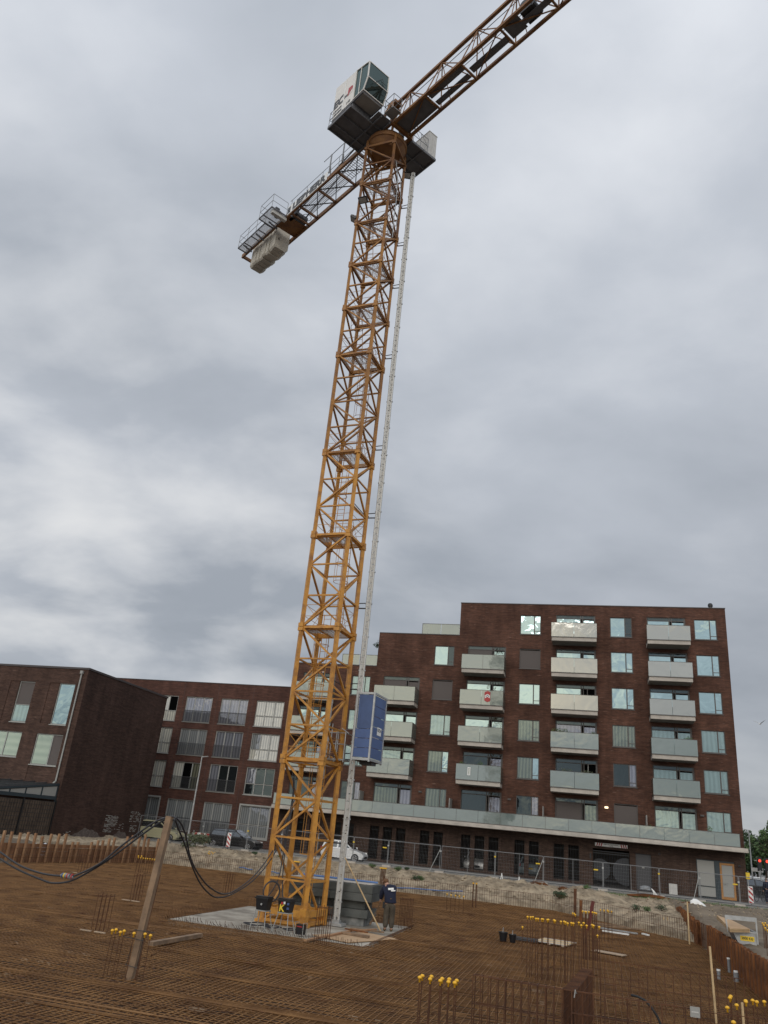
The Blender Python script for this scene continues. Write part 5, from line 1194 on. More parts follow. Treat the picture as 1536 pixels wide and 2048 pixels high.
# ---- site fence panels
FP = [32.6, 28.75, 26.3, 23.7, 20.0, 15.92, 12.5, 8.55, 4.6, 1.9, -0.95, -3.9, -6.75, -10.6, -13.6, -16.3]
def fence_d(s): return 5.6 if s > 9 else 5.9
for i in range(len(FP)-1):
    b, a = FP[i]-0.03, FP[i+1]+0.03; d = fence_d((a+b)/2); Lp = b-a; za = 1.10; hf = 1.80+0.0*i
    lab = 'mesh fence panel on the street edge, %s from the right' % ORD[i]
    root = thing('fence_panel', lab, 'site fence', W(a, d, za), YA, 'site fence panels along the street')
    f = MB(); 
    f.tube((0, 0, 0.04), (0, 0, hf), 0.021, 6); f.tube((Lp, 0, 0.04), (Lp, 0, hf), 0.021, 6); f.tube((0, 0, hf), (Lp, 0, hf), 0.021, 6); f.tube((0, 0, 0.14), (Lp, 0, 0.14), 0.019, 6)
    if Lp > 2.9: f.tube((Lp/2, 0, 0.14), (Lp/2, 0, hf), 0.016, 6)
    f.build('frame', M['fence'], root)
    f = MB(); n = int(Lp/0.11)
    for k in range(1, n): f.tube((Lp*k/n, 0, 0.14), (Lp*k/n, 0, hf), 0.0032, 3, cap=False)
    for k in range(8): f.tube((0, 0.006, 0.2+0.22*k), (Lp, 0.006, 0.2+0.22*k), 0.0032, 3, cap=False)
    f.build('wire_mesh', M['fence'], root)
    f = MB(); f.box(Lp-0.32, Lp+0.32, -0.11, 0.11, 0.0, 0.12); f.build('foot_block', M['concrete'], root)
    f = MB(); f.box(Lp-0.04, Lp+0.08, -0.04, 0.05, 1.40, 1.50); f.build('clamp', M['yellow' if i % 3 == 0 else 'galv'], root)
    if i in (2, 5, 7):
        f = MB(); f.tube((Lp, 0, hf-0.2), (Lp-0.55, -1.0, 0.05), 0.022, 6); f.build('back_stay', M['frame_light'], root)
    if i in (1, 4, 5, 8):
        f = MB(); f.box(Lp*0.85, Lp*0.85+0.3, -0.03, -0.022, 1.25, 1.33); f.build('name_plate', M['yellow'], root)
# ---- traffic boards
def traffic_board(s, d, z, label, ry=0.0):
    root = thing('traffic_board', label, 'traffic board', W(s, d, z), YA, 'red and white traffic boards')
    f = MB(); f.box(-0.15, 0.15, -0.02, 0.02, 0.22, 1.25); bo = f.build('board', M['white'], root)
    f = MB(); 
    for k in range(-1, 4):
        z0 = 0.30+k*0.34
        q = [(-0.135, z0+0.26), (0.135, z0), (0.135, z0+0.15), (-0.135, z0+0.41)]
        q = [(x, max(0.235, min(1.235, z_))) for x, z_ in q]
        if q[3][1]-q[0][1] < 0.01 and q[2][1]-q[1][1] < 0.01: continue
        f.add([(x, -0.024, z_) for x, z_ in q], [(0, 1, 2, 3)])
    f.build('red_stripe', M['red'], bo)
    f = MB(); f.box(-0.025, 0.025, -0.02, 0.02, 0.1, 0.22); f.box(-0.35, 0.35, -0.18, 0.18, 0.0, 0.1); f.build('foot', M['dark_steel'], root)
s_, d_ = SD(PD(455, 1697, 6.3)); traffic_board(s_, 6.3, 1.05, 'red and white striped board standing before the black car')
s_, d_ = SD(PD(1503, 1806, 4.8)); traffic_board(s_, 4.8, 1.1, 'red and white striped board by the corner of the tall block')
root = thing('road_barrier', 'low red and white road barrier beside the cable post top', 'barrier', W(-11.9, 5.0, 1.09), YA)
f = MB(); f.box(0, 2.2, -0.02, 0.02, 0.75, 0.95); f.box(0, 2.2, -0.02, 0.02, 0.25, 0.45); bo = f.build('board', M['white'], root)
f = MB()
for i in range(4):
    for z in (0.25, 0.75): f.box(0.15+i*0.55, 0.42+i*0.55, -0.026, -0.021, z+0.005, z+0.195)
f.build('red_patch', M['red'], bo)
f = MB(); f.box(0.05, 0.1, -0.05, 0.05, 0, 1.1); f.box(2.1, 2.15, -0.05, 0.05, 0, 1.1); f.build('legs', M['galv'], root)
# ---- street lamps
def lamp(px, pyb, pxt, pyt, d, label, arm, sign=False, zb=1.1):
    b = PD(px, pyb, d); t = PD(pxt, pyt, d); root = thing('street_lamp', label, 'street lamp', (b.x, b.y, zb), YA)
    h_ = t.z-zb; f = MB(); f.tube((0, 0, 0), (0, 0, h_*0.4), 0.09, 10, 0.075); f.tube((0, 0, h_*0.4), (0, 0, h_), 0.07, 10, 0.045); f.build('pole', M['galv'], root)
    f = MB(); f.beam((0.03*math.copysign(1, arm), 0, h_-0.02), (arm, 0, h_+0.06), 0.14, 0.06); f.build('lamp_head', M['galv'], root)
    if sign: f = MB(); f.box(-0.05, 1.0, -0.12, -0.09, h_*0.36, h_*0.42); f.build('street_sign', M['cab_grey'], root)
lamp(373, 1690, 388, 1512, 5.5, 'tall pale street lamp in front of the four-storey block', 0.55)
lamp(1508, 1790, 1499, 1660, -22, 'tall thin street lamp right of the tall block', -0.6, True)
lamp(1519, 1755, 1516, 1722, -55, 'farther small street lamp before the dark trees', -0.5)
# ---- cars
def car(label, s, d, z, rz, paint, L_=3.5, W_=1.62, H_=1.46, kind='hatch', name='parked_car', group=None):
    root = thing(name, label, 'car', W(s, d, z), YA+rz, group); hl = L_/2; hw = W_/2; r_ = 0.30
    # silhouettes (x,z) from tail to nose; nose at +x
    belt = H_*0.62
    body = [(-hl, 0.42), (-hl+0.03, 0.75), (-hl+0.12, belt), (-hl*0.3, belt+0.0), (hl*0.42, belt-0.02), (hl-0.30, belt-0.18), (hl-0.05, 0.62), (hl, 0.40), (hl-0.08, 0.22), (-hl+0.10, 0.22)]
    roof_ = [(-hl+0.10, belt-0.01), (-hl+0.30, H_-0.09), (-hl+0.75, H_), (hl*0.02, H_-0.03), (hl*0.50, belt-0.03)]
    def loft(mb, prof, sts):
        k = len(mb.v); n = len(prof); cx = 0
        for y, sx, sz in sts:
            for x, z_ in prof: mb.v.append((x*sx, y, 0.55+(z_-0.55)*sz if z_ > 0.3 else z_))
        for i in range(len(sts)-1):
            for j in range(n): mb.f.append((k+i*n+j, k+i*n+(j+1) % n, k+(i+1)*n+(j+1) % n, k+(i+1)*n+j)); mb.m.append(0)
        mb.f.append(tuple(k+j for j in reversed(range(n)))); mb.m.append(0); mb.f.append(tuple(k+(len(sts)-1)*n+j for j in range(n))); mb.m.append(0)
    f = MB(); loft(f, body, [(-hw, 0.955, 0.90), (-hw+0.05, 0.985, 0.97), (-hw*0.6, 1, 1), (hw*0.6, 1, 1), (hw-0.05, 0.985, 0.97), (hw, 0.955, 0.90)]); bo = f.build('body', paint, root)
    ti = 0.80
    def gv(x, z_, side): k = (z_-belt)/(H_-belt); return (x, side*(hw-0.035-0.17*max(0, k)), z_)
    f = MB(); vs = [gv(x, z_, -1) for x, z_ in roof_]+[gv(x, z_, 1) for x, z_ in roof_]; n = 5
    f.add(vs, [(4, 3, 2, 1, 0), (5, 6, 7, 8, 9)]+[(j, j+1, j+6, j+5) for j in range(4)]); f.build('cabin', paint, root)
    def inset(p, k=0.84): c = (sum(q[0] for q in p)/len(p), sum(q[1] for q in p)/len(p)); return [(c[0]+(q[0]-c[0])*k, c[1]+(q[1]-c[1])*(k-0.02)) for q in p]
    xm = (-hl*0.22)
    for side in (-1, 1):
        for P in ([(-hl+0.20, belt+0.02), (-hl+0.40, H_-0.10), (xm-0.03, H_-0.05), (xm-0.03, belt+0.02)], [(xm+0.03, belt+0.02), (xm+0.03, H_-0.05), (hl*0.03, H_-0.08), (hl*0.42, belt+0.02)]):
            P = inset(P, 0.93); f = MB(); v = [Vector(gv(x, z_, side))+Vector((0, side*0.004, 0)) for x, z_ in P]; f.add(v, [(0, 1, 2, 3) if side > 0 else (3, 2, 1, 0)]); f.build('side_window', M['car_glass'], root)
    def cross(p0, p1, k, off, nm, mt_):
        f = MB(); a0 = Vector(gv(*p0, -1)); a1 = Vector(gv(*p0, 1)); b0 = Vector(gv(*p1, -1)); b1 = Vector(gv(*p1, 1)); c = (a0+a1+b0+b1)/4
        f.add([c+(q-c)*k+Vector(off) for q in (a0, a1, b1, b0)], [(0, 1, 2, 3)]); return f.build(nm, mt_, root)
    cross(roof_[4], roof_[3], 0.90, (0.006, 0, 0.006), 'windscreen', M['car_glass']); cross(roof_[0], roof_[1], 0.85, (-0.006, 0, 0.004), 'rear_window', M['car_glass'])
    for side in (-1, 1):
        f = MB(); f.box(hl-0.34, hl-0.10, side*(hw-0.03)-0.14 if side > 0 else side*(hw-0.03), side*(hw-0.03) if side > 0 else side*(hw-0.03)+0.14, 0.60, 0.72); f.build('headlight', M['rim'], root)
        f = MB(); f.box(-hl+0.0, -hl+0.10, side*(hw-0.02)-0.12 if side > 0 else side*(hw-0.02), side*(hw-0.02) if side > 0 else side*(hw-0.02)+0.12, 0.72, 0.92); f.build('tail_light', M['lamp_red'], root)
        f = MB(); f.box(hl*0.36, hl*0.36+0.14, side*(hw+0.02), side*(hw+0.13), belt+0.01, belt+0.13) if side > 0 else f.box(hl*0.36, hl*0.36+0.14, side*(hw+0.13), side*(hw+0.02), belt+0.01, belt+0.13); f.build('mirror', paint, root)
        for x in (-hl+0.56, hl-0.66):
            f = MB(); y = side*(hw-0.01)
            f.tube((x, y-side*0.19, r_), (x, y-0.0, r_), r_+0.055, 20); f.build('wheel_arch', M['black'], root)
            f = MB(); f.tube((x, y-side*0.10, r_), (x, y+side*0.015, r_), r_, 22); w_o = f.build('wheel', M['tyre'], root)
            f = MB()
            for k in range(5):
                t = 2*math.pi*k/5; f.beam((x+0.04*math.cos(t), y+side*0.022, r_+0.04*math.sin(t)), (x+0.185*math.cos(t), y+side*0.022, r_+0.185*math.sin(t)), 0.05, 0.012, up=(0, 1, 0))
            f.ring((x, y+side*0.018, r_), 0.19, 0.014, 20, 5, 'y'); f.build('rim', M['rim'], w_o)
    f = MB(); f.box(hl-0.05, hl+0.008, -0.45, 0.45, 0.30, 0.46); f.build('grille', M['black'], root)
    f = MB(); f.box(-hl-0.012, -hl+0.02, -0.26, 0.26, 0.55, 0.66); f.build('number_plate', M['yellow'], root)
    return root
P_w = mat('white_car_paint', (0.78, 0.78, 0.77), 0.25, coat=0.6); P_b = mat('black_car_paint', (0.010, 0.010, 0.012), 0.3, coat=0.3); P_y = mat('pale_beige_car_paint', (0.48, 0.45, 0.28), 0.3, coat=0.6); P_s = mat('silver_car_paint', (0.5, 0.51, 0.53), 0.3, metal=0.5, coat=0.6); P_bl = mat('pale_blue_car_paint', (0.30, 0.38, 0.42), 0.3, coat=0.6)
car('small white hatchback parked on the street behind the crane mast', 0.62, 3.75, 1.10, 0, P_w)
car('black hatchback parked before the four-storey block', -8.35, 4.35, 1.10, 0, P_b, 4.2, 1.78, 1.46)
car('pale beige hatchback half hidden by the brown house gable', -15.3, 3.9, 1.10, 0, P_y, 3.9, 1.68, 1.50)
car('white car parked inside the barred garage', 10.1, -3.4, 1.2, R(90)*-1, P_w, 4.2, 1.75, 1.5, name='garage_car')
car('pale blue car in the garage right of the white one', 14.4, -4.8, 1.2, R(90), P_bl, 4.0, 1.7, 1.5, name='garage_car')
for i, (px, py, d, pt, lb, rz) in enumerate([(1512, 1766, -18, P_b, 'dark car in the queue right of the tall block', 0.3), (1524, 1768, -24, P_s, 'silver car in the queue right of the tall block', 0.35), (1530, 1757, -40, P_w, 'white car far down the side road', 0.4), (1546, 1764, -30, P_bl, 'pale blue car at the far right edge', 0.4)]):
    v = PD(px, py, d); s_, d_ = SD(v); car(lb, s_, d_, 1.095, rz, pt, 4.3, 1.78, 1.5)
# ---- traffic lights
for i, (px, py) in enumerate(((1489, 1745), (1503, 1746))):
    px += 32 if i == 0 else 33
    v = PD(px, py, -20); root = thing('traffic_light', ['traffic light showing red near the side road', 'second red traffic light at the right edge'][i], 'traffic light', (v.x, v.y, 1.1), YA)
    f = MB(); f.tube((0, 0, 0), (0, 0, 3.3), 0.05, 8); f.build('pole', M['galv'], root)
    f = MB(); f.box(-0.16, 0.16, -0.1, 0.1, 2.3, 3.3); f.box(-0.22, 0.22, 0.1, 0.12, 2.2, 3.4); f.build('signal_head', M['black'], root)
    f = MB(); f.tube((0, -0.1, 3.1), (0, -0.14, 3.1), 0.12, 16); f.build('red_lens', M['lit_red'], root)
v = PD(1496.5, 1800, 2.5); root = thing('letter_box', 'small yellow box on the corner of the tall block', 'letter box', (v.x+0.1, v.y, 2.75), YA)
f = MB(); f.box(-0.12, 0.12, -0.1, 0.1, 0.0, 0.42); f.build('body', M['yellow'], root); f = MB(); f.tube((0, 0, -1.65), (0, 0, 0), 0.03, 6); f.build('post', M['galv'], root)
# ---- bicycle
v = PD(1519, 1787, -6); root = thing('bicycle', 'dark bicycle leaning at the far right by the road', 'bicycle', (v.x, v.y, 1.1), YA+0.9)
for x in (-0.52, 0.52): f = MB(); f.ring((x, 0, 0.34), 0.33, 0.02, 24, 5, 'y'); f.build('wheel', M['tyre'], root)
f = MB()
for p, q in (((-0.52, 0.34), (-0.15, 0.85)), ((-0.52, 0.34), (-0.02, 0.30)), ((-0.15, 0.85), (-0.02, 0.30)), ((-0.15, 0.80), (0.38, 0.82)), ((-0.02, 0.30), (0.38, 0.80)), ((0.38, 1.0), (0.52, 0.34))): f.tube((p[0], 0, p[1]), (q[0], 0, q[1]), 0.02, 5)
f.build('frame', M['black'], root)
f = MB(); f.tube((0.36, -0.28, 1.02), (0.36, 0.28, 1.02), 0.015, 5); f.build('handlebar', M['black'], root); f = MB(); f.box(-0.28, -0.05, -0.08, 0.08, 0.88, 0.94); f.build('saddle', M['black'], root)

# ---- plants
def leaves(f, c, rad, n, sz, rr_, flat=1.0):
    for i in range(n):
        u_ = Vector((rr_.gauss(0, 1), rr_.gauss(0, 1), rr_.gauss(0, 1))).normalized()*(rr_.random()**0.45)
        p = Vector(c)+Vector((u_.x*rad[0], u_.y*rad[1], u_.z*rad[2]))
        a = Vector((rr_.gauss(0, 1), rr_.gauss(0, 1), rr_.gauss(0, 1)*flat)).normalized(); b = a.orthogonal().normalized(); k = sz*rr_.uniform(.6, 1.4)
        f.add([p-a*k-b*k*.35, p+a*k*.2-b*k*.5, p+a*k, p+a*k*.2+b*k*.5], [(0, 1, 2, 3)])
def plant(name, label, px, py, z, d, rad, n, sz, mt='leaf', seed=1, cat='plant', group=None):
    v = PD(px, py, d); s_, dd = SD(v); rr_ = random.Random(seed); zb = H(s_, dd) if z is None else z
    root = thing(name, label, cat, (v.x, v.y, zb), YA, group); f = MB()
    for i in range(5):
        o = (rr_.uniform(-.5, .5)*rad[0], rr_.uniform(-.5, .5)*rad[1], rad[2]*rr_.uniform(.5, 1.1)); leaves(f, o, (rad[0]*.6, rad[1]*.6, rad[2]*.6), n//5, sz, rr_)
    f.build('foliage', M[mt], root)
    f = MB()
    for i in range(9): t = rr_.uniform(0, 6.3); f.tube((0, 0, -0.03), (rad[0]*.7*math.cos(t), rad[1]*.7*math.sin(t), rad[2]*rr_.uniform(.8, 1.8)), 0.010, 4, 0.004)
    f.build('stems', M['bark'], root)
plant('bush', 'large dusty green bush on the sand below the black car', 391, 1702, None, 8.6, (1.05, 0.7, 0.62), 900, 0.07, 'leaf_grey', 1, 'bush')
plant('bush', 'low dusty scrub left of the large bush on the sand', 370, 1710, None, 9.4, (0.6, 0.5, 0.3), 260, 0.06, 'leaf_grey', 2, 'bush')
plant('bush', 'round dark green bush on the sand left of the rusty steel', 1119, 1818, None, 11.6, (0.50, 0.45, 0.34), 600, 0.05, 'leaf_dark', 3, 'bush')
for i, (px, py, d, sz, lb) in enumerate([(795, 1752, 9.3, .34, 'green weed on the sand above the worker'), (828, 1770, 10.6, .36, 'taller weed on the sand right of the worker'), (842, 1766, 10.2, .3, 'weed beside the taller weed right of the worker'), (814, 1745, 8.8, .22, 'small weed high on the sand behind the worker'), (745, 1730, 8.2, .3, 'weed on the sand below the white car'), (508, 1718, 8.6, .26, 'small bright weed on the sand right of the black car'), (560, 1712, 8.0, .3, 'weed on the sand just left of the mast'), (1272, 1827, 15.2, .42, 'weed patch at the slanting rebar wall, left one'), (1296, 1830, 15.4, .3, 'weed patch at the slanting rebar wall, middle one'), (1323, 1828, 14.2, .44, 'weed patch at the slanting rebar wall, right one'), (1172, 1806, 10.6, .35, 'weed on the mound behind the red steel strut')]):
    plant('weed', lb, px, py, None, d, (sz, sz*.8, sz*.6), 150, 0.045, 'leaf_dark' if i % 2 else 'leaf', 10+i, 'weed', 'weeds on the sand')
f = MB(); rr_ = random.Random(8)
for i in range(1500):
    s = rr_.choice((rr_.uniform(22.5, 27), rr_.uniform(27, 31), rr_.uniform(19.5, 23))); d = rr_.uniform(6.6, 8.6) if s > 22.5 else rr_.uniform(6.6, 8); z = H(s, d); h_ = rr_.uniform(.05, .14)
    f.add([(s-.012, -d, z), (s+.012, -d, z), (s+rr_.uniform(-.04, .04), -d+rr_.uniform(-.04, .04), z+h_)], [(0, 1, 2)])
tag(place(f.build('verge_grass', M['leaf'])), 'short green grass along the fence line at the right', 'grass', kind='stuff')
def tree(px, py, d, hgt, rad, label, seed, mt='leaf_dark'):
    v = PD(px, py, d); rr_ = random.Random(seed); root = thing('tree', label, 'tree', (v.x, v.y, 1.05), YA, 'trees beyond the side road')
    f = MB(); f.path([(0, 0, -0.1), (0.1, 0, hgt*0.3), (0.0, 0.1, hgt*0.55), (0.05, 0, hgt*0.85)], [0.28, 0.22, 0.14, 0.05], 8)
    for i in range(7): t = rr_.uniform(0, 6.3); z = hgt*rr_.uniform(.35, .7); f.tube((0, 0, z), (rad*.7*math.cos(t), rad*.7*math.sin(t), z+rad*.5), 0.08, 5, 0.02)
    f.build('trunk', M['bark'], root)
    f = MB()
    for i in range(16):
        t = rr_.uniform(0, 6.3); k = rr_.random(); rr2 = rad*(1-0.55*k)*rr_.uniform(.3, .8); c = (rr2*math.cos(t), rr2*math.sin(t), hgt*(0.40+0.52*k)); q = rad*rr_.uniform(.28, .45)
        leaves(f, c, (q, q, q*.8), 150, 0.20, rr_)
    f.build('crown', M[mt], root)
for i, (px, d, h_, rd, lb) in enumerate([(1505, -60, 4.2, 2.2, 'dark tree nearest the tall block beyond the side road'), (1516, -60, 5.4, 2.6, 'second dark tree from the tall block'), (1533, -58, 6.2, 2.8, 'tallest dark tree, at the right edge'), (1550, -55, 6.4, 3.0, 'dark tree just past the right edge'), (1490, -75, 7.0, 3.0, 'tree mostly hidden behind the tall block'), (1575, -60, 9, 3.4, 'tree beyond the right edge of the road')]):
    tree(px, 1750, d, h_+1.2, rd, lb, 30+i, 'leaf_dark' if i % 2 == 0 else 'leaf')
tree(730, 1310, 6, 1.0, 0.3, 'x', 77) if False else None
for i, (s_, y_, z_, lb) in enumerate([(0.2, 0.6, 17.2, 'low shrub on the roof terrace left of the step'), (-0.5, 0.8, 17.2, 'small shrub on the roof terrace by its glass rail'), (0.55, 0.35, 19.0, 'twiggy plant climbing the roof step')]):
    root = thing('terrace_plant', lb, 'plant', W(s_, -y_, z_), YA, 'plants on the roof terrace'); f = MB(); rr_ = random.Random(50+i); leaves(f, (0, 0, 0.5 if i < 2 else 0.1), (0.5, 0.3, 0.5 if i < 2 else .25), 160, 0.06, rr_); f.build('foliage', M['leaf_dark'], root); f = MB(); f.tube((0, 0, 0), (0, 0, 0.6), 0.02, 5); f.build('stem', M['bark'], root)
for lb, s_, d_, z_, n, rx in [('green plant box hanging over a middle balcony rail', 16.9, 1.6, fl(4)+1.25, 200, .75), ('small plant at the right end of the same balcony rail', 19.5, 1.5, fl(4)+1.15, 70, .25), ('round green plant on the left end of a third floor balcony', 9.0, 1.4, fl(3)+1.15, 110, .3), ('yellowish pointed plant on a third floor balcony', 10.6, 1.4, fl(3)+1.15, 110, .28), ('dark plant on the right column balcony rail', 26.6, 1.5, fl(4)+1.2, 100, .35), ('pale flower row on the lower middle balcony', 17.3, 1.6, fl(3)+1.2, 90, .7), ('pale flowers at the right of the lower middle balcony', 19.0, 1.6, fl(3)+1.2, 70, .5), ('climbing plant behind the partition of the long balcony', 23.55, 0.6, fl(2)+0.6, 120, .2), ('small potted plant on the long balcony near its right end', 27.7, 1.3, fl(2)+0.9, 60, .2)]:
    root = thing('balcony_plant', lb, 'plant', W(s_, d_, z_-0.35), YA, 'plants on the balconies'); rr_ = random.Random(int(s_*10)); f = MB()
    leaves(f, (0, 0, 0.48), (rx, 0.15, 0.22 if 'pointed' not in lb else .4), n, 0.05, rr_); f.build('foliage', M['leaf' if 'pale' not in lb else 'leaf_grey'], root); f = MB(); f.box(-rx*.7, rx*.7, -0.09, 0.09, 0.12, 0.32); f.build('pot', M['dark_steel'], root)
# banner and notice on balconies
root = thing('banner', 'red and white printed cloth banner with a bent shape on a balcony rail', 'banner', W(11.0, 1.76, fl(5)+0.35), YA)
f = MB(); f.add([(-.24, 0, .75), (0, 0, .88), (.24, 0, .78), (.24, 0, .05), (0, 0, -.04), (-.24, 0, .08), (-.24, .01, .75), (0, .01, .88), (.24, .01, .78), (.24, .01, .05), (0, .01, -.04), (-.24, .01, .08)], [(5, 4, 3, 2, 1, 0), (6, 7, 8, 9, 10, 11)]); f.build('cloth', M['red'], root)
f = MB(); f.add([(-.2, -.004, .5), (0, -.004, .62), (.2, -.004, .52), (.2, -.004, .28), (0, -.004, .38), (-.2, -.004, .26)], [(5, 4, 3, 2, 1, 0)]); f.build('white_patch', M['white'], root)
f = MB()
for x, z in ((-.10, .42), (0.0, .5), (.1, .44)): f.box(x-.03, x+.03, -.008, -.005, z-.05, z+.05)
f.build('print', M['navy'], root)
root = thing('notice', 'narrow white notice strip with green marks on a balcony front', 'notice', W(9.75, 1.76, fl(3)+0.42), YA)
f = MB(); f.box(-.12, .12, 0, .01, 0, .62); f.build('sheet', M['white'], root); f = MB()
for i in range(5): f.box(-.05, .05, -.004, -.001, .08+i*.1, .13+i*.1)
f.build('marks', M['leaf'], root)
# gull
v = gp(1520, 1448, 12.0); v = CP+ray(1520, 1448).normalized()*90; root = thing('gull', 'small pale gull gliding at the right edge of the sky', 'bird', v, 0.6)
f = MB(); f.path([(-.25, 0, 0), (-.1, 0, .02), (.1, 0, .01), (.28, 0, .02)], [.02, .07, .07, .01], 8); f.build('body', M['white'], root)
for s__ in (-1, 1): f = MB(); f.add([(-.08, s__*.05, .03), (.10, s__*.05, .03), (.06, s__*.4, .25), (-.15, s__*.75, .38), (-.12, s__*.4, .22)], [(0, 1, 2, 3, 4)]); f.build('wing', M['frame_light'], root)

# ---- timber cable post and cables
post_b = Vector((-4.58, 19.85, -0.05)); pp = onplane(330, 1640, post_b, Vector((0, -1, 0))); post_t = Vector((pp.x+0.09, pp.y+0.05, 3.36))
root = thing('cable_post', 'thick leaning timber post carrying the black cables at the left', 'post', post_b, 0)
f = MB(); q = post_t-post_b; f.beam((0, 0, 0), q, 0.145, 0.14, up=(0.3, 1, 0)); f.build('timber', M['wood'], root)
f = MB(); f.tube((0.14, -0.15, 0), (0.14+q.x*0.62, -0.14+q.y*.6, 2.15), 0.011, 6); f.build('prop_bar', M['rust_dark'], root)
f = MB()
for z in (0.28, 0.82, 1.0): k = z/3.4; f.tube((q.x*k-0.15-(0.2 if z == .82 else 0), -0.13, z+(0.03 if z < .9 else 0)), (q.x*k+0.18+(0.15 if z > .9 else 0), -0.13, z-0.02), 0.008, 5)
for k_ in (-1, 1): f.tube((q.x*.08+k_*.12, -.13, .3), (q.x*.25+k_*.11, -.13, .9), 0.007, 5)
f.build('tie_wire', M['black'], root)
def cable_px(pts, P, Q, r, name, label, extra=(), pre=()):
    n_ = (Q-P).cross(Vector((0, 0, 1))).normalized(); out_ = list(pre)
    for x, y in pts: out_.append(onplane(x, y, P, n_))
    out_ += list(extra)
    # smooth with Catmull-Rom
    sm = []
    for i in range(len(out_)-1):
        a = out_[max(i-1, 0)]; b = out_[i]; c = out_[i+1]; d = out_[min(i+2, len(out_)-1)]
        for k in range(6):
            t = k/6; sm.append(0.5*((2*b)+(-a+c)*t+(2*a-5*b+4*c-d)*t*t+(-a+3*b-3*c+d)*t**3))
    sm.append(out_[-1]); f = MB(); f.path(sm, r, 7); return tag(f.build(name, M['cable'], None, True), label, 'cable', 'cables over the timber post')
PT = Vector((post_t.x, post_t.y, 0)); LQ = PT-U*8
cable_px([(-90,1640),(-40,1680),(0,1704),(40,1731),(85,1747),(125,1752),(150,1751),(200,1727),(240,1694),(280,1664),(310,1644),(330,1636),(346,1633),(352,1637)], PT, LQ, 0.022, 'cable', 'upper black cable sagging left of the timber post')
cable_px([(-90,1655),(-40,1695),(0,1718),(40,1741),(80,1758),(105,1766),(138,1763),(170,1748),(210,1724),(250,1695),(290,1665),(315,1648),(335,1638),(350,1641)], PT-NN*0.05, LQ-NN*0.05, 0.022, 'cable', 'lower black cable sagging left of the timber post')
ML = Vector((-2.95, 32.35, 0)); 
cable_px([(350,1634),(362,1647),(372,1673),(380,1712),(395,1745),(420,1775),(452,1788),(490,1768),(520,1738),(545,1702),(562,1666),(580,1622),(597,1575)], PT, ML, 0.021, 'cable', 'upper black cable between the timber post and the mast', extra=[Vector((-2.6, 32.5, 5.4)), Vector((-2.5, 32.6, 4.6)), Vector((-2.55, 32.4, 3.0)), Vector((-2.6, 32.2, 1.5)), Vector((-2.9, 31.2, 0.8))])
cable_px([(350,1638),(358,1660),(370,1690),(384,1731),(400,1766),(418,1787),(435,1795),(462,1789),(500,1766),(530,1735),(553,1700),(570,1664),(588,1610),(600,1578)], PT-NN*0.06, ML, 0.021, 'cable', 'lower black cable between the timber post and the mast', extra=[Vector((-2.5, 32.6, 5.3)), Vector((-2.45, 32.5, 4.2)), Vector((-2.5, 32.3, 2.6)), Vector((-2.4, 32.1, 1.2)), Vector((-2.2, 31.4, 0.75))])
c0 = onplane(134, 1751.5, PT, NN); root = thing('cable_connector', 'taped cable connector with coloured bands hanging on the left cable', 'connector', c0, YA)
f = MB(); f.path([(-.17, 0, -.01), (-.12, 0, 0), (0, 0, 0), (.13, 0, -.02), (.18, 0, -.01)], [.03, .05, .055, .055, .03], 12); f.build('sleeve', M['plastic_grey'], root, True)
for x, mt_ in ((-.06, 'yellow'), (.03, 'red'), (.10, 'dark_steel'), (.145, 'red'), (-.11, 'blue')):
    f = MB(); f.path([(x-.013, 0, -.003), (x+.013, 0, -.003)], .060, 12); f.build('band', M[mt_], root)

# ---- distribution boxes on trestles
def tub(px, py, label, mark):
    v = gp(px, py, 0.0); root = thing('distribution_box', label, 'distribution box', (v.x, v.y, -0.02), YA-0.15)
    f = MB(); f.add([(x*k, y*k, z) for z, k in ((0.62, 0.82), (1.0, 1.0)) for x, y in ((-.24, -.19), (.24, -.19), (.24, .19), (-.24, .19))], [(3, 2, 1, 0), (4, 5, 6, 7), (0, 1, 5, 4), (1, 2, 6, 5), (2, 3, 7, 6), (3, 0, 4, 7)])
    f.box(-.27, .27, -.22, .22, .96, 1.0) ; f.box(-.24, .24, -.19, .19, 1.0, 1.05); bo = f.build('box', M['black'], root)
    f = MB(); f.box(-.22, .22, -.17, .17, 0.58, 0.615)
    f.build('trestle_top', M['frame_light'], root)
    for x, y in ((-1, -1), (1, -1), (1, 1), (-1, 1)): f = MB(); f.tube((x*.19, y*.14, .60), (x*.30, y*.26, 0.0), 0.016, 6); f.build('leg', M['frame_light'], root)
    if mark:
        f = MB(); text_mb(f, 'K', 0.30, face_M((-.06, -.20, .74), (1, 0, 0), (0, 0.12, 1)), .002, bold=.01); f.build('lettering', M['yellow'], bo)
        f = MB(); f.box(-.10, -.02, -.215, -.20, .86, .94); f.build('socket', M['red'], bo); f = MB(); f.box(.0, .07, -.215, -.20, .88, .97); f.build('socket', M['white'], bo)
        for z in (.72, .86): f = MB(); f.box(.14, .22, -.215, -.19, z, z+.07); f.build('plug', M['blue'], bo)
    else:
        f = MB(); f.tube((.02, -.19, .80), (.02, -.215, .80), .035, 12); f.build('socket', M['galv'], bo)
tub(521, 1858, 'plain black distribution box on a pale trestle, the left one', False); tub(566, 1863, 'black distribution box with yellow K on a pale trestle', True)
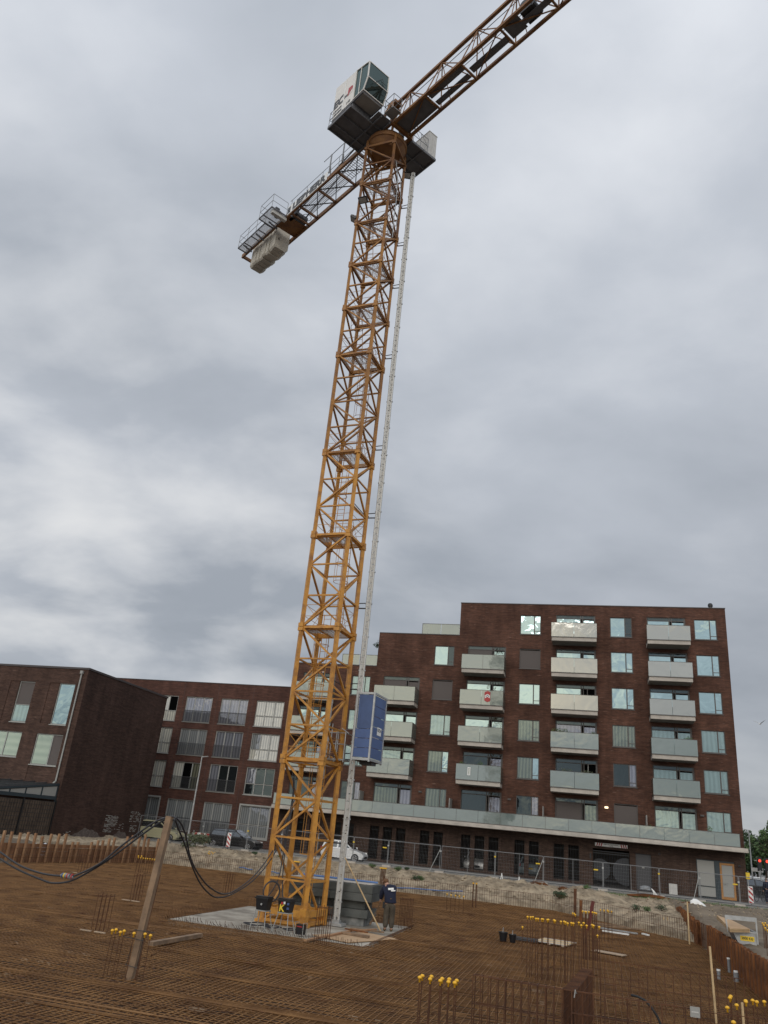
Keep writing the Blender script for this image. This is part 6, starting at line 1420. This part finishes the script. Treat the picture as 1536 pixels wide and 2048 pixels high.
# hanging coil and floor loops
f = MB(); v = PD(543, 1783, 37.2)
for k in range(3): f.ring((0.01*k, 0.015*k, 0), 0.33+0.01*k, 0.022, 24, 6, 'y')
o = f.build('cable_coil', M['cable']); o.location = v; o.rotation_euler = (0, 0.1, YA+0.9); tag(o, 'black cable coil hanging on the left mast leg', 'cable coil')
for i, (px, py, r_, lb) in enumerate([(512, 1850, .42, 'loop of black cable under the left distribution box'), (545, 1856, .3, 'loop of black cable between the two trestles'), (580, 1861, .25, 'small tangle of black cable right of the trestles')]):
    v = gp(px, py, 0.02); f = MB(); rr_ = random.Random(i)
    pts = [(r_*math.cos(t*.5)*(1+.15*math.sin(t)), r_*math.sin(t*.5)*(.8+.1*math.cos(t*1.3)), .02+.03*abs(math.sin(t*.7))) for t in range(26)]
    f.path(pts, .018, 5); o = f.build('loose_cable', M['cable']); o.location = v; tag(o, lb, 'cable', 'loose cables on the footing')
# hose reel
v = gp(657, 1842, 0.0); root = thing('hose_reel', 'black hose reel in a pale tube frame at the foot of the lift mast', 'hose reel', (v.x-0.05, v.y-0.12, 0), YA-0.2)
f = MB(); 
for y in (-.16, .16):
    f.path([(-.3, y, .12), (-.36, y, .2), (-.36, y, .82), (-.28, y, .92), (.26, y, .92), (.34, y, .84), (.34, y, .2), (.28, y, .12), (-.3, y, .12)], .022, 6)
for x, z in ((-.36, .3), (.34, .3), (0, .92)): f.tube((x, -.16, z), (x, .16, z), .018, 6)
f.build('frame', M['frame_light'], root)
f = MB(); f.lathe([(.30, -.12), (.30, -.10), (.16, -.09), (.16, .09), (.30, .10), (.30, .12)], (0, 0, 0), 20)
f.T = Matrix.Translation((0, 0, .50)) @ Matrix.Rotation(R(90), 4, 'X'); f.build('drum', M['black'], root)
f = MB(); f.add([(-.07, -.125, .38), (.08, -.125, .38), (.02, -.125, .56), (-.02, -.125, .46)], [(0, 1, 2, 3)]); f.build('white_emblem', M['white'], root)
v = gp(600, 1872, 0); root = thing('heater', 'small black boxed heater with pale frame on the footing', 'heater', (v.x, v.y, 0), YA-.2); f = MB(); f.box(-.14, .14, -.1, .1, .05, .36); f.build('body', M['black'], root); f = MB()
for x in (-.16, .16): f.path([(x, -.13, .0), (x, -.13, .4), (x, .12, .4), (x, .12, .0)], .012, 5)
f.build('frame', M['frame_light'], root); f = MB(); f.box(-.1, .1, -.108, -.102, .27, .30); f.build('red_strip', M['red'], root)

# ---- ballast blocks
names = ['bottom', 'second', 'third', 'fourth', 'top']
lay = [(7.3, 10.42, 32.45, 33.72, 'block_pale'), (7.2, 10.58, 32.4, 33.85, 'block'), (7.35, 10.40, 32.5, 33.65, 'block'), (7.05, 10.72, 32.3, 33.95, 'block'), (7.05, 10.72, 32.28, 33.93, 'block')]
for i, (a, b, d0, d1, mt_) in enumerate(lay):
    for j in range(2):
        m_ = (a+b)/2+(0.1 if i % 2 else -0.15); x0, x1 = ((a, m_-0.01) if j == 0 else (m_+0.01, b)); z0 = 0.295*i-0.01; z1 = z0+0.283
        f = MB(Matrix.Translation((-x0, d1, -z0))); c_ = 0.015
        f.box(x0, x1, -d1, -d0, z0, z1); f.box(x0+0.1, x0+0.25, -d1-0.004, -d1+0.02, z0+0.09, z0+0.17)
        if i == 4: f.tube((x1-.3, -d1+.3, z1), (x1-.3, -d1+.3, z1+.02), .06, 8)
        o = f.build('ballast_block', M[mt_ if j else 'block']); o.location = W(x0, d1, z0); o.rotation_euler = (0, 0, YA)
        tag(o, 'dark grey ballast block in the %s layer of the stack, %s end' % (names[i], 'mast' if j == 0 else 'worker'), 'ballast block', 'ballast blocks stacked behind the mast')
root = thing('cover_sheet', 'pale thin sheet lying on top of the ballast blocks', 'sheet', W(8.6, 33.1, 1.465), YA)
f = MB(); f.box(-1.4, 2.0, -.55, .6, 0.005, 0.025); f.build('sheet', M['concrete'], root)
root = thing('blue_pipe', 'blue plastic pipe lying on top of the ballast blocks', 'pipe', W(8.6, 32.7, 1.53), YA)
f = MB(); f.tube((-1.4, 0, 0), (2.0, 0.05, 0), .035, 8); f.build('pipe', mat('blue_plastic', (0.10, 0.20, 0.45), 0.4), root)

# ---- timbers and boards
def plank(label, p, q, wd, th, mt='wood', name='plank', group='loose boards and planks', z=0.03):
    p = Vector(p); q = Vector(q); c = (p+q)/2; root_ = MB(); L_ = (q-p).length; root_.box(-L_/2, L_/2, -wd/2, wd/2, 0, th)
    o = root_.build(name, M[mt]); o.location = (c.x, c.y, z+c.z); dd_ = q-p; o.rotation_euler = (0, -math.atan2(dd_.z, math.hypot(dd_.x, dd_.y)), math.atan2(dd_.y, dd_.x)); return tag(o, label, 'plank', group)
plank('thick squared timber lying on the mat right of the cable post', gp(300, 1894), gp(400, 1876), 0.16, 0.10)
plank('long brown plank lying across the footing before the ballast blocks', gp(610, 1885), gp(715, 1862), 0.12, 0.05, 'wood_orange')
plank('short thick board on the pale near corner of the footing', gp(683, 1869), gp(737, 1878), 0.16, 0.07, 'wood')
plank('plank lying from the ballast blocks towards the worker', gp(700, 1860), gp(768, 1868), 0.10, 0.05, 'wood')
plank('thin plank beside the worker pointing at the blocks', gp(715, 1866), gp(752, 1864), 0.09, 0.05, 'wood_orange', z=.06)
plank('reddish plank crossing the pile before the blocks', gp(690, 1864), gp(735, 1872), 0.10, 0.04, 'rust_plate', z=.09)
plank('broad weathered board on the mat at the right', gp(1188, 1903), gp(1250, 1914), 0.46, 0.03, 'ply_grey', 'board')
plank('plywood panel lying on the near corner of the footing', gp(660, 1878), gp(762, 1872), 1.6, 0.02, 'ply', 'board', z=0.0)
for i, (a, b, lb, mt_) in enumerate([((1175, 1852), (1290, 1862), 'long brown plank beyond the tall column bundle', 'wood'), ((1200, 1858), (1275, 1870), 'grey steel batten beyond the tall column bundle', 'galv'), ((1205, 1864), (1258, 1872), 'pale batten beyond the tall column bundle', 'white'), ((1285, 1870), (1297, 1873), 'short white board end near the slanting rebar wall', 'white'), ((1185, 1848), (1252, 1856), 'second long plank beyond the tall column bundle', 'wood')]):
    plank(lb, gp(*a), gp(*b), 0.12, 0.06, mt_)
for a, b, lb in (((1000, 1807), (1025, 1809), 'short pale batten at the foot of the sand bank'), ((18, 1855), (36, 1853), 'x')):
    if lb != 'x': plank(lb, gp(*a), gp(*b), 0.15, 0.05, 'ply_grey')
root = thing('pallet', 'pale wooden pallet panel lying on the mat behind the front row of bars', 'pallet', gp(1105, 1888, 0.02), YA-0.25)
for i in range(8): f = MB(); f.box(-.66, .66, -.5+i*.21, -.5+i*.21+.15, .05, .07); f.build('slat', M['concrete'] if i in (0, 3, 7) else M['wood_pale'], root)
for x in (-.6, -.04, .5): f = MB(); f.box(x, x+.1, -.5, 1.1, 0, .048); f.build('bearer', M['ply_grey'], root)
for px, py, lb in ((1006, 1883, 'larger black bucket on the mat'), (1025, 1885, 'smaller black bucket beside the larger one')):
    v = gp(px, py); root = thing('bucket', lb, 'bucket', (v.x, v.y, 0), YA, 'black buckets on the mat'); k = 1.0 if px == 1006 else .85
    f = MB(); f.lathe([(.12*k, 0), (.17*k, .30*k), (.185*k, .30*k), (.185*k, .33*k), (.16*k, .33*k), (.12*k, .1)], (0, 0, 0), 18); f.build('shell', M['black'], root); f = MB(); f.ring((0, 0, .31*k), .175*k, .008, 14, 4, 'x', 0, math.pi); f.build('handle', M['galv'], root)
v = gp(1050, 1884); root = thing('bar_bundle', 'small heap of dark offcuts right of the buckets', 'offcuts', (v.x, v.y, 0), YA); f = MB(); rr_ = random.Random(4)
for i in range(9): a = rr_.uniform(-.5, .5); f.tube((-.5, rr_.uniform(-.1, .1), .05+i*.015), (.5, rr_.uniform(-.1, .1), .05+i*.012), .014, 5)
f.build('bars', M['dark_steel'], root)
# stakes and leaning pole
def stake(b, h_, label, lean=(0, 0), w_=.055, mt='wood_pale'):
    root = MB(); root.beam((0, 0, 0), (lean[0], lean[1], h_), w_, w_*.7, up=(0, 1, 0)); o = root.build('stake', M[mt]); o.location = b; return tag(o, label, 'stake', 'pale timber stakes')
stake(W(23.46, 24.12), 1.77, 'tall pale stake standing at the slanting rebar wall')
v = W(21.9, 43.6); tpx = onplane(1419, 1893, v, NN); stake(v, 1.62, 'thin pale stake right of the bent black hose', (tpx.x-v.x, 0), .045)
stake(W(21.95, 47.2), 0.98, 'short pale stake beside the white tag', (0, 0), .04); stake(W(23.1, 17.6, 0.1), .55, 'small pale stake far behind the tall stake'); stake(W(22.9, 17.6, 0.1), .5, 'shorter small stake beside the far one')
v0 = W(11.35, 34.6); v1 = onplane(690, 1715, v0, Vector((0.2, -1, 0))); o = MB().tube((0, 0, 0), v1-v0, .028, 8, .022).build('leaning_pole', M['wood_pale']); o.location = v0; tag(o, 'long pale wooden pole leaning from the footing beside the worker', 'pole')
# plastic pipes
for i, (px, py, h_, lb) in enumerate([(1447, 1922, .28, 'grey pipe stub with white cap, farthest of four'), (1459, 1944, .40, 'tallest grey pipe stub with white cap'), (1438, 1957, .22, 'small grey pipe stub left of the tallest'), (1473, 1962, .25, 'wide grey pipe stub with a white ring')]):
    v = gp(px, py); root = thing('pipe_stub', lb, 'pipe', (v.x, v.y, -0.05), YA, 'grey pipe stubs by the sheet pile wall'); f = MB(); f.tube((0, 0, 0), (0, 0, h_+.05), .055 if i < 3 else .085, 14); f.build('pipe', M['plastic_grey'], root)
    f = MB(); f.tube((0, 0, h_+.05), (0, 0, h_+.10), .062 if i < 3 else .07, 14); 
    f.build('cap', M['white'], root)
# bent hose and tag
f = MB(); f.path([onplane(x, y, W(19.9, 47.6), NN) for x, y in ((1262, 1990), (1275, 1993), (1290, 2001), (1302, 2014), (1314, 2032), (1322, 2050), (1330, 2075))], .022, 8); tag(f.build('bent_hose', M['rubber'], None, True), 'bent black hose arching out of the reinforcement at the bottom right', 'hose')
v = PD(1390, 2024, 48.95); root = thing('tag_plate', 'small white plate fixed on the end of the foreground rebar wall', 'plate', v, YA); f = MB(); f.box(-.085, .085, -.02, -.01, -.085, .085); f.build('plate', M['frame_light'], root); f = MB(); f.box(-.06, .06, -.024, -.0205, -.01, .01); f.build('line', M['cab_grey'], root)
# skip with plywood
P4 = [PD(x, y, 32.8) for x, y in ((1463, 1858), (1514, 1867), (1514, 1897), (1480, 1892))]
sk0 = Vector(P4[3]); root = thing('skip', 'small galvanised tipping skip marked 2000 KG beyond the sheet pile wall', 'skip', sk0, YA)
loc = [(( p-sk0).dot(U), 0, p.z-sk0.z) for p in P4]; dep = 1.3
f = MB(); front = [Vector(p) for p in loc]; back = [p+Vector((0, dep, 0)) for p in front]; f.add(front+back, [(3, 2, 1, 0), (4, 5, 6, 7), (0, 4, 7, 3), (1, 2, 6, 5), (2, 3, 7, 6)]); 
f.beam(front[0], front[1], .05, .05); f.beam(back[0], back[1], .05, .05); f.beam(front[0], back[0], .05, .05); f.beam(front[1], back[1], .05, .05); f.build('hopper', M['galv'], root)
f = MB(); tl = (PD(1450, 1830, 32.8)-sk0); tr = (PD(1511, 1836, 32.8)-sk0); a = Vector((tl.dot(U), -.03, tl.z)); b = Vector((tr.dot(U), -.03, tr.z)); wi = front[0].copy(); 
f.beam((a.x+.06, -.03, front[0].z-.1), a, .05, .05, up=(0, 1, 0)); f.beam((b.x, -.03, front[1].z-.35), b, .05, .05, up=(0, 1, 0)); f.beam(a-Vector((0, 0, .06)), b-Vector((0, 0, .06)), .04, .14); f.build('lifting_frame', M['galv'], root)
cx = (front[2]+front[3]+front[0]+front[1])/4; f = MB(); f.box(cx.x-.20, cx.x+.27, -.012, -.004, cx.z-.06, cx.z+.10); pl_ = f.build('sign', M['yellow'], root)
f = MB(); text_mb(f, '2000 KG', .105, face_M((cx.x+.035, -.014, cx.z+.02), (1, 0, 0), (0, 0, 1)), .001, bold=.003); f.build('lettering', M['black'], pl_)
for i in range(5):
    q = [PD(x, y+i*1.6, dd) for x, y, dd in ((1433, 1830, 31.0), (1463, 1840, 31.0), (1500, 1858, 32.9), (1460, 1857, 33.2))]; f = MB(); c = q[0]; vs = [p-c for p in q]; f.add(vs+[p-Vector((0, 0, .015)) for p in vs], [(0, 3, 2, 1), (4, 5, 6, 7), (0, 1, 5, 4), (1, 2, 6, 5), (2, 3, 7, 6), (3, 0, 4, 7)])
    o = f.build('plywood_sheet', M['wood_pale' if i % 2 else 'ply']); o.location = c-Vector((0, 0, .0)); tag(o, 'plywood sheet sticking out of the skip, %s from the top' % ORD[i], 'plywood', 'plywood sheets in the skip')
# white sack, grey bag, rusty bundles
def lump(name, label, cat, loc, dims, mt, seed, peak=0.0, n=14):
    rr_ = random.Random(seed); f = MB(); k = 18; rings = 7
    for i in range(rings+1):
        t = i/rings
        for j in range(k):
            a = 2*math.pi*j/k; w_ = math.cos(t*math.pi/2)**(0.7 if not peak else 1.3); nn_ = 1+0.18*math.sin(3*a+seed)+0.12*math.sin(5*a+seed*2+t*4)+rr_.uniform(-.04, .04)
            nn_ *= 1+0.45*mn.noise(Vector((2.2*math.cos(a), 2.2*math.sin(a), t*3+seed)))
            f.v.append((dims[0]*w_*nn_*math.cos(a)+peak*t, dims[1]*w_*nn_*math.sin(a), dims[2]*math.sin(t*math.pi/2)*(1+rr_.uniform(-.05, .05))))
    for i in range(rings):
        for j in range(k): f.f.append((i*k+j, i*k+(j+1) % k, (i+1)*k+(j+1) % k, (i+1)*k+j)); f.m.append(0)
    f.f.append(tuple(rings*k+j for j in range(k))); f.m.append(0)
    o = f.build(name, M[mt], None, True); o.location = loc; o.rotation_euler = (0, 0, YA); return tag(o, label, cat)
q = W(24.95, 15.4); lump('white_sack', 'crumpled white sack on the soil mound at the right', 'sack', (q.x, q.y, H(24.95, 15.4)-.05), (.42, .30, .42), 'white', 3, -.20)
v = PD(1292, 1776, 6.9); lump('grey_bag', 'blue-grey bag lying on rebar before the fence', 'bag', (v.x, v.y, v.z-.1), (.32, .22, .24), 'plastic_grey', 5)
v2 = PD(1303, 1779, 7.0); f = MB()
for k in range(3): f.path([(0, 0, .05), (.1+.03*k, 0, -.1), (.14+.09*k, 0, -.3), (.2+.1*k, 0, -.55)], [.03, .035, .03, .01], 6)
o = f.build('ribbon', M['white']); o.location = v2; o.rotation_euler = (0, 0, YA); tag(o, 'pinkish white ribbon hanging beside the grey bag', 'ribbon')
def bundle(label, px, py, d, L_, w_, h_, seed, n=36):
    v = PD(px, py, d); s_, dd = SD(v); root = thing('rebar_bundle', label, 'rebar bundle', (v.x, v.y, H(s_, dd)), YA); rr_ = random.Random(seed); f = MB()
    for i in range(n):
        y = rr_.uniform(-w_, w_); z = rr_.uniform(0, h_)*(1-abs(y)/w_*.6); a = -L_/2+rr_.uniform(0, .25); b = L_/2-rr_.uniform(0, .3); f.path([(a, y, z*.6), (a*.3, y*1.1, z+.05), (b*.4, y, z+.04), (b, y*.8, z*.5)], .015, 4)
    f.build('bars', M['rust_plate'], root); f = MB()
    for x in (-L_*.25, L_*.2): f.ring((x, 0, h_*.5), max(w_, h_*.5)*.95, .012, 12, 4, 'x')
    f.build('tie', M['rust_dark'], root)
bundle('thick rusty bundle of bars on the sand before the garage', 1079, 1767, 8.3, 1.5, .26, .34, 1, 60); bundle('smaller bent rusty bundle right of the thick one', 1127, 1774, 8.6, 1.0, .18, .2, 2)
bundle('low heap of rusty bars before the white meter cabinet', 1300, 1795, 7.2, 3.0, .4, .2, 3, 50); bundle('rusty bars half buried by the right end of the fence', 1385, 1812, 9.0, 1.6, .2, .12, 4, 14)
for i, (px, py, h_, mt_, lb, lean) in enumerate([(1150, 1836, 1.49, 'rust_dark', 'tall dark rusty steel profile beyond the capped row', .02), (1161, 1841, 1.0, 'rust_plate', 'orange rusty steel plate beside the tall profile', 0.03), (1175, 1861, 1.3, 'rust_plate', 'leaning reddish steel strut right of the tall profile', 0.28)]):
    v = gp(px, py); f = MB(); f.beam((0, -.08, 0), (lean, -.08, h_), .16, .02, up=(0, 1, 0)); f.beam((0, .08, 0), (lean, .08, h_), .16, .02, up=(0, 1, 0)); f.beam((0, 0, 0), (lean, 0, h_-.02), .015, .16, up=(0, 1, 0)); o = f.build('steel_profile', M[mt_] if i < 2 else mat('dark_red_primer', (.12, .025, .02), .7)); o.location = v; o.rotation_euler = (0, 0, YA); tag(o, lb, 'steel profile', 'rusty steel profiles')
for i, (px, py, h_, lb) in enumerate([(762, 1795, 1.5, 'bundle of dark bars with a yellow board cap behind the worker'), (588, 1772, 1.3, 'bundle of dark bars with a yellow board cap behind the mast'), (948, 1815, 1.2, 'pair of dark bars with yellow tops right of the row of five')]):
    v = gp(px, py); root = thing('bar_bundle', lb, 'bar bundle', v, YA); f = MB()
    for x in ((-.12, -.04, .04, .12) if i < 2 else (-.09, .09)): f.tube((x, 0, 0), (x, 0, h_), .030 if i < 2 else .035, 8)
    f.tube((-.13, 0, .4), (.13, 0, .4), .012, 5); f.tube((-.13, 0, .9), (.13, 0, .9), .012, 5)
    f.build('bars', M['rust_dark'], root); f = MB()
    if i < 2: f.box(-.20, .20, -.09, .09, h_, h_+.06)
    else:
        for x in (-.09, .09): f.tube((x, 0, h_), (x, 0, h_+.07), .05, 10)
    f.build('cap', M['yellow_cap'], root)
for (a, b, lb) in (((775, 1781), (925, 1788), 'blue hose along the sand foot right of the worker'), ((478, 1735), (505, 1739), 'blue drain pipe on the sand foot left of the mast'), ((540, 1744), (560, 1746), 'short blue drain pipe just left of the mast')):
    p = PD(*a, 12.2); q = PD(*b, 12.2); f = MB(); f.path([p-p, (q-p)*.3+Vector((0, 0, .04)), (q-p)*.7+Vector((0, 0, -.03)), q-p], .035, 6); o = f.build('blue_hose', bpy.data.materials['blue_plastic'], None, True); o.location = (p.x, p.y, max(.12, p.z)); tag(o, lb, 'hose', 'blue pipes at the foot of the sand')
for i, (px, py) in enumerate(((1003, 1762), (1038, 1764))):
    v = PD(px, py, 7.4); s_, d_ = SD(v); root = thing('marker_peg', 'small white marker peg in the sand, %s one' % ('left', 'right')[i], 'marker', (v.x, v.y, H(s_, d_)), YA, 'white marker pegs'); f = MB(); f.tube((-.06, 0, 0), (0, 0, .42), .03, 6); f.tube((.08, 0, 0), (0, 0, .42), .03, 6); f.build('peg', M['white'], root)
# stones and clods on the sand, pale rubble
f = MB(); rr_ = random.Random(12)
for i in range(4200):
    s = rr_.uniform(-10, 31); d = rr_.uniform(6.8, 12.2) if s < 20 else rr_.uniform(6.8, 20)
    if in_pit(s, d): continue
    z = H(s, d); k = rr_.uniform(.02, .07)*(2.2 if rr_.random() < .06 else 1); vs = [(s+k*rr_.uniform(.6, 1.3)*x, -d+k*rr_.uniform(.6, 1.3)*y, z+k*.7*zz) for x, y, zz in ((1, 0, 0), (0, 1, 0), (-1, 0, 0), (0, -1, 0), (0, 0, 1), (0, 0, -1))]
    f.add(vs, [(0, 1, 4), (1, 2, 4), (2, 3, 4), (3, 0, 4), (1, 0, 5), (2, 1, 5), (3, 2, 5), (0, 3, 5)])
tag(place(f.build('rubble', M['sand'])), 'small stones and clods scattered over the sand bank', 'rubble', kind='stuff')

# ================================================================ PEOPLE
def skin(vs, es, rad, sub=2):
    me = bpy.data.meshes.new('b'); me.from_pydata([tuple(v) for v in vs], es, []); o = bpy.data.objects.new('b', me); COL.objects.link(o)
    m_ = o.modifiers.new('s', 'SKIN'); m_.use_smooth_shade = True
    for i, r_ in enumerate(rad):
        sv = me.skin_vertices[0].data[i]; sv.radius = r_ if isinstance(r_, tuple) else (r_, r_); sv.use_root = (i == 0)
    s2 = o.modifiers.new('u', 'SUBSURF'); s2.levels = sub; s2.render_levels = sub
    dg = bpy.context.evaluated_depsgraph_get(); dg.update(); e = o.evaluated_get(dg); m2 = bpy.data.meshes.new_from_object(e); bpy.data.objects.remove(o); return m2
def skinobj(name, mt, parent, *a, **k):
    me = skin(*a, **k); me.materials.clear(); me.materials.append(M[mt])
    for p in me.polygons: p.use_smooth = True
    o = bpy.data.objects.new(name, me); COL.objects.link(o); o.parent = parent; return o
root = thing('person', 'worker bending with a long tool, navy top with white back print, grey-brown trousers', 'person', Vector((1.73, 33.25, -0.02)), 0.0)
J_ = dict(pel=(.02, 0, 1.0), sp=(.0, .03, 1.18), ch=(-.06, .12, 1.42), nk=(-.14, .20, 1.58), hd=(-.20, .27, 1.68), ht=(-.22, .30, 1.76), sl=(-.25, .17, 1.48), el=(-.34, .28, 1.24), wl=(-.34, .40, 1.06), sr=(.14, .12, 1.50), er=(.13, .34, 1.30), wr=(-.06, .48, 1.10), hem=(.02, 0, .97), wst=(.02, 0, 1.08), hl=(-.08, .0, .93), kl=(-.10, .05, .50), al=(-.11, .0, .10), tl=(-.13, .14, .04), hr=(.12, 0, .93), kr=(.12, .07, .50), ar=(.13, .02, .10), tr=(.14, .16, .04))
K_ = [k for k in J_ if k not in ('hem', 'wst')]; V_ = [J_[k] for k in K_]; I_ = {k: i for i, k in enumerate(K_)}
E_ = [('pel', 'sp'), ('sp', 'ch'), ('ch', 'nk'), ('nk', 'hd'), ('hd', 'ht'), ('ch', 'sl'), ('sl', 'el'), ('el', 'wl'), ('ch', 'sr'), ('sr', 'er'), ('er', 'wr'), ('pel', 'hl'), ('hl', 'kl'), ('kl', 'al'), ('al', 'tl'), ('pel', 'hr'), ('hr', 'kr'), ('kr', 'ar'), ('ar', 'tr')]
RD = dict(pel=.14, sp=.13, ch=.14, nk=.06, hd=.095, ht=.07, sl=.07, el=.05, wl=.035, sr=.07, er=.05, wr=.035, hl=.10, kl=.07, al=.045, tl=.03, hr=.10, kr=.07, ar=.045, tr=.03)
body = skinobj('body', 'skin', root, V_, [(I_[a], I_[b]) for a, b in E_], [RD[k] for k in K_])
def sub(keys, edges, rads, name, mt, extra=()):
    vs = [J_[k] for k in keys]; ix = {k: i for i, k in enumerate(keys)}; return skinobj(name, mt, root, vs, [(ix[a], ix[b]) for a, b in edges], rads)
sub(['hem', 'pel', 'sp', 'ch', 'nk', 'sl', 'el', 'wl', 'sr', 'er', 'wr'], [('hem', 'pel'), ('pel', 'sp'), ('sp', 'ch'), ('ch', 'nk'), ('ch', 'sl'), ('sl', 'el'), ('el', 'wl'), ('ch', 'sr'), ('sr', 'er'), ('er', 'wr')], [(.26, .20), (.25, .19), (.25, .19), (.27, .21), .10, .13, .095, .065, .13, .095, .065], 'sweatshirt', 'navy')
sub(['wst', 'pel', 'hl', 'kl', 'al', 'hr', 'kr', 'ar'], [('wst', 'pel'), ('pel', 'hl'), ('hl', 'kl'), ('kl', 'al'), ('pel', 'hr'), ('hr', 'kr'), ('kr', 'ar')], [(.20, .16), (.22, .17), .155, .12, .10, .155, .12, .10], 'trousers', 'workpants')
for a, b in (('al', 'tl'), ('ar', 'tr')): sub([a, b], [(a, b)], [.075, .055], 'boot', 'boot')
f = MB(); f.lathe([(.005, -.03), (.085, -.02), (.108, .03), (.105, .08), (.07, .125), (.01, .14)], (-.205, .265, 1.68), 16); f.build('hair', M['hair'], root, True)
for s__ in (-1, 1): f = MB(); f.tube((-.205+s__*.095, .29, 1.70), (-.205+s__*.115, .285, 1.705), .028, 8); f.build('ear', M['skin'], root)
f = MB(); f.path([(-.21, .36, 1.72), (-.212, .405, 1.685), (-.21, .37, 1.665)], [.014, .020, .012], 6); f.build('nose', M['skin'], root)
for s__ in (-1, 1): f = MB(); f.tube((-.21+s__*.033, .362, 1.725), (-.21+s__*.033, .372, 1.725), .011, 8); f.build('eye', M['black'], root)
f = MB(); f.tube((-.235, .362, 1.635), (-.185, .362, 1.635), .007, 5); f.build('mouth', M['lamp_red'], root)
def hand(w_, d1, lab):
    w_ = Vector(w_); d1 = Vector(d1).normalized(); sd1 = d1.cross(Vector((0, 1, 0))).normalized(); fw = sd1.cross(d1)
    vs = [w_, w_+d1*.05, w_+d1*.09]; es = [(0, 1), (1, 2)]; rd = [(.028, .020), (.038, .018), (.036, .016)]
    skinobj('palm', 'skin', body, vs, es, rd, 1)
    for i, (o_, L_) in enumerate(((-.028, .070), (-.009, .080), (.010, .075), (.029, .058))):
        b = w_+d1*.085+sd1*o_; skinobj('finger', 'skin', body, [b-d1*.02, b+d1*L_*.45+fw*.006, b+d1*L_*.6+fw*.032, b+d1*L_*.45+fw*.05], [(0, 1), (1, 2), (2, 3)], [.010, .0095, .009, .008], 1)
    b = w_+d1*.03-sd1*.035; skinobj('thumb', 'skin', body, [b, b-sd1*.015+d1*.03+fw*.02, b+d1*.05+fw*.045], [(0, 1), (1, 2)], [.012, .011, .009], 1)
hand(J_['wl'], (-.08, .25, -.9), 'l'); hand(J_['wr'], (-.3, .2, -.7), 'r')
f = MB(); f.path([(-.19, .03, 1.10), (0.02, -.155, 1.14), (.225, .02, 1.17)], .022, 6); f.build('belt', M['boot'], root)
f = MB(); f.box(-.27, -.19, -.06, .06, .78, 1.0); f.build('tool_pouch', M['black'], root)
# print on the back follows the spine
Mx = face_M((.02, -.10, 1.45), (1, .02, .13), (-.12, .38, .92)); f = MB(); f.box(-.13, .09, .0, .075, .0, .006, Mx); f.box(-.02, .15, -.055, -.012, .0, .006, Mx); f.build('back_print', M['white'], root)
o = MB().tube((0, 0, 0), (-.42, .28, -1.02), .017, 8).tube((-.42, .28, -1.02), (-.46, .30, -1.12), .05, 8, .03).build('long_tool', M['wood']); o.location = Vector((1.73-.22, 33.25+.47, 1.20)); tag(o, 'long-handled tool held by the bending worker', 'tool')
# pedestrian at the right edge
v = PD(1536, 1797, -3.5); root = thing('person', 'standing pedestrian in dark clothes cut by the right edge', 'person', (v.x, v.y, 1.1), 0.0)
P2 = dict(pel=(0, 0, .98), sp=(0, 0, 1.15), ch=(0, .02, 1.38), nk=(0, .03, 1.54), hd=(0, .05, 1.64), ht=(0, .05, 1.74), sl=(-.19, 0, 1.44), el=(-.25, .04, 1.16), wl=(-.22, .14, .94), sr=(.19, 0, 1.44), er=(.25, .04, 1.16), wr=(.22, .14, .94), hl=(-.09, 0, .92), kl=(-.10, .03, .50), al=(-.1, -.02, .09), tl=(-.11, .13, .04), hr=(.09, 0, .92), kr=(.10, .03, .5), ar=(.1, -.02, .09), tr=(.11, .13, .04))
J_ = P2; body = skinobj('body', 'skin', root, [P2[k] for k in K_], [(I_[a], I_[b]) for a, b in E_], [RD[k] for k in K_])
sub(['pel', 'sp', 'ch', 'nk', 'sl', 'el', 'wl', 'sr', 'er', 'wr'], [('pel', 'sp'), ('sp', 'ch'), ('ch', 'nk'), ('ch', 'sl'), ('sl', 'el'), ('el', 'wl'), ('ch', 'sr'), ('sr', 'er'), ('er', 'wr')], [.18, .17, .19, .08, .09, .07, .05, .09, .07, .05], 'coat', 'navy')
sub(['pel', 'hl', 'kl', 'al', 'hr', 'kr', 'ar'], [('pel', 'hl'), ('hl', 'kl'), ('kl', 'al'), ('pel', 'hr'), ('hr', 'kr'), ('kr', 'ar')], [.16, .115, .09, .075, .115, .09, .075], 'trousers', 'navy')
f = MB(); f.lathe([(.005, -.03), (.09, -.02), (.112, .03), (.105, .08), (.07, .12), (.01, .135)], (0, .04, 1.66), 16); f.build('hair', M['hair'], root, True)
hand(P2['wl'], (0, .2, -.9), 'l'); hand(P2['wr'], (0, .2, -.9), 'r')
